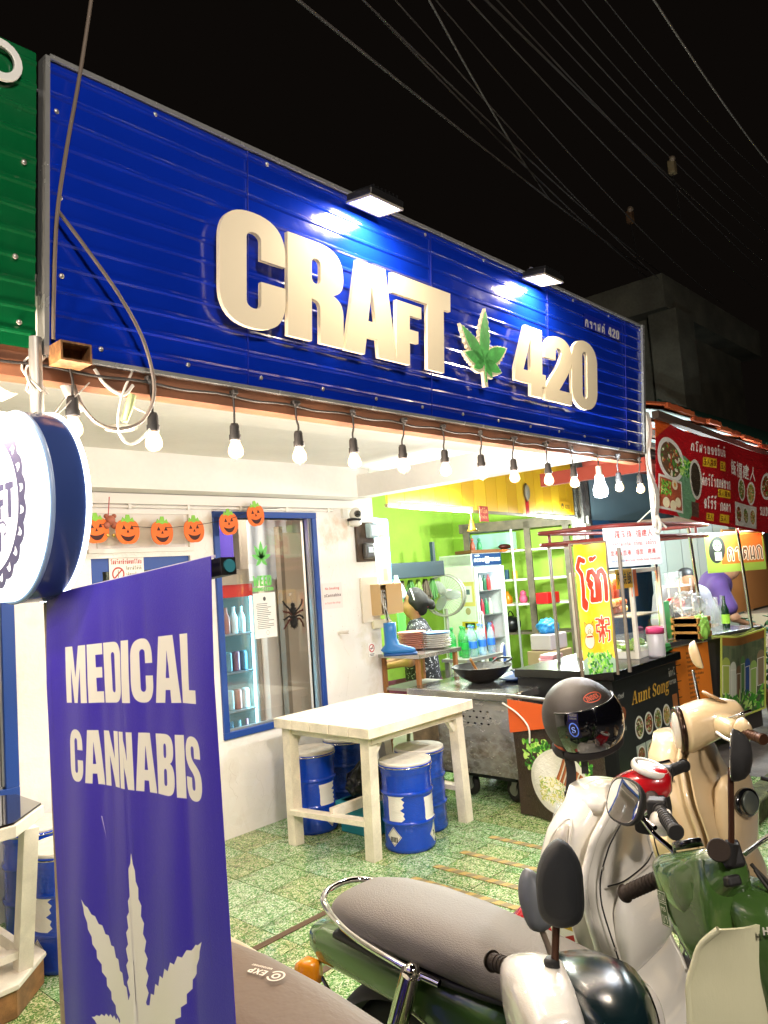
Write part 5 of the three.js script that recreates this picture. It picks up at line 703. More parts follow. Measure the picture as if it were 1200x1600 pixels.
// ---------- people: one skin from capsules joined by a smooth minimum ----------
function bodyMesh(caps, res, k = .03, squash) {
  const lo = V(9, 9, 9), hi = V(-9, -9, -9); caps.forEach(([a, b, r, q]) => { for (const p of [a, b]) { lo.min(V(...p).subScalar(Math.max(r, q) + .05)); hi.max(V(...p).addScalar(Math.max(r, q) + .05)); } });
  const c = lo.clone().add(hi).multiplyScalar(.5), s = Math.max(hi.x - lo.x, hi.y - lo.y, hi.z - lo.z) / 2 * 1.08, mc = new MarchingCubes(res, undefined, false, false, 120000); mc.isolation = 0;
  const f = mc.field, n = res, p = V(), e = V(), t = V();
  const C = caps.map(([a, b, r, q, sq]) => { const A = V(...a), d = V(...b).sub(A); return { A, d, dd: d.dot(d) || 1e-9, r, q, sq: sq || 1 }; });
  for (let z = 0; z < n; z++) for (let y = 0; y < n; y++) for (let x = 0; x < n; x++) {
    p.set((x - n / 2) / (n / 2), (y - n / 2) / (n / 2), (z - n / 2) / (n / 2)).multiplyScalar(s).add(c); let D = 1;
    for (const q of C) { e.subVectors(p, q.A); const h = Math.min(1, Math.max(0, e.dot(q.d) / q.dd)); t.copy(e).addScaledVector(q.d, -h); const dist = t.length() - lerp(q.r, q.q, h); if (dist > .25 && D < .2) continue; const w = Math.max(k - Math.abs(D - dist), 0) / k; D = Math.min(D, dist) - w * w * k * .25; }
    f[z * n * n + y * n + x] = -D;
  }
  mc.update(); const g = new THREE.BufferGeometry(); g.setAttribute('position', new THREE.BufferAttribute(mc.positionArray.slice(0, mc.count * 3), 3)); g.scale(s, s, s).translate(c.x, c.y, c.z);
  const m = mergeVertices(g, 1e-4); m.computeVertexNormals(); return m;
}
const skin = mat(0x9c6f50, .6);
// ---------- the open food shop next door ----------
{
  const A = [4.72, -4.27], B = [9.34, -5.03], dx = B[0] - A[0], dz = B[1] - A[1], LEN = Math.hypot(dx, dz), ang = -Math.atan2(dz, dx);
  const F = (t, y, out = 0) => [A[0] + dx / LEN * t - dz / LEN * out * -1 * -1, y, A[1] + dz / LEN * t + dx / LEN * out];
  const o = thing('food_shop', 'open fronted food shop with lime green walls and a yellow plank fascia', 'building');
  const lime = mat(0xffffff, .7, { map: rep(tone(0xb4da5c, .08), .4) });
  put('wall', slab(4.6, 10.62, -.03, 3, -8.12, -8), lime, o); put('wall', slab(10.5, 10.62, -.03, 3, -8, -5.2), lime, o); put('wall', slab(4.6, 4.66, -.03, 3, -8, -4.45), lime, o);
  put('shop_floor', slab(4.66, 10.5, -.05, .004, -8, -4.3), mat(0x8a8578, .6), o); put('ceiling', slab(4.6, 10.62, 2.95, 3.02, -8.12, -5.1), mat(0xdcdad0, .8), o);
  put('roof', slab(4.42, 10.7, 3.03, 3.08, -8.3, -4.2), mat(0x4a3a34, .8), o);
  const ym = [0xd9a90e, 0xd3a20c, 0xdfb118, 0xcf9c10].map((c) => mat(c, .55, { bumpMap: rep(wear, 2), bumpScale: .001 })), pw = LEN / 17;
  const plank = box(pw - .006, .78, .02, 0, 2.25, 0);
  for (let k = 0; k < 17; k++) { const b = put('fascia_board', plank, ym[(k * 7) % 4], o); b.position.set(...F((k + .5) * pw, 0)); b.rotation.y = ang; }
  put('fascia_rail', bar(F(0, 2.235, -.01), F(LEN, 2.235, -.01), .03, .03), mat(0x6a5a2c, .6), o);
  put('oval_lamp_holder', place(lathe([[.001, .03], [.05, .025], [.075, 0], [.001, -.005]], 24).scale(1, 1, 1.5).rotateX(Math.PI / 2), F(3.0, 2.5, .03), ang), mat(0x8f8874, .5), o);
  put('number_plate', place(new THREE.PlaneGeometry(.4, .14), F(4.35, 2.38, .014), ang), mat(0xffffff, .5, { map: canvas(256, 96, (c) => { c.fillStyle = '#d3a20c'; c.fillRect(0, 0, 256, 96); c.fillStyle = '#54431a'; c.beginPath(); c.arc(50, 48, 30, 0, 7); c.fill(); c.fillStyle = '#d3a20c'; c.beginPath(); c.arc(50, 55, 12, 0, 7); c.fill(); c.fillStyle = '#54431a'; c.font = 'bold 54px sans-serif'; c.fillText('4200', 104, 68); }) }), o);
  put('ribbon', place(new THREE.BoxGeometry(.09, .2, .006), F(3.02, 2.32, .02), ang), M.red, o);
  // two fluorescent battens
  const tubeGlow = mat(0xffffff, .4, { emissive: 0xf2fff4, emissiveIntensity: 6 });
  [[.12, 1.42, 'fluorescent tube light under the yellow boards next to the white wall'], [3.15, 4.5, 'fluorescent tube light under the far end of the yellow boards']].forEach(([t0, t1, l]) => {
    const f = thing('tube_light', l, 'lamp', [0, 0, 0], 0, 'fluorescent tubes under the yellow boards'), a = F(t0, 2.225, .06), b = F(t1, 2.225, .06);
    put('batten', bar(F(t0 - .03, 2.25, .06), F(t1 + .03, 2.25, .06), .045, .03), mat(0xd8d8d0, .5), f); put('light_tube', rod(a, b, .016, 14), tubeGlow, f);
    put('end_cap', rod(F(t0 - .04, 2.225, .06), F(t0, 2.225, .06), .02), M.trim, f); put('end_cap', rod(F(t1, 2.225, .06), F(t1 + .04, 2.225, .06), .02), M.trim, f);
    for (const q of [.3, .55, .8]) { const L = new THREE.PointLight(0xf6fff2, 6); L.name = 'tube_lamp'; L.position.set(...F(lerp(t0, t1, q), 2.17, .06)); L.castShadow = true; L.shadow.radius = 1.5; f.add(L); }
  });
  const pl = thing('corner_post', 'dark weathered post with a switch box at the end of the yellow boards', 'post', [9.52, 0, -5.02]);
  put('post_body', box(.26, 3, .2, 0, 0, 0, .02), mat(0xffffff, .9, { map: rep(tone(0x4b4a48, .4), 1.2), bumpMap: rep(wear, 2), bumpScale: .02 }), pl); put('switch_box', box(.16, .13, .06, -.12, 2.02, .12, .008), mat(0xc9c6b4, .5), pl); put('conduit', tube([[-.05, 2.25, .12], [-.08, 2.1, .13], [-.12, 1.9, .13], [-.12, 1.2, .13]], .02), M.galv, pl);
  // tall drinks fridge in the corner
  const f = thing('drinks_fridge', 'tall white drinks fridge with a glass door and navy header', 'fridge', [8.95, 0, -6.55], -.12);
  const W = .62, D = .64, H = 1.86, wm = mat(0xffffff, .35, { map: rep(tone(0xeaf2f4, .06), 1) });
  put('cabinet', [slab(-W / 2, -W / 2 + .03, .1, H, -D / 2, D / 2, .01), slab(W / 2 - .03, W / 2, .1, H, -D / 2, D / 2, .01), slab(-W / 2, W / 2, .1, H, -D / 2, -D / 2 + .03), slab(-W / 2, W / 2, H - .18, H, -D / 2, D / 2, .02), slab(-W / 2, W / 2, .02, .14, -D / 2, D / 2)], wm, f);
  put('header', box(W - .02, .17, .02, 0, H - .175, D / 2 + .005, .006), mat(0xffffff, .4, { map: canvas(256, 80, (c) => { c.fillStyle = '#12305a'; c.fillRect(0, 0, 256, 80); c.fillStyle = '#e6eef4'; c.font = 'bold 34px sans-serif'; c.fillText('#COOLDRINKS', 8, 54); c.fillRect(110, 20, 34, 46); c.fillRect(20, 8, 40, 8); }) }), f);
  { const h = f.children[f.children.length - 1].geometry, uv = h.attributes.uv, p = h.attributes.position; for (let i = 0; i < uv.count; i++) uv.setXY(i, p.getX(i) / (W - .02) + .5, (p.getY(i) - H + .175) / .17); }
  const dr = put('door_frame', [slab(-W / 2, -W / 2 + .06, .14, H - .19, D / 2, D / 2 + .04, .006), slab(W / 2 - .06, W / 2, .14, H - .19, D / 2, D / 2 + .04, .006), slab(-W / 2 + .06, W / 2 - .06, H - .27, H - .19, D / 2, D / 2 + .04), slab(-W / 2 + .06, W / 2 - .06, .14, .22, D / 2, D / 2 + .04)], mat(0xd5dbdc, .4), f);
  put('pane', slab(-W / 2 + .055, W / 2 - .055, .215, H - .265, D / 2 + .012, D / 2 + .018), M.glass, dr); put('handle', tube([[-W / 2 + .03, .72, D / 2 + .04], [-W / 2 + .03, .74, D / 2 + .09], [-W / 2 + .03, 1.02, D / 2 + .09], [-W / 2 + .03, 1.04, D / 2 + .04]], .015), M.trim, dr);
  put('liner', slab(-W / 2 + .03, W / 2 - .03, .14, H - .19, -D / 2 + .03, -D / 2 + .04), mat(0xdfe8ea, .4), f);
  for (let k = 0; k < 4; k++) put('shelf', slab(-W / 2 + .035, W / 2 - .035, .3 + k * .34, .31 + k * .34, -D / 2 + .05, D / 2 - .02), M.alu, f);
  put('strip_light', slab(-.2, .2, H - .21, H - .2, D / 2 - .08, D / 2 - .05), mat(0xffffff, .4, { emissive: 0xdff4ff, emissiveIntensity: 3 }), f);
  const fl = new THREE.RectAreaLight(0xdff4ff, 6, .5, .1); fl.name = 'fridge_lamp'; fl.position.set(0, H - .23, D / 2 - .06); fl.rotation.x = -Math.PI / 2; f.add(fl);
  const poster = (x, y, w, h, c1, c2) => put('sticker', place(new THREE.BoxGeometry(.003, h, w), [-W / 2 - .003, y, x]), mat(0xffffff, .5, { map: canvas(64, 96, (c) => { c.fillStyle = c1; c.fillRect(0, 0, 64, 96); c.fillStyle = c2; c.fillRect(12, 16, 40, 64); c.fillStyle = '#5a6a80'; c.fillRect(22, 30, 20, 20); }) }), f);
  poster(.2, 1.3, .26, .34, '#d9c878', '#e8eef0'); poster(.2, .86, .3, .11, '#d8c13c', '#25231c'); put('dent', place(lathe([[.001, .004], [.04, .003], [.05, 0]], 20).rotateZ(Math.PI / 2), [-W / 2 - .001, 1.06, .18]), mat(0xb9ab86, .6), f);
  // drinks inside, each can or bottle on its own
  const cols = [0xb8364a, 0x2e8b57, 0xd9d4bc, 0x245c3c, 0xc23030, 0x3b7c8c], bot = lathe([[.001, 0], [.032, 0], [.033, .13], [.022, .17], [.012, .19], [.012, .22], [.001, .22]], 12);
  for (let s = 0; s < 4; s++) for (let k = 0; k < 5; k++) { const b = solo('drink_bottle', bot, mat(cols[(s * 2 + k) % 6], .35), 'small drink bottle on a shelf inside the tall white fridge', 'bottle', 'drinks in the tall white fridge'); b.position.set(8.95 - .2 + k * .1, .312 + s * .34, -6.4); }
  // shelf unit against the right wall, with things on it
  const sh = thing('shelf_unit', 'tall brown wooden shelf frame against the lime wall beside the fridge', 'shelf', [9.95, 0, -6.35], -Math.PI / 2 + .42);
  const dkw = mat(0xffffff, .6, { map: rep(tone(0x5d5340, .3), 1.5) });
  for (const x of [-.75, .18, .75]) put('upright', box(.09, 2.3, .1, x, 0, .2), dkw, sh); put('upright', box(.03, 2.2, .03, -.05, 0, .26), M.alu, sh);
  put('top_board', box(1.7, .14, .5, 0, 2.2, 0), dkw, sh); for (const y of [.62, 1.05, 1.42, 1.86]) put('shelf_board', box(1.5, .03, .42, 0, y, 0), y < .7 ? dkw : mat(0xd6d4ca, .5), sh); put('mirror_panel', box(.7, .3, .01, -.4, 1.88, -.2), mat(0x9fc8d4, .1, { metalness: .3 }), sh);
  const S = (x, y, z = .05) => { const v = V(x, y, z).applyAxisAngle(V(0, 1, 0), -Math.PI / 2 + .42); return [9.95 + v.x, y, -6.35 + v.z]; };
  const item = (n, g, m, l, c, p) => { const q = solo(n, g, m, l, c); q.position.set(...p); return q; };
  item('food_tray', [box(.5, .03, .25, 0, 0, 0, .01)], M.orange, 'orange tray on the top board of the brown shelf', 'tray', S(-.2, 1.876)); item('meat_piece', ball(.08, 0, .055, 0, 1.6, .5, 1), mat(0x4a1714, .5), 'dark red piece lying on the orange tray', 'food', S(-.2, 1.9));
  item('carton', box(.2, .17, .15, 0, 0, 0, .005), mat(0xd9d8d0, .6), 'white carton on the upper board of the brown shelf', 'box', S(-.45, 1.437)); item('jar', lathe([[.001, 0], [.06, 0], [.065, .1], [.05, .14], [.001, .14]], 18), M.orange, 'squat orange jar on the upper board of the brown shelf', 'jar', S(-.66, 1.437)); item('spice_tin', cyl(.035, .035, .16), mat(0x2c5a7a, .4), 'blue tin on the upper board of the brown shelf', 'tin', S(-.2, 1.437)); item('spice_tin', cyl(.04, .04, .13), mat(0xcaa62c, .4), 'yellow tin on the upper board of the brown shelf', 'tin', S(-.08, 1.437));
  item('pump_bottle', lathe([[.001, 0], [.04, 0], [.042, .14], [.015, .17], [.015, .21], [.035, .22], [.001, .23]], 16), mat(0xd5d8d0, .4), 'white pump bottle on the middle board of the brown shelf', 'bottle', S(-.35, 1.067)); item('sauce_bottle', lathe([[.001, 0], [.07, 0], [.075, .1], [.03, .17], [.02, .2], [.001, .2]], 18), mat(0xd98a12, .35), 'amber round bottle on the middle board of the brown shelf', 'bottle', S(-.22, 1.067)); item('toy', [ball(.07, 0, .07, 0), ball(.05, .0, .15, 0)], mat(0xd85a80, .6), 'pink round toy on the middle board of the brown shelf', 'toy', S(.02, 1.067));
  item('red_box', [box(.34, .16, .2, 0, 0, 0, .01)], M.red, 'bright red box hung on the front of the brown shelf', 'box', S(.42, 1.07, .36)); item('appliance', [ball(.15, 0, .13, 0, 1.1, .85, 1), tube([[-.12, .2, 0], [0, .33, 0], [.12, .2, 0]], .008)], mat(0x16181a, .3), 'black rounded pot with a handle on the low board', 'pot', S(-.2, .637)); item('pink_basin', lathe([[.001, .0], [.1, 0], [.14, .1], [.15, .1], [.11, -.005]], 24), mat(0xc9525a, .5), 'pink basin on the low board of the brown shelf', 'basin', S(-.52, .637));
  const al = thing('altar_board', 'small dark shelf with two figurines and a bell on top of the fridge', 'altar', [8.95, 1.862, -6.4]); put('board', box(.7, .05, .3, 0, 0, 0, .01), mat(0x6a4428, .5), al); for (const [x, c] of [[.05, 0x2c7a4a], [-.12, 0x8a4030]]) put('figurine', [lathe([[.001, 0], [.04, 0], [.035, .08], [.02, .12], [.001, .13]], 14, x, .05, 0), ball(.025, x, .2, 0)], mat(c, .5), al);
  item('bell', [lathe([[.001, .12], [.02, .11], [.035, .03], [.06, 0], [.001, .0]], 18), tube([[0, .12, 0], [0, .2, 0]], .004)], mat(0xb58a2e, .3, { metalness: .8 }), 'brass bell hanging beneath the red card under the yellow boards', 'bell', [6.12, 2.02, -4.42]); item('red_card', place(new THREE.BoxGeometry(.2, .16, .008), [0, .08, 0], ang), mat(0xffffff, .6, { map: canvas(96, 80, (c) => { c.fillStyle = '#b02a1c'; c.fillRect(0, 0, 96, 80); c.strokeStyle = '#e0b070'; thaiLine(c, 8, 14, 80, 22, 4, 4); thaiLine(c, 10, 50, 70, 14, 6, 3); }) }), 'small red card with writing hung under the yellow boards', 'card', [6.5, 2.13, -4.53]);
  // cook
  const w = thing('person', 'seated cook seen from behind in a dark patterned shirt, hair tied with pink band', 'person', [5.46, .05, -4.66], 0), dirL = Math.atan2(-.67, -.74); w.rotation.y = dirL; // faces +z locally
  const sk = bodyMesh([[[0, 1.2, .02], [0, 1.12, 0], .05, .055], [[0, 1.3, .03], [0, 1.36, .02], .085, .09], [[0, 1.25, .06], [0, 1.27, .07], .06, .06], [[0, 1.3, .125], [0, 1.28, .13], .014, .016], [[-.17, 1.03, .02], [-.22, .8, .1], .045, .04], [[-.22, .8, .1], [-.12, .76, .34], .038, .028], [[.17, 1.03, .02], [.22, .8, .1], .045, .04], [[.22, .8, .1], [.12, .76, .34], .038, .028], [[-.12, .76, .35], [-.1, .755, .41], .03, .02], [[.12, .76, .35], [.1, .755, .41], .03, .02], [[0, 1.0, 0], [0, .6, -.02], .12, .13], [[-.1, .52, 0], [-.13, .5, .38], .085, .06], [[.1, .52, 0], [.13, .5, .38], .085, .06], [[-.13, .5, .38], [-.13, .1, .36], .055, .04], [[.13, .5, .38], [.13, .1, .36], .055, .04], [[-.13, .05, .34], [-.13, .04, .46], .035, .03], [[.13, .05, .34], [.13, .04, .46], .035, .03]], 84, .04);
  put('body', sk, skin, w);
  const shirt = canvas(256, 256, (c) => { c.fillStyle = '#1d1c22'; c.fillRect(0, 0, 256, 256); for (let k = 0; k < 260; k++) { c.fillStyle = ['#8c8a96', '#4a4854', '#b9b6bf', '#2c2a34'][k % 4]; c.save(); c.translate(rnd() * 256, rnd() * 256); c.rotate(rnd() * 6); c.beginPath(); c.ellipse(0, 0, rr(3, 13), rr(2, 5), 0, 0, 7); c.fill(); c.restore(); } }, true);
  const shG = boxUV(bodyMesh([[[0, 1.09, 0], [0, .95, -.01], .1, .15], [[-.15, 1.06, 0], [.15, 1.06, 0], .07, .07], [[0, .95, 0], [0, .58, -.02], .155, .17], [[-.16, 1.05, .01], [-.21, .88, .07], .075, .072], [[.16, 1.05, .01], [.21, .88, .07], .075, .072]], 64, .05), 3); put('shirt', shG, mat(0xffffff, .85, { map: shirt }), w);
  put('trousers', bodyMesh([[[-.1, .53, -.02], [-.13, .51, .3], .105, .085], [[.1, .53, -.02], [.13, .51, .3], .105, .085], [[0, .56, -.05], [0, .53, -.03], .15, .15]], 48, .05), mat(0x5a1d3a, .85), w);
  put('hair', bodyMesh([[[0, 1.34, -.015], [0, 1.37, .005], .1, .096], [[0, 1.31, -.04], [0, 1.25, -.045], .08, .055], [[-.06, 1.33, .03], [-.06, 1.28, .0], .04, .03], [[.06, 1.33, .03], [.06, 1.28, .0], .04, .03], [[0, 1.3, -.135], [0, 1.28, -.145], .042, .036]], 56, .03), mat(0x0e0a09, .85), w); put('hair_band', new THREE.TorusGeometry(.032, .017, 8, 20).translate(0, 1.305, -.1), mat(0x8e1f4c, .6), w); put('head_band', new THREE.TorusGeometry(.099, .005, 8, 30).rotateX(.25).translate(0, 1.36, .02), M.trim, w);
  const st = thing('stool', 'small wooden stool under the seated cook', 'stool', [5.46, .05, -4.66]); put('seat', cyl(.16, .16, .04, 0, .36, 0), dkw, st); for (const [x, z] of [[.1, .1], [-.1, .1], [.1, -.1], [-.1, -.1]]) put('leg', rod([x * 1.2, 0, z * 1.2], [x, .37, z], .018), dkw, st);
  // round wall fan beside the cook
  const fn = thing('fan', 'round grey electric fan with a wire cage on a stand behind the cook', 'fan', [7.1, 0, -5.6], dirL + 1.2); put('stand', [rod([0, 0, 0], [0, 1.2, 0], .02), cyl(.2, .18, .03)], M.galv, fn); put('motor', rod([0, 1.36, -.16], [0, 1.36, -.03], .07, 18), M.trim, fn);
  put('cage_ring', [new THREE.TorusGeometry(.24, .012, 8, 40).translate(0, 1.36, .06), new THREE.TorusGeometry(.24, .012, 8, 40).translate(0, 1.36, -.04)], M.galv, fn); { const a = []; for (let k = 0; k < 40; k++) { const t = k / 40 * 6.283; a.push(rod([.03 * Math.cos(t), 1.36 + .03 * Math.sin(t), .1], [.24 * Math.cos(t), 1.36 + .24 * Math.sin(t), .06], .002, 4)); } put('cage_wires', a, M.galv, fn).userData.kind = 'stuff'; } for (let k = 0; k < 3; k++) put('blade', place(ball(.1, .1, 0, 0, 1, .55, .08), [0, 1.36, .01], 0, 0, k * 2.09), mat(0x9aa2a0, .4), fn);
  // blue chair, storage tub
  const ch = thing('plastic_chair', 'blue and white plastic chair behind the cooking cart', 'chair', [7.0, 0, -4.55], .5); put('seat', box(.4, .03, .4, 0, .42, 0, .012), mat(0x2a5fae, .45), ch); { const s = new THREE.Shape(); s.moveTo(-.2, 0); s.lineTo(-.2, .25); s.bezierCurveTo(-.2, .42, .2, .42, .2, .25); s.lineTo(.2, 0); s.closePath(); for (const x of [-.1, .0, .1]) s.holes.push(new THREE.Path(poly([[x - .035, .05], [x + .035, .05], [x + .03, .24], [x - .03, .24]]).getPoints())); put('backrest', extrude(s, .025, .005).translate(0, .44, -.2), mat(0x2a5fae, .45), ch); put('back_rim', tube([[-.2, .44, -.185], [-.2, .69, -.185], [-.12, .8, -.185], [.12, .8, -.185], [.2, .69, -.185], [.2, .44, -.185]], .014), M.trim, ch); } for (const [x, z] of [[.17, .17], [-.17, .17], [.17, -.17], [-.17, -.17]]) put('leg', rod([x * 1.15, 0, z * 1.15], [x, .43, z], .018), mat(0x2a5fae, .45), ch);
  item('storage_tub', [box(.42, .2, .3, 0, 0, 0, .02)], phys(0xd9c9cf, .3, { transmission: .4, thickness: 0 }), 'pale plastic tub on the stack at the end of the lime shop', 'tub', [8.6, .56, -5.15]); item('blue_bag', crumple(.13, 1.2, .8, 1).translate(0, .1, 0), mat(0x2b84c4, .4), 'light blue plastic bag in the pale tub', 'bag', [8.6, .74, -5.15]); item('crate_stack', [box(.5, .27, .4, 0, 0, 0, .01), box(.48, .26, .38, 0, .29, 0, .01)], mat(0x9a8264, .7), 'brown crates under the pale tub', 'crate', [8.6, .0, -5.15]);
  // dark board with blue picture and hanging goods on the left of the lime room
  item('blue_poster', place(new THREE.BoxGeometry(.34, .75, .01), [0, 0, 0], .3), mat(0xffffff, .5, { map: canvas(64, 128, (c) => { c.fillStyle = '#4a8fd0'; c.fillRect(0, 0, 64, 128); c.fillStyle = '#c9a050'; c.fillRect(18, 58, 40, 58); c.fillStyle = '#6a5a30'; c.fillRect(30, 82, 16, 20); }) }), 'tall blue picture board leaning behind the end of the white wall', 'poster', [5.33, 1.82, -4.93]);
  item('dark_shelf', [box(.9, .16, .25, 0, 0, 0, .01), box(.04, .22, .04, .42, .15, 0)], mat(0x14242a, .5), 'dark teal wall cabinet in the lime room', 'cabinet', [5.95, 1.6, -5.15]); 
  for (let k = 0; k < 7; k++) item('herb_bundle', merge(Array.from({ length: 16 }, () => { const x = rr(-.05, .05), z = rr(-.05, .05); return rod([x * .3, .2, z * .3], [x, rr(-.05, .05), z], .006, 4, .012); })), mat([0x2f5a24, 0x5a7030, 0x3a3020][k % 3], .8), 'bundle of greens hanging under the dark teal cabinet', 'herbs', [5.55 + k * .12, 1.38, -5.1]).userData.group = 'greens under the cabinet';
  item('plastic_bag', loft([[.12, .012], [.07, .02], [.02, .07], [-.05, .1], [-.1, .085], [-.12, .03]].map(([y, r]) => ring([0, y, 0], [r, 0, .01], [0, 0, r * .7], 1.8, 18).map((p, i) => p.multiplyScalar(1).add(V(.006 * Math.sin(i * 5 + y * 40), 0, .006 * Math.cos(i * 7)))))), phys(0xbfe0ea, .25, { transmission: .3, thickness: 0 }), 'pale blue plastic bag hanging near the cook', 'bag', [5.3, 1.52, -4.75]); item('green_cloth', sheet((u, v) => [u * .16 - .08, v * -.6, .03 * Math.sin(u * 9 + v * 3)], 8, 16, .004), mat(0x4aa83c, .8), 'hanging strip of bright green cloth near the cook', 'cloth', [5.72, 1.42, -5.1]);
  // work table with plates at the white wall's end
  const tb = thing('side_table', 'cluttered low work table beside the end of the white wall', 'table', [4.8, 0, -4.1]); put('table_top', box(.55, .03, .45, 0, .98, 0), M.steel, tb); for (const [x, z] of [[.24, .18], [-.24, .18], [.24, -.18], [-.24, -.18]]) put('leg', box(.03, .98, .03, x, 0, z), mat(0x8a5a2c, .7), tb); put('lower_shelf', box(.5, .02, .4, 0, .72, 0), M.galv, tb);
  const plate = lathe([[.001, 0], [.06, .002], [.12, .015], [.125, .018], [.12, .012], [.06, -.003]], 28);
  [[4.98, 1.015, -4.06, 8, 0xe6e2da, 'stack of white plates on the cluttered work table'], [4.86, 1.015, -4.22, 9, 0xd99a84, 'stack of salmon coloured plates on the cluttered work table']].forEach(([x, y, z, n, c, l]) => { const s = thing('plate_stack', l, 'plates', [x, y, z]); for (let k = 0; k < n; k++) put('plate', plate, mat(k === n - 1 && c === 0xe6e2da ? 0x7aa4d8 : c, .4), s).position.set(rr(-.004, .004), k * .016, rr(-.004, .004)); });
  { const b = thing('rubber_boot', 'tall blue rubber boot hanging by the end of the white wall', 'boot', [4.46, 1.03, -4.1], .74); put('boot_body', loft([[.24, 0, .05], [.18, 0, .05], [.12, 0, .05], [.07, .01, .06], [.03, .05, .075], [.0, .07, .07]].map(([y, z, r]) => ring([0, y, z], [.055, 0, 0], [0, 0, r + (y < .06 ? .06 : 0)], 2.4, 24))), mat(0x2a6fb0, .35), b); put('sole', loft([ring([0, 0.0, .07], [.058, 0, 0], [0, 0, .135], 2.6, 24), ring([0, -.02, .07], [.058, 0, 0], [0, 0, .135], 2.6, 24)]), mat(0x1d4a86, .5), b); }
  // soft drink bottles by the fridge
  const pet = lathe([[.001, 0], [.036, 0], [.038, .02], [.036, .1], [.038, .16], [.034, .2], [.014, .25], [.013, .27], [.017, .272], [.017, .29], [.001, .29]], 18);
  const bt = thing('bottle_table', 'small table behind the wok holding drink bottles', 'table', [6.0, 0, -4.45]); put('table_top', box(.6, .03, .3, 0, .78, 0), M.galv, bt); for (const [x, z] of [[.26, .12], [-.26, .12], [.26, -.12], [-.26, -.12]]) put('leg', box(.03, .78, .03, x, 0, z), M.galv, bt);
  for (let k = 0; k < 10; k++) { const gr = k < 5, b = thing('soda_bottle', gr ? 'clear bottle of green soda behind the wok' : 'clear bottle of blue labelled water behind the wok', 'bottle', [5.76 + (k % 5) * .075 + (gr ? 0 : .17), .812, -4.5 + (k % 2) * .09 + (gr ? 0 : .03)], 0, gr ? 'green soda bottles' : 'blue water bottles'); put('bottle_body', pet, phys(gr ? 0x6fd48a : 0xd8eefa, .1, { transmission: .75, thickness: 0 }), b); put('bottle_label', lathe([[.0385, .08], [.0392, .085], [.0392, .14], [.0385, .145]], 18), mat(gr ? 0x1f9a3e : 0x2f6fd0, .4), b); put('cap', cyl(.017, .017, .018, 0, .275, 0), mat(gr ? 0x1d8a3a : 0x2456a8, .4), b); }
}
// ---------- food print helpers (flat print on banners) ----------
function bowl(c, x, y, rx, ry, kind = 0) { c.fillStyle = '#e4e0d4'; c.beginPath(); c.ellipse(x, y, rx, ry, 0, 0, 7); c.fill(); c.fillStyle = ['#6a5138', '#8a3a1c', '#77803c', '#c8a25a'][kind % 4]; c.beginPath(); c.ellipse(x, y, rx * .8, ry * .8, 0, 0, 7); c.fill(); for (let k = 0; k < 60; k++) { const a = rnd() * 6.3, r = Math.sqrt(rnd()) * .75; c.fillStyle = ['#3f8a35', '#d8c08a', '#b5562c', '#5fa845', '#efe6cc', '#7a4a2a'][rnd() * 6 | 0]; c.beginPath(); c.ellipse(x + rx * r * Math.cos(a), y + ry * r * Math.sin(a), rr(.04, .14) * rx, rr(.03, .1) * ry, rnd() * 3, 0, 7); c.fill(); } }
function leafy(c, x, y, w, h) { for (let k = 0; k < 130; k++) { c.fillStyle = ['#3f8f28', '#6cbb3a', '#9fd65a', '#2c6f1f', '#c3e67c'][rnd() * 5 | 0]; c.beginPath(); c.ellipse(x + (rnd() - .5) * w, y + (rnd() - .5) * h, rr(.03, .11) * w, rr(.02, .08) * h, rnd() * 3, 0, 7); c.fill(); } }
const prop = (n, g, m, l, c, p = [0, 0, 0], group) => { const q = solo(n, g, m, l, c, group); q.position.set(...p); return q; };
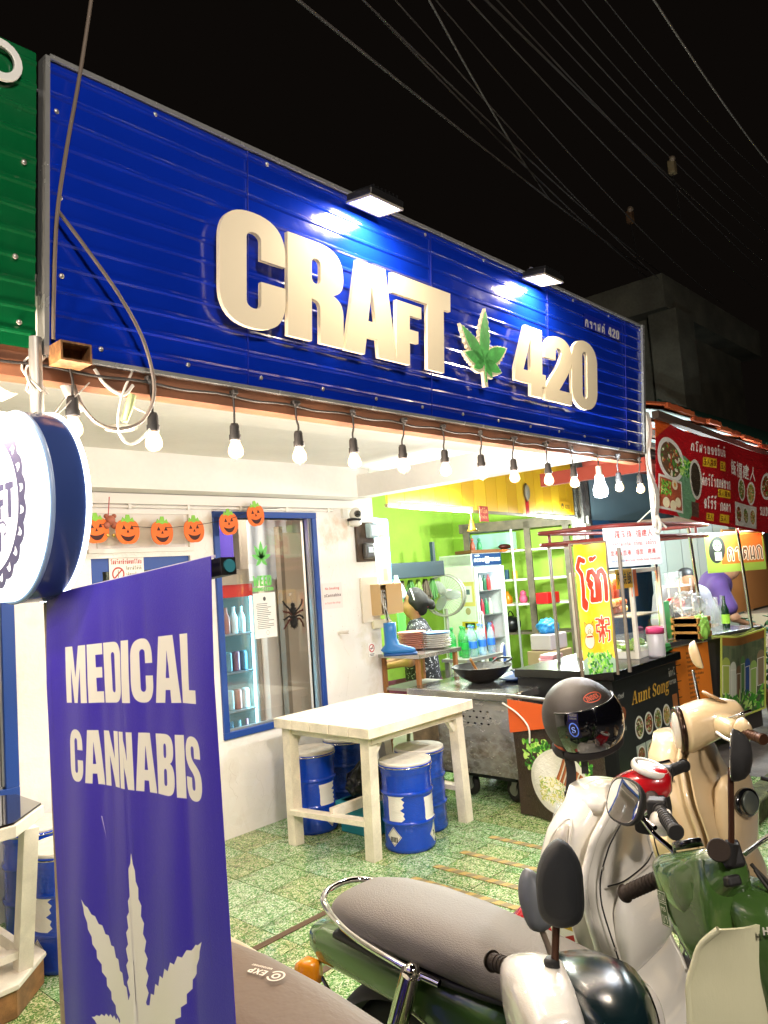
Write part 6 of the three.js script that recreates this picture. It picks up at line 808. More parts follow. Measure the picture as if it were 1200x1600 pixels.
// ---------- stainless cooking cart with the wok ----------
{
  const o = thing('cooking_cart', 'dented stainless steel cooking cart on casters with punched side panel', 'cart', [4.98, 0, -3.46]), st = M.steel;
  put('worktop', slab(-.57, .55, .715, .775, -.47, .49, .012), st, o);
  const side = canvas(512, 512, (c) => { c.fillStyle = '#ffffff'; c.fillRect(0, 0, 512, 512); c.fillStyle = '#050505'; for (let r = 0; r < 3; r++) for (let k = 0; k < 9; k++) { c.beginPath(); c.arc(120 + k * 34 + (r % 2) * 12, 80 + r * 42, 6, 0, 7); c.fill(); } for (let k = 0; k < 400; k++) { c.fillStyle = rnd() < .5 ? 'rgba(90,70,45,.10)' : 'rgba(130,115,90,.10)'; c.beginPath(); c.ellipse(rnd() * 512, 250 + rnd() * 262, rr(6, 40), rr(4, 18), rnd() * 3, 0, 7); c.fill(); } });
  put('side_panel', sheet((u, v) => [-.53 - .012 * Math.sin(u * 7 + 1) * (1 - v) - .02 * Math.pow(1 - v, 2) * Math.sin(u * 5), lerp(.19, .715, v), -.44 + u * .9], 30, 20, .003), mat(0xb9b6ae, .45, { metalness: .55, map: side, roughnessMap: rt1, bumpMap: rep(wear, 1), bumpScale: .003 }), o);
  put('front_panel', slab(-.52, .52, .2, .715, .44, .45), st, o); put('back_panel', slab(-.52, .52, .2, .715, -.45, -.44), st, o); put('far_panel', slab(.51, .52, .2, .715, -.44, .44), st, o); put('chassis', slab(-.5, .5, .16, .2, -.42, .42), M.black, o); put('worn_board', slab(-.55, -.545, .25, .62, -.45, -.2), mat(0xffffff, .8, { map: rep(tone(0x7d6a50, .4), 2) }), o);
  for (const [x, z] of [[-.42, -.02], [-.42, .36], [.42, -.34], [.42, .36]]) { const w = put('caster', new THREE.TorusGeometry(.058, .026, 10, 28).rotateY(Math.PI / 2 - .3), M.blackRubber, o); w.position.set(x, .084, z); put('caster_hub', rod([-.02, 0, 0], [.02, 0, 0], .04, 18), M.galv, w); put('caster_fork', [bar([-.035, 0, 0], [-.035, .11, .03], .008, .04), bar([.035, 0, 0], [.035, .11, .03], .008, .04)], M.galv, w); }
  const wk = thing('wok', 'large blackened wok with a ladle standing on the steel cart', 'wok', [4.82, .776, -3.5]); put('wok_bowl', lathe([[.001, 0], [.09, .004], [.17, .05], [.23, .12], [.236, .125], [.23, .128], [.165, .06], [.08, .014], [.001, .01]], 40), mat(0x1c1713, .5, { metalness: .4, bumpMap: rep(wear, 3), bumpScale: .004 }), wk); put('ladle', [rod([-.05, .08, .0], [-.2, .2, .05], .01), ball(.05, 0, .06, 0, 1, .5, 1)], mat(0xa9773c, .6), wk); put('oil', cyl(.15, .17, .01, 0, .07, 0, 32), phys(0xc99a4a, .1, { transmission: .4, thickness: 0 }), wk); put('handle', tube([[.2, .12, .08], [.27, .15, .1], [.27, .15, -.02], [.22, .12, -.05]], .009), M.black, wk);
  prop('enamel_tray', lathe([[.001, 0], [.2, 0], [.26, .02], [.27, .024], [.26, .014], [.2, -.004]], 36).scale(1.2, 1, .75), mat(0x1d3f86, .3), 'blue rimmed enamel tray beside the wok', 'tray', [5.14, .782, -3.28]);
  const bowls = [[5.05, -3.3, .075], [5.16, -3.22, .085], [5.26, -3.3, .07]]; bowls.forEach(([x, z, r], i) => prop('steel_bowl', lathe([[.001, 0], [r * .5, 0], [r, r * .75], [r * 1.05, r * .77], [r * .94, r * .7], [r * .45, .008]], 26).rotateX(i === 1 ? 2.6 : 0).translate(0, i === 1 ? r * .6 : 0, 0), M.chromeWorn, ['small steel bowl next to the wok on the blue rimmed tray', 'upturned steel bowl in the middle of the blue rimmed tray', 'small steel bowl at the far end of the blue rimmed tray'][i], 'bowl', [x, .787, z], 'steel bowls on the tray'));
  const pt = thing('soup_mug', 'cream enamel pot with a pink lid and a handle on the steel cart', 'pot', [5.36, .777, -3.2]); put('pot_body', lathe([[.001, 0], [.07, 0], [.095, .04], [.1, .1], [.1, .11], [.001, .11]], 28), mat(0xd9d2bd, .4), pt); put('lid', [box(.15, .035, .13, 0, .118, 0, .01), cyl(.103, .103, .01, 0, .108, 0)], mat(0xd09aa4, .4), pt); put('handle', tube([[.09, .08, 0], [.14, .08, 0], [.14, .04, 0], [.095, .03, 0]], .008), mat(0xd9d2bd, .4), pt);
  prop('pan_cover', [lathe([[.001, .04], [.07, .03], [.12, .0], [.125, .002], [.07, .036]], 28), ball(.016, 0, .055, 0)], M.clearPlastic, 'clear glass pan cover lying at the back of the steel cart', 'pan cover', [4.98, .8, -3.78]); prop('orange_cloth', sheet((u, v) => [u * .32 - .16, .004 + .012 * Math.sin(u * 7) * v, v * .22 - .11], 10, 8, .005), mat(0xc4532a, .8), 'folded orange cloth on the corner of the steel cart', 'cloth', [5.2, .778, -3.05]); prop('plate', lathe([[.001, 0], [.06, .002], [.12, .015], [.125, .018], [.12, .012], [.06, -.003]], 28), mat(0xcfd4e6, .35), 'pale blue plate on the far corner of the steel cart', 'plate', [5.12, .79, -3.66]);
}
// ---------- noodle banner hung at the cart's side ----------
{
  const o = thing('food_banner', 'dark brown banner printed with a plate of noodles and lettuce with orange flap', 'banner', [4.28, 0, -2.56]);
  const pr = canvas(768, 768, (c) => { c.fillStyle = '#3a2c22'; c.fillRect(0, 0, 768, 768); for (let k = 0; k < 500; k++) { c.fillStyle = ['rgba(80,62,48,.35)', 'rgba(30,22,18,.4)', 'rgba(140,120,100,.12)'][k % 3]; c.fillRect(rnd() * 768, rnd() * 768, rr(2, 40), rr(2, 14)); } leafy(c, 190, 330, 210, 210); leafy(c, 560, 400, 180, 160); c.fillStyle = '#d9d4c8'; c.beginPath(); c.ellipse(370, 490, 250, 225, -.3, 0, 7); c.fill(); c.fillStyle = '#e4dfd2'; c.beginPath(); c.ellipse(370, 480, 220, 195, -.3, 0, 7); c.fill(); for (let k = 0; k < 260; k++) { c.fillStyle = ['#d8cf7a', '#e9e2a0', '#c9c260', '#8fae48', '#f0ead0'][rnd() * 5 | 0]; c.save(); c.translate(290 + (rnd() - .5) * 190, 560 + (rnd() - .5) * 170); c.rotate(rnd() * 3); c.fillRect(-16, -4, rr(10, 34), rr(3, 9)); c.restore(); } for (let k = 0; k < 6; k++) { c.fillStyle = '#b5652c'; c.save(); c.translate(380 + k * 30, 400 + k * 16); c.rotate(.5); c.fillRect(-14, -90, 26, 180); c.fillStyle = '#8a4420'; c.fillRect(-14, -90, 7, 180); c.fillStyle = '#ead8c0'; c.fillRect(8, -80, 6, 150); c.restore(); } });
  put('printed_cloth', sheet((u, v) => [.03 * Math.sin(u * 4) + .012 * Math.sin(u * 13 + v * 4) + (1 - v) * .02 - .16 * u, lerp(.012 + .02 * u * u, .72, v), -.36 + u * .74], 40, 30, .002).translate(.03, 0, 0), mat(0xffffff, .35, { map: pr, bumpMap: rep(wear, 3), bumpScale: .006 }), o);
  put('orange_flap', sheet((u, v) => [.015 - .16 * u + .012 * Math.sin(u * 5), .765 - v * lerp(.22, .05, u) - u * .02, -.37 + u * .74], 20, 8, .002), mat(0xd0561a, .5), o);
  put('tie_string', tube([[-.0, .74, -.4], [-.01, .68, -.28], [-.02, .6, -.2], [-.02, .5, -.2]], .006), M.cableWhite, o); put('pole', rod([.08, 0, -.3], [.06, .8, -.3], .012), M.galv, o); put('pole', rod([-.06, 0, .33], [-.08, .8, .33], .012), M.galv, o); put('rail', rod([.06, .78, -.4], [-.08, .78, .36], .012), M.galv, o);
}
// ---------- black menu cart ----------
{
  const o = thing('menu_cart', 'black food cart with a printed menu front and stone look counter', 'cart', [5.3, 0, -2.78]);
  const pr = canvas(1024, 768, (c) => { c.fillStyle = '#1b1c1b'; c.fillRect(0, 0, 1024, 768); for (let k = 0; k < 260; k++) { c.fillStyle = 'rgba(90,95,90,.08)'; c.fillRect(rnd() * 1024, rnd() * 768, rr(10, 90), rr(1, 5)); } c.fillStyle = '#d9a53a'; c.font = 'bold 118px serif'; c.save(); c.translate(250, 200); c.transform(1, 0, -.25, 1, 0, 0); c.fillText('Aunt Song', 0, 0); c.restore(); c.fillStyle = '#a8a59a'; c.font = 'bold 40px sans-serif'; c.fillText('Chef', 60, 130); c.fillStyle = '#8a4a2a'; c.beginPath(); c.arc(110, 230, 46, 0, 7); c.fill(); c.fillStyle = '#9a978c'; c.fillText('Food', 50, 340); for (let k = 0; k < 4; k++) bowl(c, 330 + k * 150, 360, 66, 76, k); for (let k = 0; k < 4; k++) { c.fillStyle = '#b8bfb4'; c.fillRect(255 + k * 150, 470, 140, 130); bowl(c, 325 + k * 150, 535, 60, 55, k + 1); } c.fillStyle = '#7f908a'; c.fillRect(255, 620, 600, 130); leafy(c, 380, 690, 130, 90); leafy(c, 650, 680, 200, 100); c.fillStyle = '#b06a34'; c.fillRect(905, 240, 90, 90); c.strokeStyle = '#c6c2b4'; thaiLine(c, 880, 60, 120, 46, 4, 6); thaiLine(c, 880, 130, 120, 36, 5, 5); thaiLine(c, 890, 380, 110, 40, 4, 6); c.fillStyle = '#b06a34'; c.fillRect(900, 470, 100, 90); });
  const g = box(1.08, .8, .02, 0, .04, .37), uv = g.attributes.uv, p = g.attributes.position; for (let i = 0; i < uv.count; i++) uv.setXY(i, p.getX(i) / 1.08 + .5, (p.getY(i) - .04) / .8); put('front_board', g, mat(0xffffff, .4, { map: pr }), o);
  put('counter', slab(-.58, .56, .84, .9, -.36, .42, .006), phys(0x2a2f30, .22, { map: rep(tone(0x33393a, .5), 3) }), o); put('side_board', slab(-.54, -.52, .04, .84, -.34, .36), M.black, o); put('side_board', slab(.52, .54, .04, .84, -.34, .36), M.black, o); put('back_board', slab(-.54, .54, .04, .84, -.36, -.34), M.black, o);
  for (const [x, z] of [[-.45, .25], [.45, .25], [-.45, -.25], [.45, -.25]]) put('foot', box(.05, .04, .05, x, 0, z), M.black, o);
  // glass display case
  const gc = thing('glass_case', 'white framed glass display case full of buns on the black cart', 'display case', [5.62, .902, -2.72]); const w = .25, d = .24, h = .66;
  for (const [x, z] of [[-w, d], [w, d], [-w, -d], [w, -d]]) put('corner_post', box(.03, h, .03, x, 0, z), M.trim, gc);
  put('base', slab(-w, w, .0, .05, -d, d), M.trim, gc); put('top_frame', [slab(-w, w, h - .03, h, -d, d)], M.trim, gc); put('inner_shelf', slab(-w + .02, w - .02, .3, .31, -d + .02, d - .02), M.alu, gc); put('pane', slab(-w + .02, w - .02, .05, h - .03, d - .002, d + .002), M.glass, gc); put('pane', slab(-w - .002, -w + .002, .05, h - .03, -d + .02, d - .02), M.glass, gc);
  put('strip_light', slab(-.25, .25, h - .05, h - .035, -.02, .02), mat(0xffffff, .4, { emissive: 0xffe9b8, emissiveIntensity: 5 }), gc); const L = new THREE.RectAreaLight(0xffe2a8, 60, .5, .06); L.name = 'case_lamp'; L.position.set(0, h - .055, 0); L.rotation.x = -Math.PI / 2; gc.add(L);
  const bun = ball(.045, 0, 0, 0, 1, .75, 1, 16), cols = [0xb5562c, 0xd9b36a, 0xc77a3a, 0xe0cf9a, 0xa8452a];
  for (let k = 0; k < 26; k++) { const b = solo('bun', bun, mat(cols[(rnd() * 5) | 0], .5), 'roasted bun in the glass display case', 'food', 'buns in the glass case'); b.position.set(5.62 - .2 + (k % 7) * .066, 1.245 + Math.floor(k / 14) * .06, -2.88 + (Math.floor(k / 7) % 2) * .1 + (k > 13 ? .06 : 0)); }
  for (let k = 0; k < 3; k++) prop('roast_meat', loft([[.0, .02], [-.06, .045], [-.16, .05], [-.24, .03], [-.27, .01]].map(([y, r]) => ring([0, y, 0], [r, 0, 0], [0, 0, r * .7], 2.2, 16))), mat([0x9a3a1c, 0xb5562c, 0x8a2c14][k], .35), 'roast meat hanging inside the glass display case', 'food', [5.44 + k * .1, 1.53, -2.75], 'roast meat in the case');
  for (let k = 0; k < 3; k++) prop('lettuce', merge(Array.from({ length: 12 }, () => ball(.03, rr(-.05, .05), rr(0, .05), rr(-.05, .05), 1, .5, .7, 8))), mat(0x8fbf3c, .6), 'bunch of lettuce in the glass display case', 'vegetable', [5.46 + k * .13, .96, -2.62], 'lettuce in the case');
  // yellow porridge banner
  const yb = thing('yellow_banner', 'narrow yellow banner with red writing and a cartoon pig on two poles', 'banner', [4.67, .9, -2.43], -.72);
  const yp = canvas(384, 1152, (c, W, H) => { c.fillStyle = '#e2b423'; c.fillRect(0, 0, W, H); for (let k = 0; k < 160; k++) { c.fillStyle = 'rgba(240,215,90,.15)'; c.fillRect(rnd() * W, rnd() * H, rr(4, 50), rr(4, 60)); } for (const [col, lw] of [['#f4ead0', 66], ['#8f1f16', 46], ['#d2371f', 34]]) { c.strokeStyle = col; strokes(c, THAI.saraO, 0, 190, 150, 400, lw); strokes(c, THAI.cho, 110, 190, 180, 330, lw); strokes(c, THAI.ko, 255, 190, 120, 330, lw * .9); strokes(c, THAI.mark, 140, 130, 150, 150, lw * .6); } c.strokeStyle = '#f4ead0'; strokes(c, HAN.zhou, 190, 640, 170, 260, 30); c.strokeStyle = '#c03a22'; strokes(c, HAN.zhou, 190, 640, 170, 260, 18); c.fillStyle = '#f2e2b8'; c.strokeStyle = '#6a4420'; c.lineWidth = 5; c.beginPath(); c.ellipse(100, 760, 56, 52, 0, 0, 7); c.fill(); c.stroke(); c.beginPath(); c.ellipse(100, 860, 60, 70, 0, 0, 7); c.fill(); c.stroke(); c.beginPath(); c.ellipse(100, 775, 22, 15, 0, 0, 7); c.stroke(); c.fillStyle = '#3a2412'; for (const x of [82, 118, 92, 108]) { c.beginPath(); c.arc(x, x === 82 || x === 118 ? 745 : 775, 5, 0, 7); c.fill(); } for (const s of [-1, 1]) { c.beginPath(); c.moveTo(100 + s * 30, 712); c.lineTo(100 + s * 58, 690); c.lineTo(100 + s * 52, 730); c.stroke(); } c.fillStyle = '#b03a20'; c.fillRect(60, 815, 80, 16); c.fillStyle = '#8fa890'; c.beginPath(); c.ellipse(190, 1130, 240, 160, 0, 0, 7); c.fill(); leafy(c, 200, 1060, 300, 170); });
  put('printed_cloth', sheet((u, v) => [-.11 + u * .22, v * .86, .012 * Math.sin(u * 6 + v * 2) + .006 * Math.sin(v * 21)], 20, 30, .002), mat(0xffffff, .45, { map: yp }), yb); put('pole', rod([-.12, -.02, -.01], [-.125, .87, -.01], .01), mat(0x6a5a48, .6), yb); put('pole', rod([.125, -.02, -.01], [.12, .87, -.01], .01), mat(0x6a5a48, .6), yb); put('top_bar', rod([-.125, .862, -.01], [.125, .866, -.01], .01), mat(0x6a5a48, .6), yb);
  prop('pole', rod([4.77, .9, -2.27], [4.74, 1.72, -2.25], .013), mat(0x6b6258, .5), 'bare grey metal pole leaning on the black cart', 'pole');
  // white menu card
  const mc = canvas(768, 480, (c) => { c.fillStyle = '#dfe9ee'; c.fillRect(0, 0, 768, 480); c.strokeStyle = '#c0362c'; ['luo', 'yu', 'zhu'].forEach((k, i) => strokes(c, HAN[k], 150 + i * 80, 40, 70, 90, 8)); ['fu', 'jian', 'ren'].forEach((k, i) => strokes(c, HAN[k], 440 + i * 80, 40, 70, 90, 8)); c.strokeStyle = '#c0362c'; thaiLine(c, 60, 180, 300, 50, 11, 5); thaiLine(c, 400, 180, 120, 50, 5, 5); thaiLine(c, 560, 180, 150, 50, 5, 5); [['mian', 'tang', 'fan'], ['mian', 'tang'], ['fu', 'mian'], ['jian', 'tang']].forEach((a, i) => a.forEach((k, j) => strokes(c, HAN[k], 70 + i * 170 + j * 56, 280, 50, 66, 6))); c.fillStyle = '#3a5aa8'; c.font = 'bold 34px serif'; c.fillText('Chicken Rice', 60, 420); c.fillStyle = '#c0362c'; c.fillText('Rice Soup  Noodle Soup  Vermicelli', 262, 420, 480); });
  const mn = thing('menu_card', 'white menu card with red Chinese and Thai writing tied over the glass case', 'sign', [5.0, 1.59, -2.27], -.5); put('card', place(new THREE.BoxGeometry(.46, .27, .004), [0, .135, 0]), mat(0xdfe9ee, .5), mn); put('print', new THREE.PlaneGeometry(.46, .27).translate(0, .135, .0035), mat(0xffffff, .5, { map: mc }), mn);
  const yc = canvas(256, 128, (c) => { c.fillStyle = '#dca51e'; c.fillRect(0, 0, 256, 128); c.strokeStyle = '#3a2410'; ['cha', 'shao', 'fan'].forEach((k, i) => strokes(c, HAN[k], 14 + i * 80, 20, 66, 86, 9)); }); prop('yellow_card', [place(new THREE.PlaneGeometry(.26, .14), [0, 0, .003]), place(new THREE.BoxGeometry(.26, .14, .004), [0, 0, 0])], mat(0xffffff, .5, { map: yc }), 'small yellow card with brush writing under the white menu card', 'sign', [5.22, 1.5, -2.46]); prop('orange_tag', place(new THREE.BoxGeometry(.1, .2, .004), [0, 0, 0]), M.orange, 'orange paper tag hanging beside the yellow card', 'tag', [5.4, 1.46, -2.47]);
  const jar = thing('plastic_jar', 'cloudy plastic jar with a bright pink lid on the black counter', 'jar', [5.52, .902, -2.4]); put('jar_body', lathe([[.001, 0], [.058, 0], [.062, .02], [.064, .17], [.001, .172]], 26), phys(0xe9e2e6, .3, { transmission: .55, thickness: 0 }), jar); put('lid', lathe([[.001, .225], [.06, .222], [.067, .21], [.067, .172], [.001, .172]], 26), mat(0xe0457e, .4), jar);
  prop('green_cloth', crumple(.1, 1.2, .4, .9, .25), mat(0x2f8f3c, .8), 'crumpled green cloth on the black counter', 'cloth', [5.78, .93, -2.5]);
}
// ---------- second cart with orange and green printed cloths ----------
{
  const o = thing('drinks_cart', 'drinks cart with an orange menu sheet and a green picture cloth', 'cart', [6.65, 0, -2.72], -.22);
  const om = canvas(384, 512, (c) => { c.fillStyle = '#dd7a22'; c.fillRect(0, 0, 384, 512); c.fillStyle = '#2a1a0c'; c.font = 'bold 19px sans-serif'; const L = ['Mango shake', 'Banana shake', 'Papaya shake', 'Lime juice', 'Coconut shake', 'Pineapple shake', 'Dragon fruit', 'Mixed fruit', 'Thai tea', 'Iced coffee', 'Green tea']; L.forEach((t, i) => c.fillText(t, 170, 90 + i * 27)); c.fillText('30 baht', 230, 430); c.fillText('Take away', 230, 456); c.fillStyle = '#f0e2c8'; c.fillRect(0, 0, 384, 34); c.fillStyle = '#b5421c'; for (let k = 0; k < 9; k++) c.fillRect(16 + k * 40, 10, 26, 14); c.fillStyle = '#2a1a0c'; for (let k = 0; k < 8; k++) c.fillRect(20, 90 + k * 48, rr(30, 80), 5); });
  put('orange_menu', sheet((u, v) => [-.7 + u * .52, .3 + v * .66, .42 + .01 * Math.sin(u * 8)], 10, 8, .002), mat(0xffffff, .5, { map: om }), o);
  const gm = canvas(384, 512, (c) => { c.fillStyle = '#5f6a4a'; c.fillRect(0, 0, 384, 512); for (let k = 0; k < 200; k++) { c.fillStyle = ['#4a5a3c', '#6f7a58', '#7d745a', '#3f4a34'][k % 4]; c.globalAlpha = .4; c.fillRect(rnd() * 384, rnd() * 512, rr(5, 30), rr(20, 80)); } c.globalAlpha = 1; c.fillStyle = '#8a5a24'; c.fillRect(0, 0, 384, 60); const cols = ['#9aa84a', '#c9cbb8', '#7a5a3a', '#5d8a4a', '#2f4f8a', '#8fae58', '#8a7a5a']; cols.forEach((q, k) => { c.fillStyle = q; c.beginPath(); c.ellipse(36 + k * 52, 170 + (k % 3) * 26, 26, 40, 0, 0, 7); c.fill(); c.fillRect(14 + k * 52, 180 + (k % 3) * 26, 44, 170); c.strokeStyle = '#e6e2d2'; c.lineWidth = 4; c.strokeRect(14 + k * 52, 180 + (k % 3) * 26, 44, 170); }); leafy(c, 190, 440, 420, 150); c.strokeStyle = '#c8d05a'; c.lineWidth = 16; c.strokeRect(4, 4, 376, 504); });
  put('picture_cloth', sheet((u, v) => [-.1 + u * .68, .26 + v * .7 - .03 * Math.sin(u * 3.14), .5 + .02 * Math.sin(u * 7) - .08 * (1 - v)], 16, 12, .002), mat(0xffffff, .5, { map: gm }), o);
  put('counter', slab(-.72, .62, .93, .97, -.35, .46, .006), M.steel, o); put('cabinet', slab(-.7, .6, .1, .93, -.33, .38), mat(0x3a3430, .7), o); for (const [x, z] of [[-.6, .3], [.5, .3], [-.6, -.3], [.5, -.3]]) put('foot', box(.05, .1, .05, x, 0, z), M.galv, o);
  for (const [x, z, t] of [[-.2, .42, 1.86], [.45, .46, 1.85], [-.68, .4, 1.86]]) put('canopy_pole', rod([x, .97, z], [x - .06, t, z], .014), M.chromeWorn, o);
  const rf = thing('canopy_frame', 'rounded dark red metal canopy frame over the carts', 'frame', [5.85, 1.84, -2.65]); const loop = (y, s) => tube([[-.75 * s, y, .32], [.6 * s, y, .36], [.74 * s, y, .2], [.74 * s, y, -.3], [.6 * s, y, -.42], [-.65 * s, y, -.42], [-.78 * s, y, -.25]], .016, 90, 10, true); put('upper_rail', loop(.04, 1), mat(0x7a2a26, .45), rf); put('lower_rail', loop(-.05, .97), mat(0x7a2a26, .45), rf); for (const [x, z] of [[-.7, .3], [.7, .25], [-.7, -.35], [.65, -.38]]) put('riser', rod([x, -.05, z], [x, .04, z], .012), mat(0x7a2a26, .45), rf);
  put('leg', rod([-.7, -.94, -.36], [-.7, -.05, -.36], .014), M.galv, rf);
  const hs = thing('hanging_sign', 'hanging yellow green cloth sign with a cartoon face and orange Thai words', 'sign', [7.05, 1.46, -2.26], -.75), hp = canvas(512, 320, (c) => { c.fillStyle = '#8fa83c'; c.fillRect(0, 0, 512, 320); c.fillStyle = '#b5651e'; c.fillRect(120, 14, 380, 240); c.fillStyle = '#1f241c'; c.beginPath(); c.ellipse(92, 130, 66, 112, .15, 0, 7); c.fill(); c.fillStyle = '#b9c9a0'; c.beginPath(); c.ellipse(96, 96, 34, 46, 0, 0, 7); c.fill(); c.fillRect(70, 150, 56, 70); c.fillStyle = '#1f241c'; for (const x of [84, 108]) { c.beginPath(); c.ellipse(x, 92, 6, 12, 0, 0, 7); c.fill(); } for (const [col, lw] of [['#e6dcc0', 24], ['#5a3a1c', 12]]) { c.strokeStyle = col; ['kho', 'aa', 'to', 'no', 'ko'].forEach((k, i) => strokes(c, THAI[k], 170 + i * 66, 100, 62, 130, lw)); } }); put('printed_cloth', sheet((u, v) => [-.27 + u * .55, v * .34, .02 * Math.sin(u * 4)], 12, 6, .002), mat(0xffffff, .5, { map: hp }), hs); put('hanging_rod', rod([-.29, .345, 0], [.3, .345, 0], .01), M.galv, hs);
  // goods on the cart
  const kt = thing('kettle', 'steel and black electric kettle on the drinks cart', 'kettle', [6.24, .972, -2.6]); put('kettle_body', lathe([[.001, 0], [.07, 0], [.075, .02], [.06, .26], [.05, .28], [.001, .285]], 24), M.chrome, kt); put('kettle_handle', tube([[.05, .27, 0], [.11, .26, 0], [.12, .15, 0], [.08, .05, 0]], .016), M.black, kt); put('kettle_base', cyl(.078, .075, .025), M.black, kt);
  const rk = thing('wire_rack', 'white wire rack with jars on the drinks cart', 'rack', [6.5, .972, -2.62]); for (const [x, z] of [[-.14, .1], [.14, .1], [-.14, -.1], [.14, -.1]]) put('rack_post', rod([x, 0, z], [x * .9, .46, z], .008), M.trim, rk); put('rack_shelf', box(.28, .012, .2, 0, .2, 0), M.trim, rk); put('rack_shelf', box(.26, .012, .2, 0, .4, 0), M.trim, rk);
  prop('red_packet', crumple(.08, 1.4, .6, 1).translate(0, .05, 0), M.red, 'red plastic packet on the wire rack', 'packet', [6.48, 1.18, -2.62]); for (let k = 0; k < 3; k++) prop('clear_jar', lathe([[.001, 0], [.04, 0], [.04, .11], [.001, .11]], 16), M.clearPlastic, 'clear jar on top of the wire rack', 'jar', [6.42 + k * .09, 1.386, -2.62], 'jars on the wire rack');
  prop('green_board', box(.16, .3, .012, 0, 0, 0, .004), mat(0x3fb060, .5), 'bright green chopping board standing on the carts', 'board', [5.98, .98, -2.5]); prop('wooden_crate', [slab(-.14, .14, 0, .04, -.1, .1), slab(-.14, .14, .06, .1, -.1, .1), slab(-.14, .14, .12, .16, -.1, .1), slab(-.14, -.12, 0, .16, -.09, .09), slab(.12, .14, 0, .16, -.09, .09)], mat(0xb8833e, .7), 'slatted orange wooden crate on the drinks cart', 'crate', [6.2, .972, -2.38]); prop('clear_bag', crumple(.12, 1.2, .8, 1, .22).translate(0, .1, 0), M.clearPlastic, 'crumpled clear plastic bag on the slatted crate', 'bag', [6.25, 1.14, -2.42]); prop('green_bag', crumple(.1, .8, 1, .6).translate(0, .08, 0), mat(0x9ad05a, .5), 'lime green and white bag leaning on the slatted crate', 'bag', [6.17, .975, -2.3]);
  for (let k = 0; k < 5; k++) prop('glass_bottle', lathe([[.001, 0], [.032, 0], [.034, .16], [.013, .22], [.013, .28], [.001, .28]], 16), k === 3 ? mat(0x16301c, .2) : M.clearPlastic, k === 3 ? 'dark green sauce bottle among the clear ones on the drinks cart' : 'clear bottle in the row on the drinks cart', 'bottle', [6.68 + k * .09, .972, -2.42 + (k % 2) * .05], k === 3 ? undefined : 'clear bottles on the drinks cart'); prop('bottle_label', lathe([[.0355, .04], [.036, .05], [.036, .11], [.0355, .12]], 16), mat(0x9ccf3a, .5), 'lime green label round the dark sauce bottle', 'label', [6.95, .972, -2.37]);
  const lb = thing('stall_lamp', 'bright white bulb hanging above the drinks cart', 'lamp', [6.9, 1.95, -2.32]); put('socket', cyl(.025, .02, .06, 0, .04, 0), M.trim, lb); put('cord', rod([0, .1, 0], [.02, .45, 0], .004), M.cable, lb); put('glass_bulb', ball(.06, 0, 0, 0, 1, 1.05, 1), mat(0xffffff, .3, { emissive: 0xe6fbff, emissiveIntensity: 14 }), lb); const pl = new THREE.PointLight(0xe6f8ff, 7); pl.name = 'bulb_lamp'; pl.castShadow = true; pl.shadow.radius = 3; lb.add(pl);
  const lb2 = thing('far_lamp', 'smaller white bulb hanging further along the stalls', 'lamp', [8.65, 1.84, -2.5]); put('cord', rod([0, .05, 0], [0, .6, 0], .004), M.cable, lb2); put('glass_bulb', ball(.05), mat(0xffffff, .3, { emissive: 0xdff2ff, emissiveIntensity: 10 }), lb2); const p2 = new THREE.PointLight(0xdff0ff, 3.5); p2.name = 'bulb_lamp'; p2.castShadow = true; lb2.add(p2);
  // two vendors
  const vendor = (label, pos, turn, shirtCol, bend) => { const w = thing('person', label, 'person', pos, turn); const b = bend, sh = [0, 1.38 - b * .12, b * .28], hd = [0, 1.58 - b * .22, b * .42 + .04];
    put('body', bodyMesh([[[0, hd[1], hd[2]], [0, hd[1] + .05, hd[2] + .01], .085, .09], [sh, [0, hd[1] - .08, hd[2] - .02], .055, .05], [[0, hd[1] - .03, hd[2] + .05], [0, hd[1] - .01, hd[2] + .06], .06, .06], [[0, hd[1] + .0, hd[2] + .105], [0, hd[1] - .01, hd[2] + .11], .014, .015], [[-.19, sh[1] - .04, sh[2]], [-.24, sh[1] - .32, sh[2] + .1], .05, .042], [[-.24, sh[1] - .32, sh[2] + .1], [-.16, sh[1] - .45, sh[2] + .33], .04, .03], [[.19, sh[1] - .04, sh[2]], [.24, sh[1] - .32, sh[2] + .1], .05, .042], [[.24, sh[1] - .32, sh[2] + .1], [.16, sh[1] - .45, sh[2] + .33], .04, .03], [[-.16, sh[1] - .46, sh[2] + .34], [-.14, sh[1] - .48, sh[2] + .41], .03, .02], [[.16, sh[1] - .46, sh[2] + .34], [.14, sh[1] - .48, sh[2] + .41], .03, .02], [sh, [0, .95, 0], .12, .13], [[-.09, .9, 0], [-.1, .48, .02], .085, .06], [[.09, .9, 0], [.1, .48, .02], .085, .06], [[-.1, .48, .02], [-.1, .09, -.01], .055, .04], [[.1, .48, .02], [.1, .09, -.01], .055, .04], [[-.1, .05, -.02], [-.1, .04, .12], .04, .03], [[.1, .05, -.02], [.1, .04, .12], .04, .03]], 84, .04), skin, w);
    put('shirt', bodyMesh([[[-.15, sh[1], sh[2]], [.15, sh[1], sh[2]], .085, .085], [sh, [0, .92, 0], .16, .165], [[-.18, sh[1] - .03, sh[2]], [-.235, sh[1] - .22, sh[2] + .06], .085, .085], [[.18, sh[1] - .03, sh[2]], [.235, sh[1] - .22, sh[2] + .06], .085, .085]], 64, .06), mat(shirtCol, .85, { bumpMap: rep(wear, 2), bumpScale: .01 }), w);
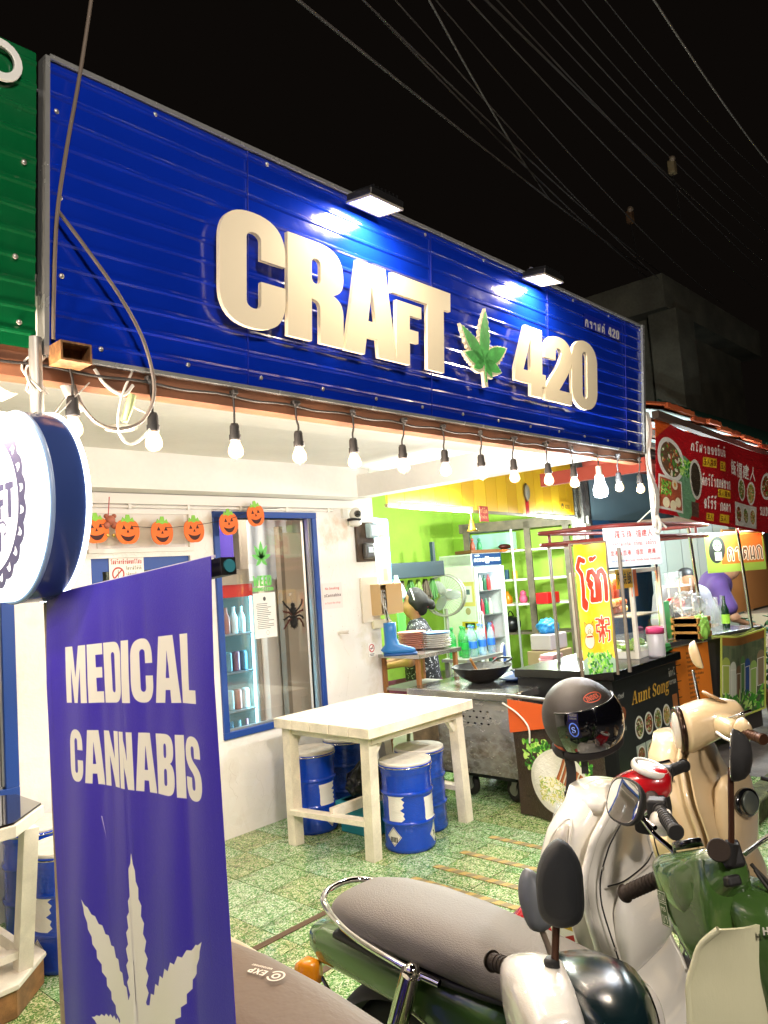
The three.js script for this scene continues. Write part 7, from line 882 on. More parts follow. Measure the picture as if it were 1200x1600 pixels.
    put('trousers', bodyMesh([[[0, .93, -.01], [0, .9, -.01], .15, .15], [[-.09, .88, 0], [-.1, .12, .0], .105, .07], [[.09, .88, 0], [.1, .12, 0], .105, .07]], 60, .04), mat(0x2a2c38, .85), w); put('hair', bodyMesh([[[0, hd[1] + .05, hd[2] - .02], [0, hd[1] + .07, hd[2]], .098, .092], [[0, hd[1] + .01, hd[2] - .05], [0, hd[1] - .02, hd[2] - .05], .07, .06]], 40, .02), mat(0x15100d, .5), w); };
  vendor('person in a light grey T-shirt bending over the drinks cart', [7.35, 0, -2.98], -.9, 0x96929a, 1.0); vendor('person in a purple shirt working behind the light grey T-shirt', [7.95, 0, -2.95], .5, 0x4c3268, .6);
  const pb = thing('leafy_plant', 'dark leafy plant at the end of the drinks cart', 'plant', [7.85, 0, -2.2]); put('pot', cyl(.16, .2, .3), mat(0x7a4a2c, .8), pb); { const lf = []; for (let k = 0; k < 150; k++) { const a = rnd() * 6.3, r = Math.sqrt(rnd()) * .34, y = rr(.35, 1.0); lf.push(place(ball(.06, 0, 0, 0, 1, .12, .55, 6), [r * Math.cos(a), y, r * Math.sin(a)], rnd() * 6, rr(-.8, .8), rr(-.8, .8))); } put('foliage', lf, mat(0x1f4a1a, .6), pb).userData.kind = 'stuff'; put('stem', rod([0, .28, 0], [0, .8, 0], .015), mat(0x4a3a20, .8), pb); }
}
// ---------- stall roof and long red banner ----------
{
  const o = thing('stall_roof', 'sloping stall roof with orange tiles along its edge on thin posts', 'roof');
  const tiles = [0xb8562a, 0xc26232, 0xa84c26].map((c) => mat(c, .75, { bumpMap: rep(wear, 2), bumpScale: .004 }));
  const tl = merge([sheet((u, v) => [u * .27, .02 * Math.abs(Math.sin(u * 6.28)) + v * .42, -v * 1.5], 16, 4, .012), box(.264, .035, .03, .135, -.02, .0, .006)]);
  for (let k = 0; k < 12; k++) { const t = put('roof_tile', tl, tiles[k % 3], o); t.position.set(5.2 + k * .268, 2.69 - k * .014 + (k % 2) * .012, -2.02 - (k % 3) * .012); }
  for (let k = 0; k < 4; k++) put('under_sheet', sheet((u, v) => [5.2 + k * .8 + u * .78, 2.66 - k * .04 + v * .42, -2.05 - v * 1.5], 4, 4, .006), mat(0x9fb4bd, .6), o);
  for (const z of [-2.08, -2.7, -3.3]) put('purlin', bar([5.15, 2.63 + (-2.08 - z) * .28, z], [8.4, 2.48 + (-2.08 - z) * .28, z], .05, .05), mat(0x4a3a30, .8), o);
  put('side_beam', bar([5.2, 2.3, -2.2], [5.2, 2.3, -3.05], .05, .1), mat(0x9c3a26, .7), o);
  put('post', rod([5.17, 1.85, -2.17], [5.17, 2.66, -2.17], .018), M.trim, o); put('post', rod([8.2, 0, -2.2], [8.2, 2.5, -2.2], .02), M.trim, o);
  const rb = thing('red_banner', 'long red banner with bowls of noodles and white Thai words tied below the orange tiles', 'banner', [5.18, 0, 0]);
  const pr = canvas(2048, 640, (c) => { c.fillStyle = '#a8161c'; c.fillRect(0, 0, 2048, 640); c.fillStyle = '#8a1016'; for (let k = 0; k < 60; k++) c.fillRect(rnd() * 2048, rnd() * 640, rr(20, 140), rr(2, 10)); c.fillStyle = '#c9541c'; c.beginPath(); c.moveTo(0, 0); c.lineTo(230, 0); c.lineTo(0, 150); c.fill(); c.fillStyle = '#6d9a72'; c.beginPath(); c.ellipse(380, 420, 190, 240, 0, 0, 7); c.fill(); bowl(c, 210, 250, 190, 150, 0); leafy(c, 420, 270, 160, 120); c.fillStyle = '#d8d3c4'; c.fillRect(30, 380, 330, 230); c.fillStyle = '#b0583a'; c.fillRect(46, 396, 298, 198); for (const [x, y] of [[250, 420], [130, 560], [220, 570], [290, 540]]) { c.fillStyle = '#efe2b8'; c.beginPath(); c.ellipse(x, y, 42, 36, 0, 0, 7); c.fill(); c.fillStyle = '#e09a3a'; if (y < 500) { c.beginPath(); c.arc(x, y, 16, 0, 7); c.fill(); } } leafy(c, 130, 460, 130, 90); c.fillStyle = '#c9c4b4'; c.beginPath(); c.ellipse(560, 330, 80, 150, -.2, 0, 7); c.fill(); c.fillStyle = '#3c3226'; c.beginPath(); c.ellipse(560, 330, 60, 125, -.2, 0, 7); c.fill(); c.fillStyle = '#5a4436'; c.fillRect(500, 500, 110, 110); c.strokeStyle = '#efe9dc'; thaiLine(c, 480, 60, 520, 62, 10, 11); thaiLine(c, 640, 290, 420, 70, 11, 11); thaiLine(c, 680, 450, 170, 76, 4, 13); thaiLine(c, 900, 460, 160, 70, 4, 11); for (const [x, y, w, h] of [[640, 150, 190, 70], [890, 160, 90, 70], [860, 370, 190, 60], [720, 560, 100, 56], [900, 555, 130, 62]]) { c.fillStyle = '#d9b02a'; c.fillRect(x, y, w, h); c.strokeStyle = '#6a2a10'; for (let q = 0; q < w / 44 - 1; q++) strokes(c, HAN[hanKeys[q % hanKeys.length]], x + 10 + q * 44, y + 10, 38, h - 20, 5); } c.strokeStyle = '#efe9dc'; ['fan', 'fu', 'jian', 'ren'].forEach((k, i) => strokes(c, HAN[k], 1090 + i * 110, 120, 95, 120, 13)); bowl(c, 1280, 330, 66, 90, 2); bowl(c, 1450, 340, 70, 95, 3); bowl(c, 1700, 260, 100, 110, 1); c.fillStyle = '#d9d4c6'; c.fillRect(1130, 440, 420, 180); for (let k = 0; k < 3; k++) bowl(c, 1200 + k * 140, 530, 58, 72, k + 1); thaiLine(c, 1600, 420, 380, 80, 8, 12); });
  put('printed_cloth', sheet((u, v) => { const x = u * 2.35, sag = .05 * Math.sin(u * 3.14); return [x, lerp(1.955 - x * .085 - sag * .3, 2.63 - x * .07 - sag * (1 + .5 * Math.sin(u * 9)), v), lerp(-2.17, -2.1, v) + x * .08 + .012 * Math.sin(u * 14 + v * 3)]; }, 60, 12, .002), mat(0xffffff, .35, { map: pr, bumpMap: rep(wear, 3), bumpScale: .01 }), rb);
  put('end_hem', sheet((u, v) => [-.05 + u * .06, lerp(1.93, 2.66, v), -2.15 + .02 * Math.sin(v * 9)], 4, 20, .006), M.cableWhite, rb); put('tie_rag', [tube([[-.02, 1.93, -2.15], [.0, 1.86, -2.14], [-.03, 1.8, -2.15]], .016), tube([[-.01, 1.9, -2.15], [.06, 1.84, -2.12]], .008), tube([[-.03, 1.9, -2.15], [-.08, 1.84, -2.14]], .008)], M.cableWhite, rb);
  prop('rope', tube([[9.4, 1.72, -4.9], [7.4, 1.78, -3.6], [5.16, 1.97, -2.18]], .005, 40), M.cableWhite, 'thin rope stretched from the dark corner post to the end of the red banner', 'rope');
}
// ---------- blue shutters and houses further on ----------
{
  const o = thing('blue_house', 'low house with blue sheet metal walls behind the stalls', 'building'); const bl = [0x2a5f8c, 0x28587f, 0x2e6694].map((c) => mat(c, .5, { bumpMap: rep(wear, 2), bumpScale: .003 }));
  for (let k = 0; k < 8; k++) put('wall_sheet', slab(9.66 + k * .55, 10.2 + k * .55, 0, 2.9, -5.0 - .002 * (k % 2), -4.96), bl[k % 3], o); put('upper_wall', slab(9.6, 14.2, 2.2, 2.96, -4.95, -4.92), mat(0x6a8894, .6), o); put('eave', slab(9.5, 14.4, 2.94, 3.0, -5.2, -4.3), mat(0x8a3426, .7), o);
  const gd = thing('grey_folding_door', 'grey painted wooden folding door with a padlock behind the kettle', 'door', [10.0, 0, -4.2], -Math.PI / 2 + .55); const gm = [0x8f9a9c, 0x87928f, 0x97a1a2].map((c) => mat(c, .65)); for (let k = 0; k < 5; k++) put('door_panel', box(.2, 2.0, .03, k * .205, .02, .004 * (k % 2)), gm[k % 3], gd); put('door_frame', [box(.1, 2.1, .08, 1.06, 0, 0), box(1.3, .1, .08, .45, 2.04, 0)], mat(0x5f4a3c, .7), gd); put('padlock', box(.05, .06, .03, .6, 1.1, .03, .008), M.steel, gd);
  const far = thing('far_stall', 'last lit stall with a pink awning beyond the vendors', 'stall', [9.3, 0, -2.4]); put('awning', sheet((u, v) => [u * 1.6, 1.95 - v * .15, -.7 + v * .9], 6, 4, .006), mat(0xc78a9a, .6), far); put('counter', slab(0, 1.5, 0, .9, -.6, 0), mat(0x8a7a64, .7), far); put('back_sheet', slab(0, 1.6, .9, 1.9, -.72, -.7), mat(0xb8763a, .6), far); for (const x of [.05, 1.5]) put('post', rod([x, 0, .1], [x, 1.95, .1], .02), M.galv, far);
  const tw = thing('dark_building', 'tall unlit concrete building rising behind the stalls', 'building'); const dk = mat(0xffffff, .9, { map: rep(tone(0x6d6a58, .25), .3) }); put('wall', slab(13.2, 18, 0, 5.9, -9.5, -5.2), dk, tw); put('parapet', slab(12.8, 18.2, 5.9, 6.5, -9.9, -4.8), dk, tw); put('column', slab(13.0, 13.8, 0, 5.9, -5.2, -4.7), dk, tw); put('ledge', slab(12.9, 18.2, 3.9, 4.05, -5.3, -4.6), dk, tw);
  const gr = thing('green_roof_house', 'low house with a dark green corrugated roof beyond the stalls', 'building'); put('roof', sheet((u, v) => [11.5 + u * 6, 3.15 + v * .9 + .03 * Math.sin(u * 120), -3.2 - v * 1.4], 240, 2, .01), mat(0x2f5a4a, .6), gr); put('wall', slab(11.7, 17.5, 0, 3.1, -4.6, -3.6), mat(0x5f6258, .8), gr); put('eave_board', slab(11.5, 17.5, 3.05, 3.12, -3.3, -3.22), mat(0x4a4640, .8), gr);
  const kb = struct('kerb', [slab(4.2, 14, -.03, .12, -1.75, -1.6, .02)], mat(0xffffff, .95, { map: rep(tone(0x4e5230, .5), 2), bumpMap: rep(wear, 2), bumpScale: .02 })); struct('road', boxUV(new THREE.PlaneGeometry(60, 14).rotateX(-Math.PI / 2).translate(18, -.024, 5.5)), mat(0xffffff, .9, { map: rep(tone(0x5d5a57, .25), .7) }));
}
// ---------- things on and behind the shop wall ----------
{
  const put1 = (n, g, m, l, c, p, grp) => prop(n, g, m, l, c, p, grp);
  // pumpkin garland
  const pk = mat(0xe0661c, .7), gn = mat(0x7fb53c, .7), dk = mat(0x3a1410, .8);
  const P = [[2.105, 2.032, .1, 'beside the round lit sign'], [2.302, 2.023, 0, 'left of the door transom middle'], [2.534, 2.014, 0, 'in the middle over the door'], [2.766, 2.025, .05, 'at the edge of the window'], [3.04, 2.071, .1, 'on the window frame'], [3.27, 2.13, .15, 'highest, near the end of its string']];
  const body = new THREE.Shape(); body.moveTo(0, -.075); body.bezierCurveTo(.04, -.085, .085, -.06, .085, .0); body.bezierCurveTo(.085, .06, .05, .075, .0, .07); body.bezierCurveTo(-.05, .075, -.085, .06, -.085, 0); body.bezierCurveTo(-.085, -.06, -.04, -.085, 0, -.075);
  const leafS = poly([[-.05, .055], [-.035, .085], [-.02, .072], [-.012, .1], [.012, .1], [.02, .072], [.035, .085], [.05, .055], [.02, .06], [0, .05], [-.02, .06]]), mouth = new THREE.Shape(); mouth.moveTo(-.052, -.02); mouth.bezierCurveTo(-.03, -.075, .03, -.075, .052, -.02); mouth.bezierCurveTo(.02, -.038, -.02, -.038, -.052, -.02);
  P.forEach(([x, y, t, w]) => { const o = thing('paper_pumpkin', 'orange paper pumpkin with a carved grin hanging ' + w, 'decoration', [x, y, -4.2], .15, 'paper pumpkin garland'); o.rotation.z = t; o.scale.setScalar(1.0); put('paper_body', extrude(body, .004), pk, o); put('paper_leaf', extrude(leafS, .003).translate(0, 0, .004), gn, o); put('face', [extrude(mouth, .002).translate(0, 0, .0042), extrude(poly([[-.042, .012], [-.015, .012], [-.028, .036]]), .002).translate(0, 0, .0042), extrude(poly([[.042, .012], [.015, .012], [.028, .036]]), .002).translate(0, 0, .0042), extrude(poly([[-.009, -.008], [.009, -.008], [0, .01]]), .002).translate(0, 0, .0042)], dk, o).userData.kind = 'stuff'; });
  solo('garland_string', tube([[1.9, 2.12, -4.2], [2.1, 2.07, -4.202], [2.3, 2.055, -4.202], [2.53, 2.045, -4.202], [2.77, 2.06, -4.202], [3.04, 2.1, -4.202], [3.27, 2.165, -4.202], [3.5, 2.19, -4.28], [3.62, 2.19, -4.29]], .0022, 80, 5), M.cable, 'thin dark string carrying the paper pumpkins', 'string');
  const td = thing('hanging_toy', 'small reddish bear charm with bells on a red cord', 'toy', [2.2, 2.05, -4.21]); put('cord', rod([-.012, .06, 0], [0, .18, 0], .003, 5), M.red, td); put('charm', [ball(.03, 0, .04, 0), ball(.022, -.025, .01, 0), ball(.022, .025, .01, 0), ball(.014, -.025, .065, 0), ball(.014, .025, .065, 0)], mat(0xa05a44, .6), td); for (const x of [-.02, .02]) put('bell', ball(.012, x, -.05, 0), mat(0xc8b060, .3, { metalness: .8 }), td);
  // window stickers, papers, toy spider
  const st = canvas(256, 384, (c) => { c.fillStyle = '#52b04a'; for (const [x, y, q] of [[128, 20, 26], [70, 60, 22], [186, 60, 22], [36, 130, 20], [220, 130, 20], [70, 190, 14], [186, 190, 14]]) { c.beginPath(); leaflet(128, 170, x, y, q, 0).forEach((p, i) => (i ? c.lineTo(...p) : c.moveTo(...p))); c.fill(); } c.font = 'bold 74px sans-serif'; c.textAlign = 'center'; c.fillText('WEED', 128, 290); c.font = 'bold 32px sans-serif'; c.fillText('CONNECTION', 128, 340); });
  const lf = [[3.42, 1.96, .02], [3.36, 1.93, .018], [3.48, 1.93, .018], [3.335, 1.86, .017], [3.505, 1.86, .017], [3.37, 1.78, .014], [3.47, 1.78, .014]].map(([x, y, q]) => extrude(poly(leaflet(3.42, 1.83, x, y, q, 0)), .0015).translate(0, 0, -4.3535));
  const ws = thing('window_sticker', 'light green leaf and lettering stuck on the shop window', 'sticker'); put('leaf_sticker', lf, mat(0x6abf58, .6), ws).userData.kind = 'stuff';
  const letters = (t, w, h, y) => { const L = []; let tot = 0; for (const ch of t) tot += (G[ch]?.[1] ?? .6) + .08; let x = 3.42 - w / 2; for (const ch of t) { const q = ((G[ch]?.[1] ?? .6)) / tot * w; if (G[ch]) L.push(extrude(glyphAt(ch, x, y, q, h), .0015).translate(0, 0, -4.3535)); x += q + .08 / tot * w; } return L; };
  { const Gs = THREE.Shape; let s = new Gs(); s = poly([[.12, 0], [.32, 0], [.4, .5], [.48, 0], [.68, 0], [.8, 1], [.6, 1], [.55, .4], [.48, .85], [.32, .85], [.25, .4], [.2, 1], [0, 1]]); G.W = [s, .8]; G.O = G['0']; }
  put('lettering', letters('WEED', .17, .075, 1.635), mat(0x6abf58, .6), ws).userData.kind = 'stuff'; put('small_lettering', letters('CONNECTION', .19, .028, 1.597), mat(0x6abf58, .6), ws).userData.kind = 'stuff';
  const doc = (w, h, n, col) => canvas(192, 256, (c) => { c.fillStyle = '#e9e6df'; c.fillRect(0, 0, 192, 256); c.fillStyle = col; c.beginPath(); c.arc(96, 34, 12, 0, 7); c.fill(); for (let k = 0; k < n; k++) c.fillRect(20 + rr(0, 10), 60 + k * 150 / n, rr(90, 145), 3); c.beginPath(); c.arc(110, 228, 12, 0, 7); c.stroke(); });
  const paper = (x0, x1, y0, y1, z, tex, l, c) => { const g = box(x1 - x0, y1 - y0, .002), uv = g.attributes.uv, p = g.attributes.position; for (let i = 0; i < uv.count; i++) uv.setXY(i, p.getX(i) / (x1 - x0) + .5, p.getY(i) / (y1 - y0)); return prop('paper_notice', g, mat(0xffffff, .7, { map: tex }), l, c, [(x0 + x1) / 2, y0, z]); };
  paper(3.325, 3.525, 1.265, 1.585, -4.352, doc(1, 1, 14, '#4a4a4a'), 'typed white certificate taped to the window under the green lettering', 'paper');
  paper(3.95, 4.16, 1.42, 1.62, -4.306, canvas(192, 192, (c) => { c.fillStyle = '#e6d9d2'; c.fillRect(0, 0, 192, 192); c.fillStyle = '#c0504a'; c.font = 'bold 24px sans-serif'; c.fillText('No Smoking', 26, 50); c.fillStyle = '#4a3a3a'; c.font = 'bold 30px sans-serif'; c.fillText('xCannabisx', 14, 104); c.fillStyle = '#c0504a'; c.font = '20px sans-serif'; c.fillText('in front the shop', 18, 156); }), 'pink notice about smoking cannabis on the white wall', 'paper');
  paper(4.41, 4.49, 1.0, 1.11, -4.306, canvas(96, 128, (c) => { c.fillStyle = '#e9e4da'; c.fillRect(0, 0, 96, 128); c.strokeStyle = '#c03030'; c.lineWidth = 9; c.beginPath(); c.arc(48, 48, 34, 0, 7); c.stroke(); c.beginPath(); c.moveTo(24, 72); c.lineTo(72, 24); c.stroke(); c.fillStyle = '#222'; c.fillRect(26, 46, 44, 7); c.fillRect(16, 100, 64, 5); c.fillRect(24, 112, 48, 5); }), 'small no smoking sign low on the white wall', 'sign');
  paper(2.24, 2.47, 1.72, 1.87, -4.325, canvas(256, 160, (c) => { c.fillStyle = '#e9e2da'; c.fillRect(0, 0, 256, 160); c.strokeStyle = '#b0403a'; thaiLine(c, 12, 14, 230, 26, 16, 4); c.lineWidth = 10; c.beginPath(); c.arc(64, 104, 40, 0, 7); c.stroke(); c.beginPath(); c.moveTo(36, 132); c.lineTo(92, 76); c.stroke(); c.strokeStyle = '#6a6a4a'; c.lineWidth = 5; c.beginPath(); c.moveTo(64, 130); c.lineTo(64, 80); c.stroke(); thaiLine(c, 120, 60, 120, 20, 9, 3); thaiLine(c, 120, 100, 120, 20, 9, 3); }), 'white prohibition notice with a red ring at the top of the door', 'sign');
  { const o = thing('toy_spider', 'furry black and orange toy spider on the shop window', 'toy', [3.65, 1.4, -4.31]); o.scale.setScalar(.72); const fur = (r, n, p, s = [1, 1, 1]) => { const a = [ball(r, 0, 0, 0, ...s, 14)]; for (let k = 0; k < n; k++) { const d = V(rr(-1, 1), rr(-1, 1), rr(-.3, 1)).normalize(); a.push(rod([d.x * r * .8 * s[0], d.y * r * .8 * s[1], d.z * r * .8 * s[2]], [d.x * r * 1.35 * s[0], d.y * r * 1.3 * s[1], d.z * r * 1.4 * s[2]], .003, 3, .0006)); } return merge(a).translate(...p); };
    put('abdomen', fur(.05, 160, [0, -.06, 0], [.9, 1.3, .6]), mat(0x15110f, .9), o); put('thorax', fur(.04, 100, [0, .05, 0], [.9, 1.1, .6]), mat(0x15110f, .9), o); put('head', fur(.022, 50, [0, .11, 0]), mat(0x15110f, .9), o);
    for (const s of [-1, 1]) for (let k = 0; k < 4; k++) { const a = [1.0, .35, -.2, -.75][k], pts = [[s * .02, .03 - k * .02, 0], [s * .07, .04 + a * .04 - k * .015, .02], [s * .11, a * .1 + .02 - k * .01, .015], [s * .13, a * .16, 0]]; const seg = []; for (let q = 0; q < 3; q++) { const A = pts[q], B = pts[q + 1]; seg.push(rod(A, B, .009, 7, .008)); for (let h = 0; h < 16; h++) { const t = rnd(), p = A.map((v, i) => lerp(v, B[i], t)), d = V(rr(-1, 1), rr(-1, 1), rr(-1, 1)).normalize().multiplyScalar(.02); seg.push(rod(p, [p[0] + d.x, p[1] + d.y, p[2] + d.z], .003, 3, .0006)); } } put('leg', seg, mat(k % 2 ? 0x4a2010 : 0x15110f, .9), o); } put('suction_cup', [ball(.014, 0, .22, -.03), rod([0, .13, 0], [0, .21, -.03], .002, 4)], M.clearPlastic, o); }
  // camera, meters and fuse box on the wall's end
  const cm = thing('security_camera', 'white dome security camera on the corner of the white wall', 'camera', [4.3, 2.13, -4.25]); put('camera_head', ball(.055, 0, .02, .02), mat(0xdedad0, .4), cm); put('lens', place(lathe([[.001, .02], [.02, .018], [.03, 0], [.001, -.004]], 20).rotateX(1.4), [-.03, .02, .068], -.5), M.blackGloss, cm); put('camera_base', [lathe([[.001, -.02], [.05, -.025], [.052, -.06], [.03, -.075], [.001, -.078]], 24), box(.05, .09, .03, -.07, .0, -.045)], mat(0xdedad0, .4), cm); put('collar', new THREE.TorusGeometry(.05, .012, 8, 24).rotateX(Math.PI / 2).translate(0, -.02, 0), M.black, cm);
  const mt = thing('electric_meters', 'pair of electric meters on a dark wooden board at the end of the white wall', 'meter', [4.44, 1.82, -4.3]); put('board', slab(-.1, .1, -.05, .27, 0, .02), mat(0xffffff, .7, { map: rep(tone(0x4a3a2c, .3), 3) }), mt); put('meter_case', box(.1, .12, .06, .05, .14, .05, .012), mat(0x9fb0b4, .35), mt); put('meter_window', box(.07, .08, .006, .05, .16, .083), phys(0xcfe6f2, .08, { clearcoat: 1 }), mt); put('meter_case', box(.11, .13, .05, .0, -.03, .045, .02), mat(0x4a4640, .4), mt); put('meter_window', box(.05, .045, .006, .0, .02, .073), phys(0xcfe6f2, .08, { clearcoat: 1 }), mt);
  const fb = thing('fuse_box', 'open tan fuse box with hanging wires on the white wall', 'fuse box', [4.56, 1.28, -4.3]); put('back_plate', slab(-.2, .0, .0, .36, 0, .015), mat(0xe4d9c4, .6), fb); put('box_body', [slab(-.1, .17, .05, .3, .0, .012), slab(-.1, .17, .05, .06, .012, .12), slab(-.1, .17, .29, .3, .012, .12), slab(-.1, -.09, .06, .29, .012, .12), slab(.16, .17, .06, .29, .012, .12)], mat(0xc7a878, .6), fb); put('door_leaf', slab(-.03, .16, .06, .29, .121, .127), mat(0xc09a64, .6), fb); put('socket_strip', box(.2, .07, .03, 0, -.06, .015, .006), mat(0xd9cfae, .5), fb);
  for (let k = 0; k < 5; k++) put('wire', tube([[-.06 + k * .01, .25, .1], [-.08 + rr(-.03, .03), .15, .14], [-.05 + rr(-.04, .04), .05, .13], [.0 + k * .03, -.03 - rr(0, .1), .06]], .004, 24, 6), k % 2 ? M.cable : M.cableWhite, fb);
  prop('wall_pipe', [rod([0, 0, 0], [.0, .005, .12], .014, 14)], M.trim, 'short white pipe stub sticking out of the wall', 'pipe', [4.1, 1.23, -4.31]);
  prop('paper_lantern', lathe([[.001, 0], [.05, .005], [.06, .03], [.045, .06], [.06, .09], [.05, .12], [.001, .125]], 20), mat(0xd9c0b0, .6), 'small pale ribbed lantern hanging at the end of the white wall', 'lantern', [4.86, 1.98, -4.5]);
  // fridge, reflection sheet and door seen through the shop window
  const rf = thing('display_fridge', 'glass fronted drinks fridge glowing cyan inside the shop window', 'fridge', [3.52, 0, -5.22]); const wm = mat(0x8f877a, .4); put('cabinet', [slab(-.33, -.29, 0, 1.78, -.25, .25), slab(.29, .33, 0, 1.78, -.25, .25), slab(-.29, .29, 0, 1.78, -.25, -.22), slab(-.29, .29, 1.66, 1.78, -.22, .25), slab(-.29, .29, 0, .3, -.22, .25)], wm, rf); put('header_sign', box(.56, .1, .01, 0, 1.56, .24), mat(0xffffff, .5, { map: canvas(192, 40, (c) => { c.fillStyle = '#e4dccc'; c.fillRect(0, 0, 192, 40); c.fillStyle = '#b0302a'; c.fillRect(0, 0, 192, 16); c.fillStyle = '#5a4a40'; c.fillRect(20, 24, 150, 5); }) }), rf); put('liner', slab(-.29, .29, .3, 1.66, -.22, -.21), mat(0xcfeef2, .5), rf); for (let k = 0; k < 4; k++) put('shelf', slab(-.29, .29, .36 + k * .3, .37 + k * .3, -.2, .22), M.alu, rf); put('pane', slab(-.29, .29, .3, 1.66, .238, .243), M.glass, rf);
  for (const s of [-1, 1]) { put('strip_light', slab(s * .28 - .006, s * .28 + .006, .34, 1.62, .2, .22), mat(0xffffff, .4, { emissive: 0x9fe8ff, emissiveIntensity: 3 }), rf); const a = new THREE.RectAreaLight(0x8fe2ff, 26, .05, 1.25); a.name = 'fridge_lamp'; a.position.set(s * .265, .98, .2); a.rotation.y = s > 0 ? .9 : -.9; rf.add(a); }
  const can = lathe([[.001, 0], [.03, 0], [.033, .008], [.033, .14], [.026, .155], [.001, .156]], 14), btl = lathe([[.001, 0], [.032, 0], [.033, .12], [.014, .17], [.014, .21], [.001, .21]], 14), cc = [0x8a5a6a, 0xd0d8d4, 0x3a5a6a, 0x9aa8a4, 0x6a8a90, 0xb06a5a]; for (let s = 0; s < 4; s++) for (let k = 0; k < 7; k++) { const b = solo('drink_can', s % 3 === 0 ? btl : can, mat(cc[(k * 2 + s) % 6], .35, { metalness: .3 }), 'drink can or bottle in the cyan lit fridge', 'drink', 'drinks in the cyan lit fridge'); b.position.set(3.3 + k * .075, .372 + s * .3, -5.08); }
  prop('banner_reflection', sheet((u, v) => [u * .42, v * .42, .02 * Math.sin(u * 6)], 10, 6, .004), mat(0x4a3aa0, .6), 'purple sheet imitating a banner reflection above the fridge inside the window', 'banner', [3.2, 1.82, -4.95]); prop('white_blind', sheet((u, v) => [u * .4, v * .5, .01 * Math.sin(u * 20)], 16, 4, .004), mat(0xb8c0c8, .6), 'pale blind inside the shop window beside the purple sheet', 'blind', [3.68, 1.68, -4.85]);  // purple sheet stands in for the street banner mirrored in the glass
  const idr = thing('inner_door', 'beige door with a lever handle inside the shop window', 'door', [4.2, 0, -4.75], .0); put('door_leaf', slab(-.26, .24, .0, 2.05, -.02, .02), mat(0xb8ab99, .5), idr); put('lever', [rod([.16, 1.0, .02], [.16, 1.0, .06], .008), rod([.17, 1.0, .06], [.06, 1.0, .06], .009)], M.chrome, idr); put('door_stile', slab(-.3, -.262, 0, 2.1, -.03, .03), mat(0x7d7364, .5), idr);
  const il = thing('room_light', 'square ceiling light inside the shop', 'lamp', [3.1, 2.49, -4.72]); put('light_panel', box(.5, .012, .3, 0, -.012, 0), mat(0xffffff, .5, { emissive: 0xfff0d8, emissiveIntensity: 2.5 }), il); const rl = new THREE.RectAreaLight(0xffeed6, 42, .5, .3); rl.name = 'room_lamp'; rl.position.y = -.02; rl.rotation.x = -Math.PI / 2; il.add(rl);
  // recessed porch downlights: the second and third are added out of view for brightness
  [[1.93, -3.55, 'round recessed downlight in the porch ceiling over the purple banner'], [3.1, -2.35, 'added unseen downlight in the porch ceiling close behind the blue sign'], [.3, -3.5, 'added unseen downlight in the porch ceiling by the green sign']].forEach(([x, z, l]) => { const dl = thing('downlight', l, 'lamp', [x, z > -2.9 ? 2.439 : 2.499, z], 0, 'porch downlights'); put('light_disc', cyl(.07, .07, .006, 0, -.006, 0, 32), mat(0xffffff, .4, { emissive: 0xfff2d8, emissiveIntensity: 6 }), dl); put('rim', new THREE.TorusGeometry(.078, .008, 8, 36).rotateX(Math.PI / 2).translate(0, -.004, 0), M.trim, dl); const ds = new THREE.SpotLight(0xfff0da, 4.5, 0, 1.25, .7); ds.name = 'ceiling_lamp'; ds.position.y = -.02; ds.target.position.set(0, -2.4, 0); ds.castShadow = true; ds.shadow.radius = 3; dl.add(ds, ds.target); });
}
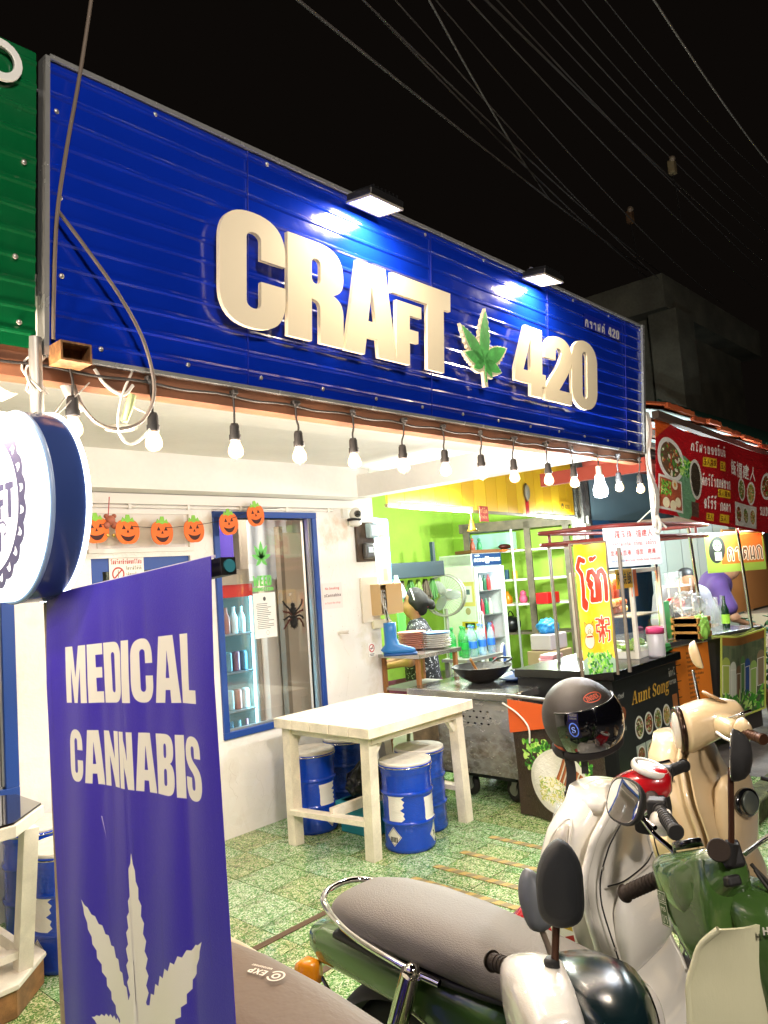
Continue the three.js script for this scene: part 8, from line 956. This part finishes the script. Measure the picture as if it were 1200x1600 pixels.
// ---------- cables by the sign, overhead lines, pole ----------
{
  const cab = (pts, r, m, l) => solo('cable', tube(pts, r, pts.length * 10, 7), m, l, 'cable');
  cab([[.98, 3.9, -1.6], [.9, 3.1, -1.74], [.85, 2.78, -1.77], [.828, 2.6, -1.79], [.826, 2.4, -1.82], [.83, 2.3, -1.84]], .005, mat(0x5f5448, .7), 'grey cable dropping down the left edge of the blue sign');
  cab([[.828, 2.62, -1.79], [.9, 2.54, -1.79], [.99, 2.43, -1.79], [1.06, 2.32, -1.8], [1.095, 2.2, -1.82], [1.07, 2.12, -1.84], [1.01, 2.09, -1.85], [.95, 2.1, -1.86], [.91, 2.15, -1.87], [.89, 2.22, -1.88], [.86, 2.25, -1.88]], .005, mat(0x5a5046, .6), 'thick looping cable hanging in front of the blue sign corner');
  cab([[1.06, 2.26, -1.87], [1.02, 2.18, -1.86], [1.0, 2.09, -1.85], [1.03, 2.05, -1.85], [1.08, 2.08, -1.85], [1.11, 2.13, -1.86], [1.06, 2.16, -1.87]], .0035, M.cableWhite, 'pale coil of thin cable beside the second bulb'); cab([[.95, 2.25, -1.87], [.98, 2.21, -1.87], [1.03, 2.19, -1.87], [1.06, 2.22, -1.87]], .005, M.cableWhite, 'short pale cable clipped to the brown beam');
  const jb = thing('junction_box', 'rusty square steel tube end at the corner of the blue sign', 'bracket', [.85, 2.262, -1.83]); put('tube_end', [slab(-.03, .05, -.03, .02, -.02, .0), slab(-.03, .05, -.03, -.025, 0, .05), slab(-.03, .05, .015, .02, 0, .05), slab(-.03, -.025, -.025, .015, 0, .05), slab(.045, .05, -.025, .015, 0, .05)], mat(0xffffff, .7, { map: rep(tone(0x8a5f34, .5), 8) }), jb);
  const sk = thing('cable_connector', 'grey waterproof cable connector hanging by the first bulb', 'connector', [.9, 2.18, -1.9]); put('shell', place(lathe([[.001, -.05], [.014, -.05], [.018, -.03], [.018, .03], [.012, .05], [.001, .05]], 16), [0, 0, 0], 0, 0, .45), mat(0x8d8a84, .5), sk); put('lead', tube([[-.02, .045, 0], [-.03, .07, 0], [-.02, .1, 0]], .004), M.cableGrey, sk);
  solo('cable_splice', [place(lathe([[.001, -.04], [.01, -.04], [.012, 0], [.01, .04], [.001, .04]], 12), [1.035, 2.15, -1.855], 0, 0, -.35)], mat(0xa8b27a, .5), 'yellow green cable splice hanging beside the second bulb', 'connector');
  solo('torn_cloth', sheet((u, v) => [.55 + u * .22, 2.2 - v * .16 * (1 - u) - .03 * Math.sin(u * 8), -1.95 + .03 * Math.sin(v * 5 + u * 7)], 14, 10, .002), mat(0xd8c8ac, .8), 'torn pale cloth hanging under the green sign', 'cloth'); solo('rope_knot', merge(Array.from({ length: 9 }, () => tube([[.8 + rr(-.02, .02), 2.26, -1.86], [.79 + rr(-.03, .03), 2.22, -1.85 + rr(-.02, .02)], [.79 + rr(-.03, .03), 2.16, -1.85 + rr(-.02, .02)]], .003, 10, 5))), M.cableWhite, 'frayed pale string knot at the corner of the green sign', 'string');
  // overhead lines: real catenaries over the street, all heading along it
  const lines = [[1.06, 5.09, -2.88, 14.91, 7.44, -5.87, .1, .012], [2.01, 5.95, -3.22, 16.3, 7.48, -5.83, .2, .01], [2.36, 6.18, -3.36, 16.12, 7.26, -5.93, .25, .01], [3.07, 5.37, -2.5, 8.5, 6.25, -4.49, .12, .008], [3.47, 6.84, -3.37, 17.15, 7.14, -4.5, .2, .009], [3.72, 7.21, -3.61, 19.01, 7.46, -4.13, .15, .013], [3.92, 7.36, -3.56, 19.03, 7.11, -4.11, .2, .009], [4.89, 5.97, -1.93, 10.81, 6.35, -2.31, .12, .009], [4.56, 7.55, -3.58, 18.91, 7.81, -3.98, .3, .008], [4.73, 7.47, -3.4, 18.86, 8.17, -3.98, .3, .009], [5.35, 7.75, -3.43, 18.71, 8.42, -3.94, .35, .008], [5.95, 7.85, -3.32, 17.23, 8.29, -3.6, .3, .008], [6.16, 7.73, -3.1, 17.17, 8.78, -3.6, .3, .007], [3.34, 6.91, -3.5, 16.68, 6.88, -5.04, .3, .008], [2.63, 6.52, -3.4, 16.56, 6.71, -5.42, .3, .008]];
  const lm = mat(0x6b6560, .6), say = ['lowest overhead cable crossing above the flood lamps', 'overhead cable second up above the flood lamps'];
  lines.forEach(([x0, y0, z0, x1, y1, z1, sag, r], i) => { const pts = []; for (let k = 0; k <= 12; k++) { const t = k / 12; pts.push([lerp(x0, x1, t), lerp(y0, y1, t) - sag * 4 * t * (1 - t), lerp(z0, z1, t)]); } solo('overhead_cable', tube(pts, r, 60, 5), lm, say[i] ?? 'dark overhead cable in the bundle high above the street', 'cable', say[i] ? undefined : 'overhead cables above the street'); });
  [[10.87, 7.25, -3.77, 'pale splice box clamped on the overhead cables'], [11.42, 7.02, -4.69, 'small brown cable clamp on the overhead cables']].forEach(([x, y, z, l], i) => { const o = thing('cable_clamp', l, 'clamp', [x, y, z]); put('clamp_body', box(.12, .2, .1, 0, -.1, 0, .02), mat(i ? 0x7a5a3c : 0xa8946c, .6), o); put('clamp_cap', [ball(.05, .03, .14, 0), ball(.04, -.05, .1, .03)], mat(0xb8a48a, .5), o); put('tail_wire', tube([[0, -.1, 0], [.05, -.5, .02], [0, -1.0, .05]], .008, 16, 5), M.cable, o); });
}
// ---------- street lamp added out of view behind the camera to light bikes and banner ----------
{
  const o = thing('added_street_lamp', 'added street lamp on a tall grey pole, unseen behind the viewer', 'street lamp', [-1.1, 0, 3.5]); put('pole_shaft', rod([0, 0, 0], [0, 4.2, 0], .07, 14, .045), M.galv, o); put('lamp_arm', tube([[0, 4.1, 0], [.2, 4.4, -.25], [.5, 4.5, -.6]], .03), M.galv, o); put('lamp_head', slab(.35, .8, 4.46, 4.52, -1.1, -.55, .02), M.galv, o); put('lamp_lens', slab(.38, .77, 4.452, 4.459, -1.07, -.58), mat(0xffffff, .4, { emissive: 0xfff0dc, emissiveIntensity: 8 }), o);
  const a = new THREE.RectAreaLight(0xfff2e8, 400, .4, .5); a.name = 'added_lamp_head'; a.position.set(.575, 4.44, -.82); o.add(a); a.lookAt(V(2.0, .8, -1.2));
}
renderer.render(scene, camera);
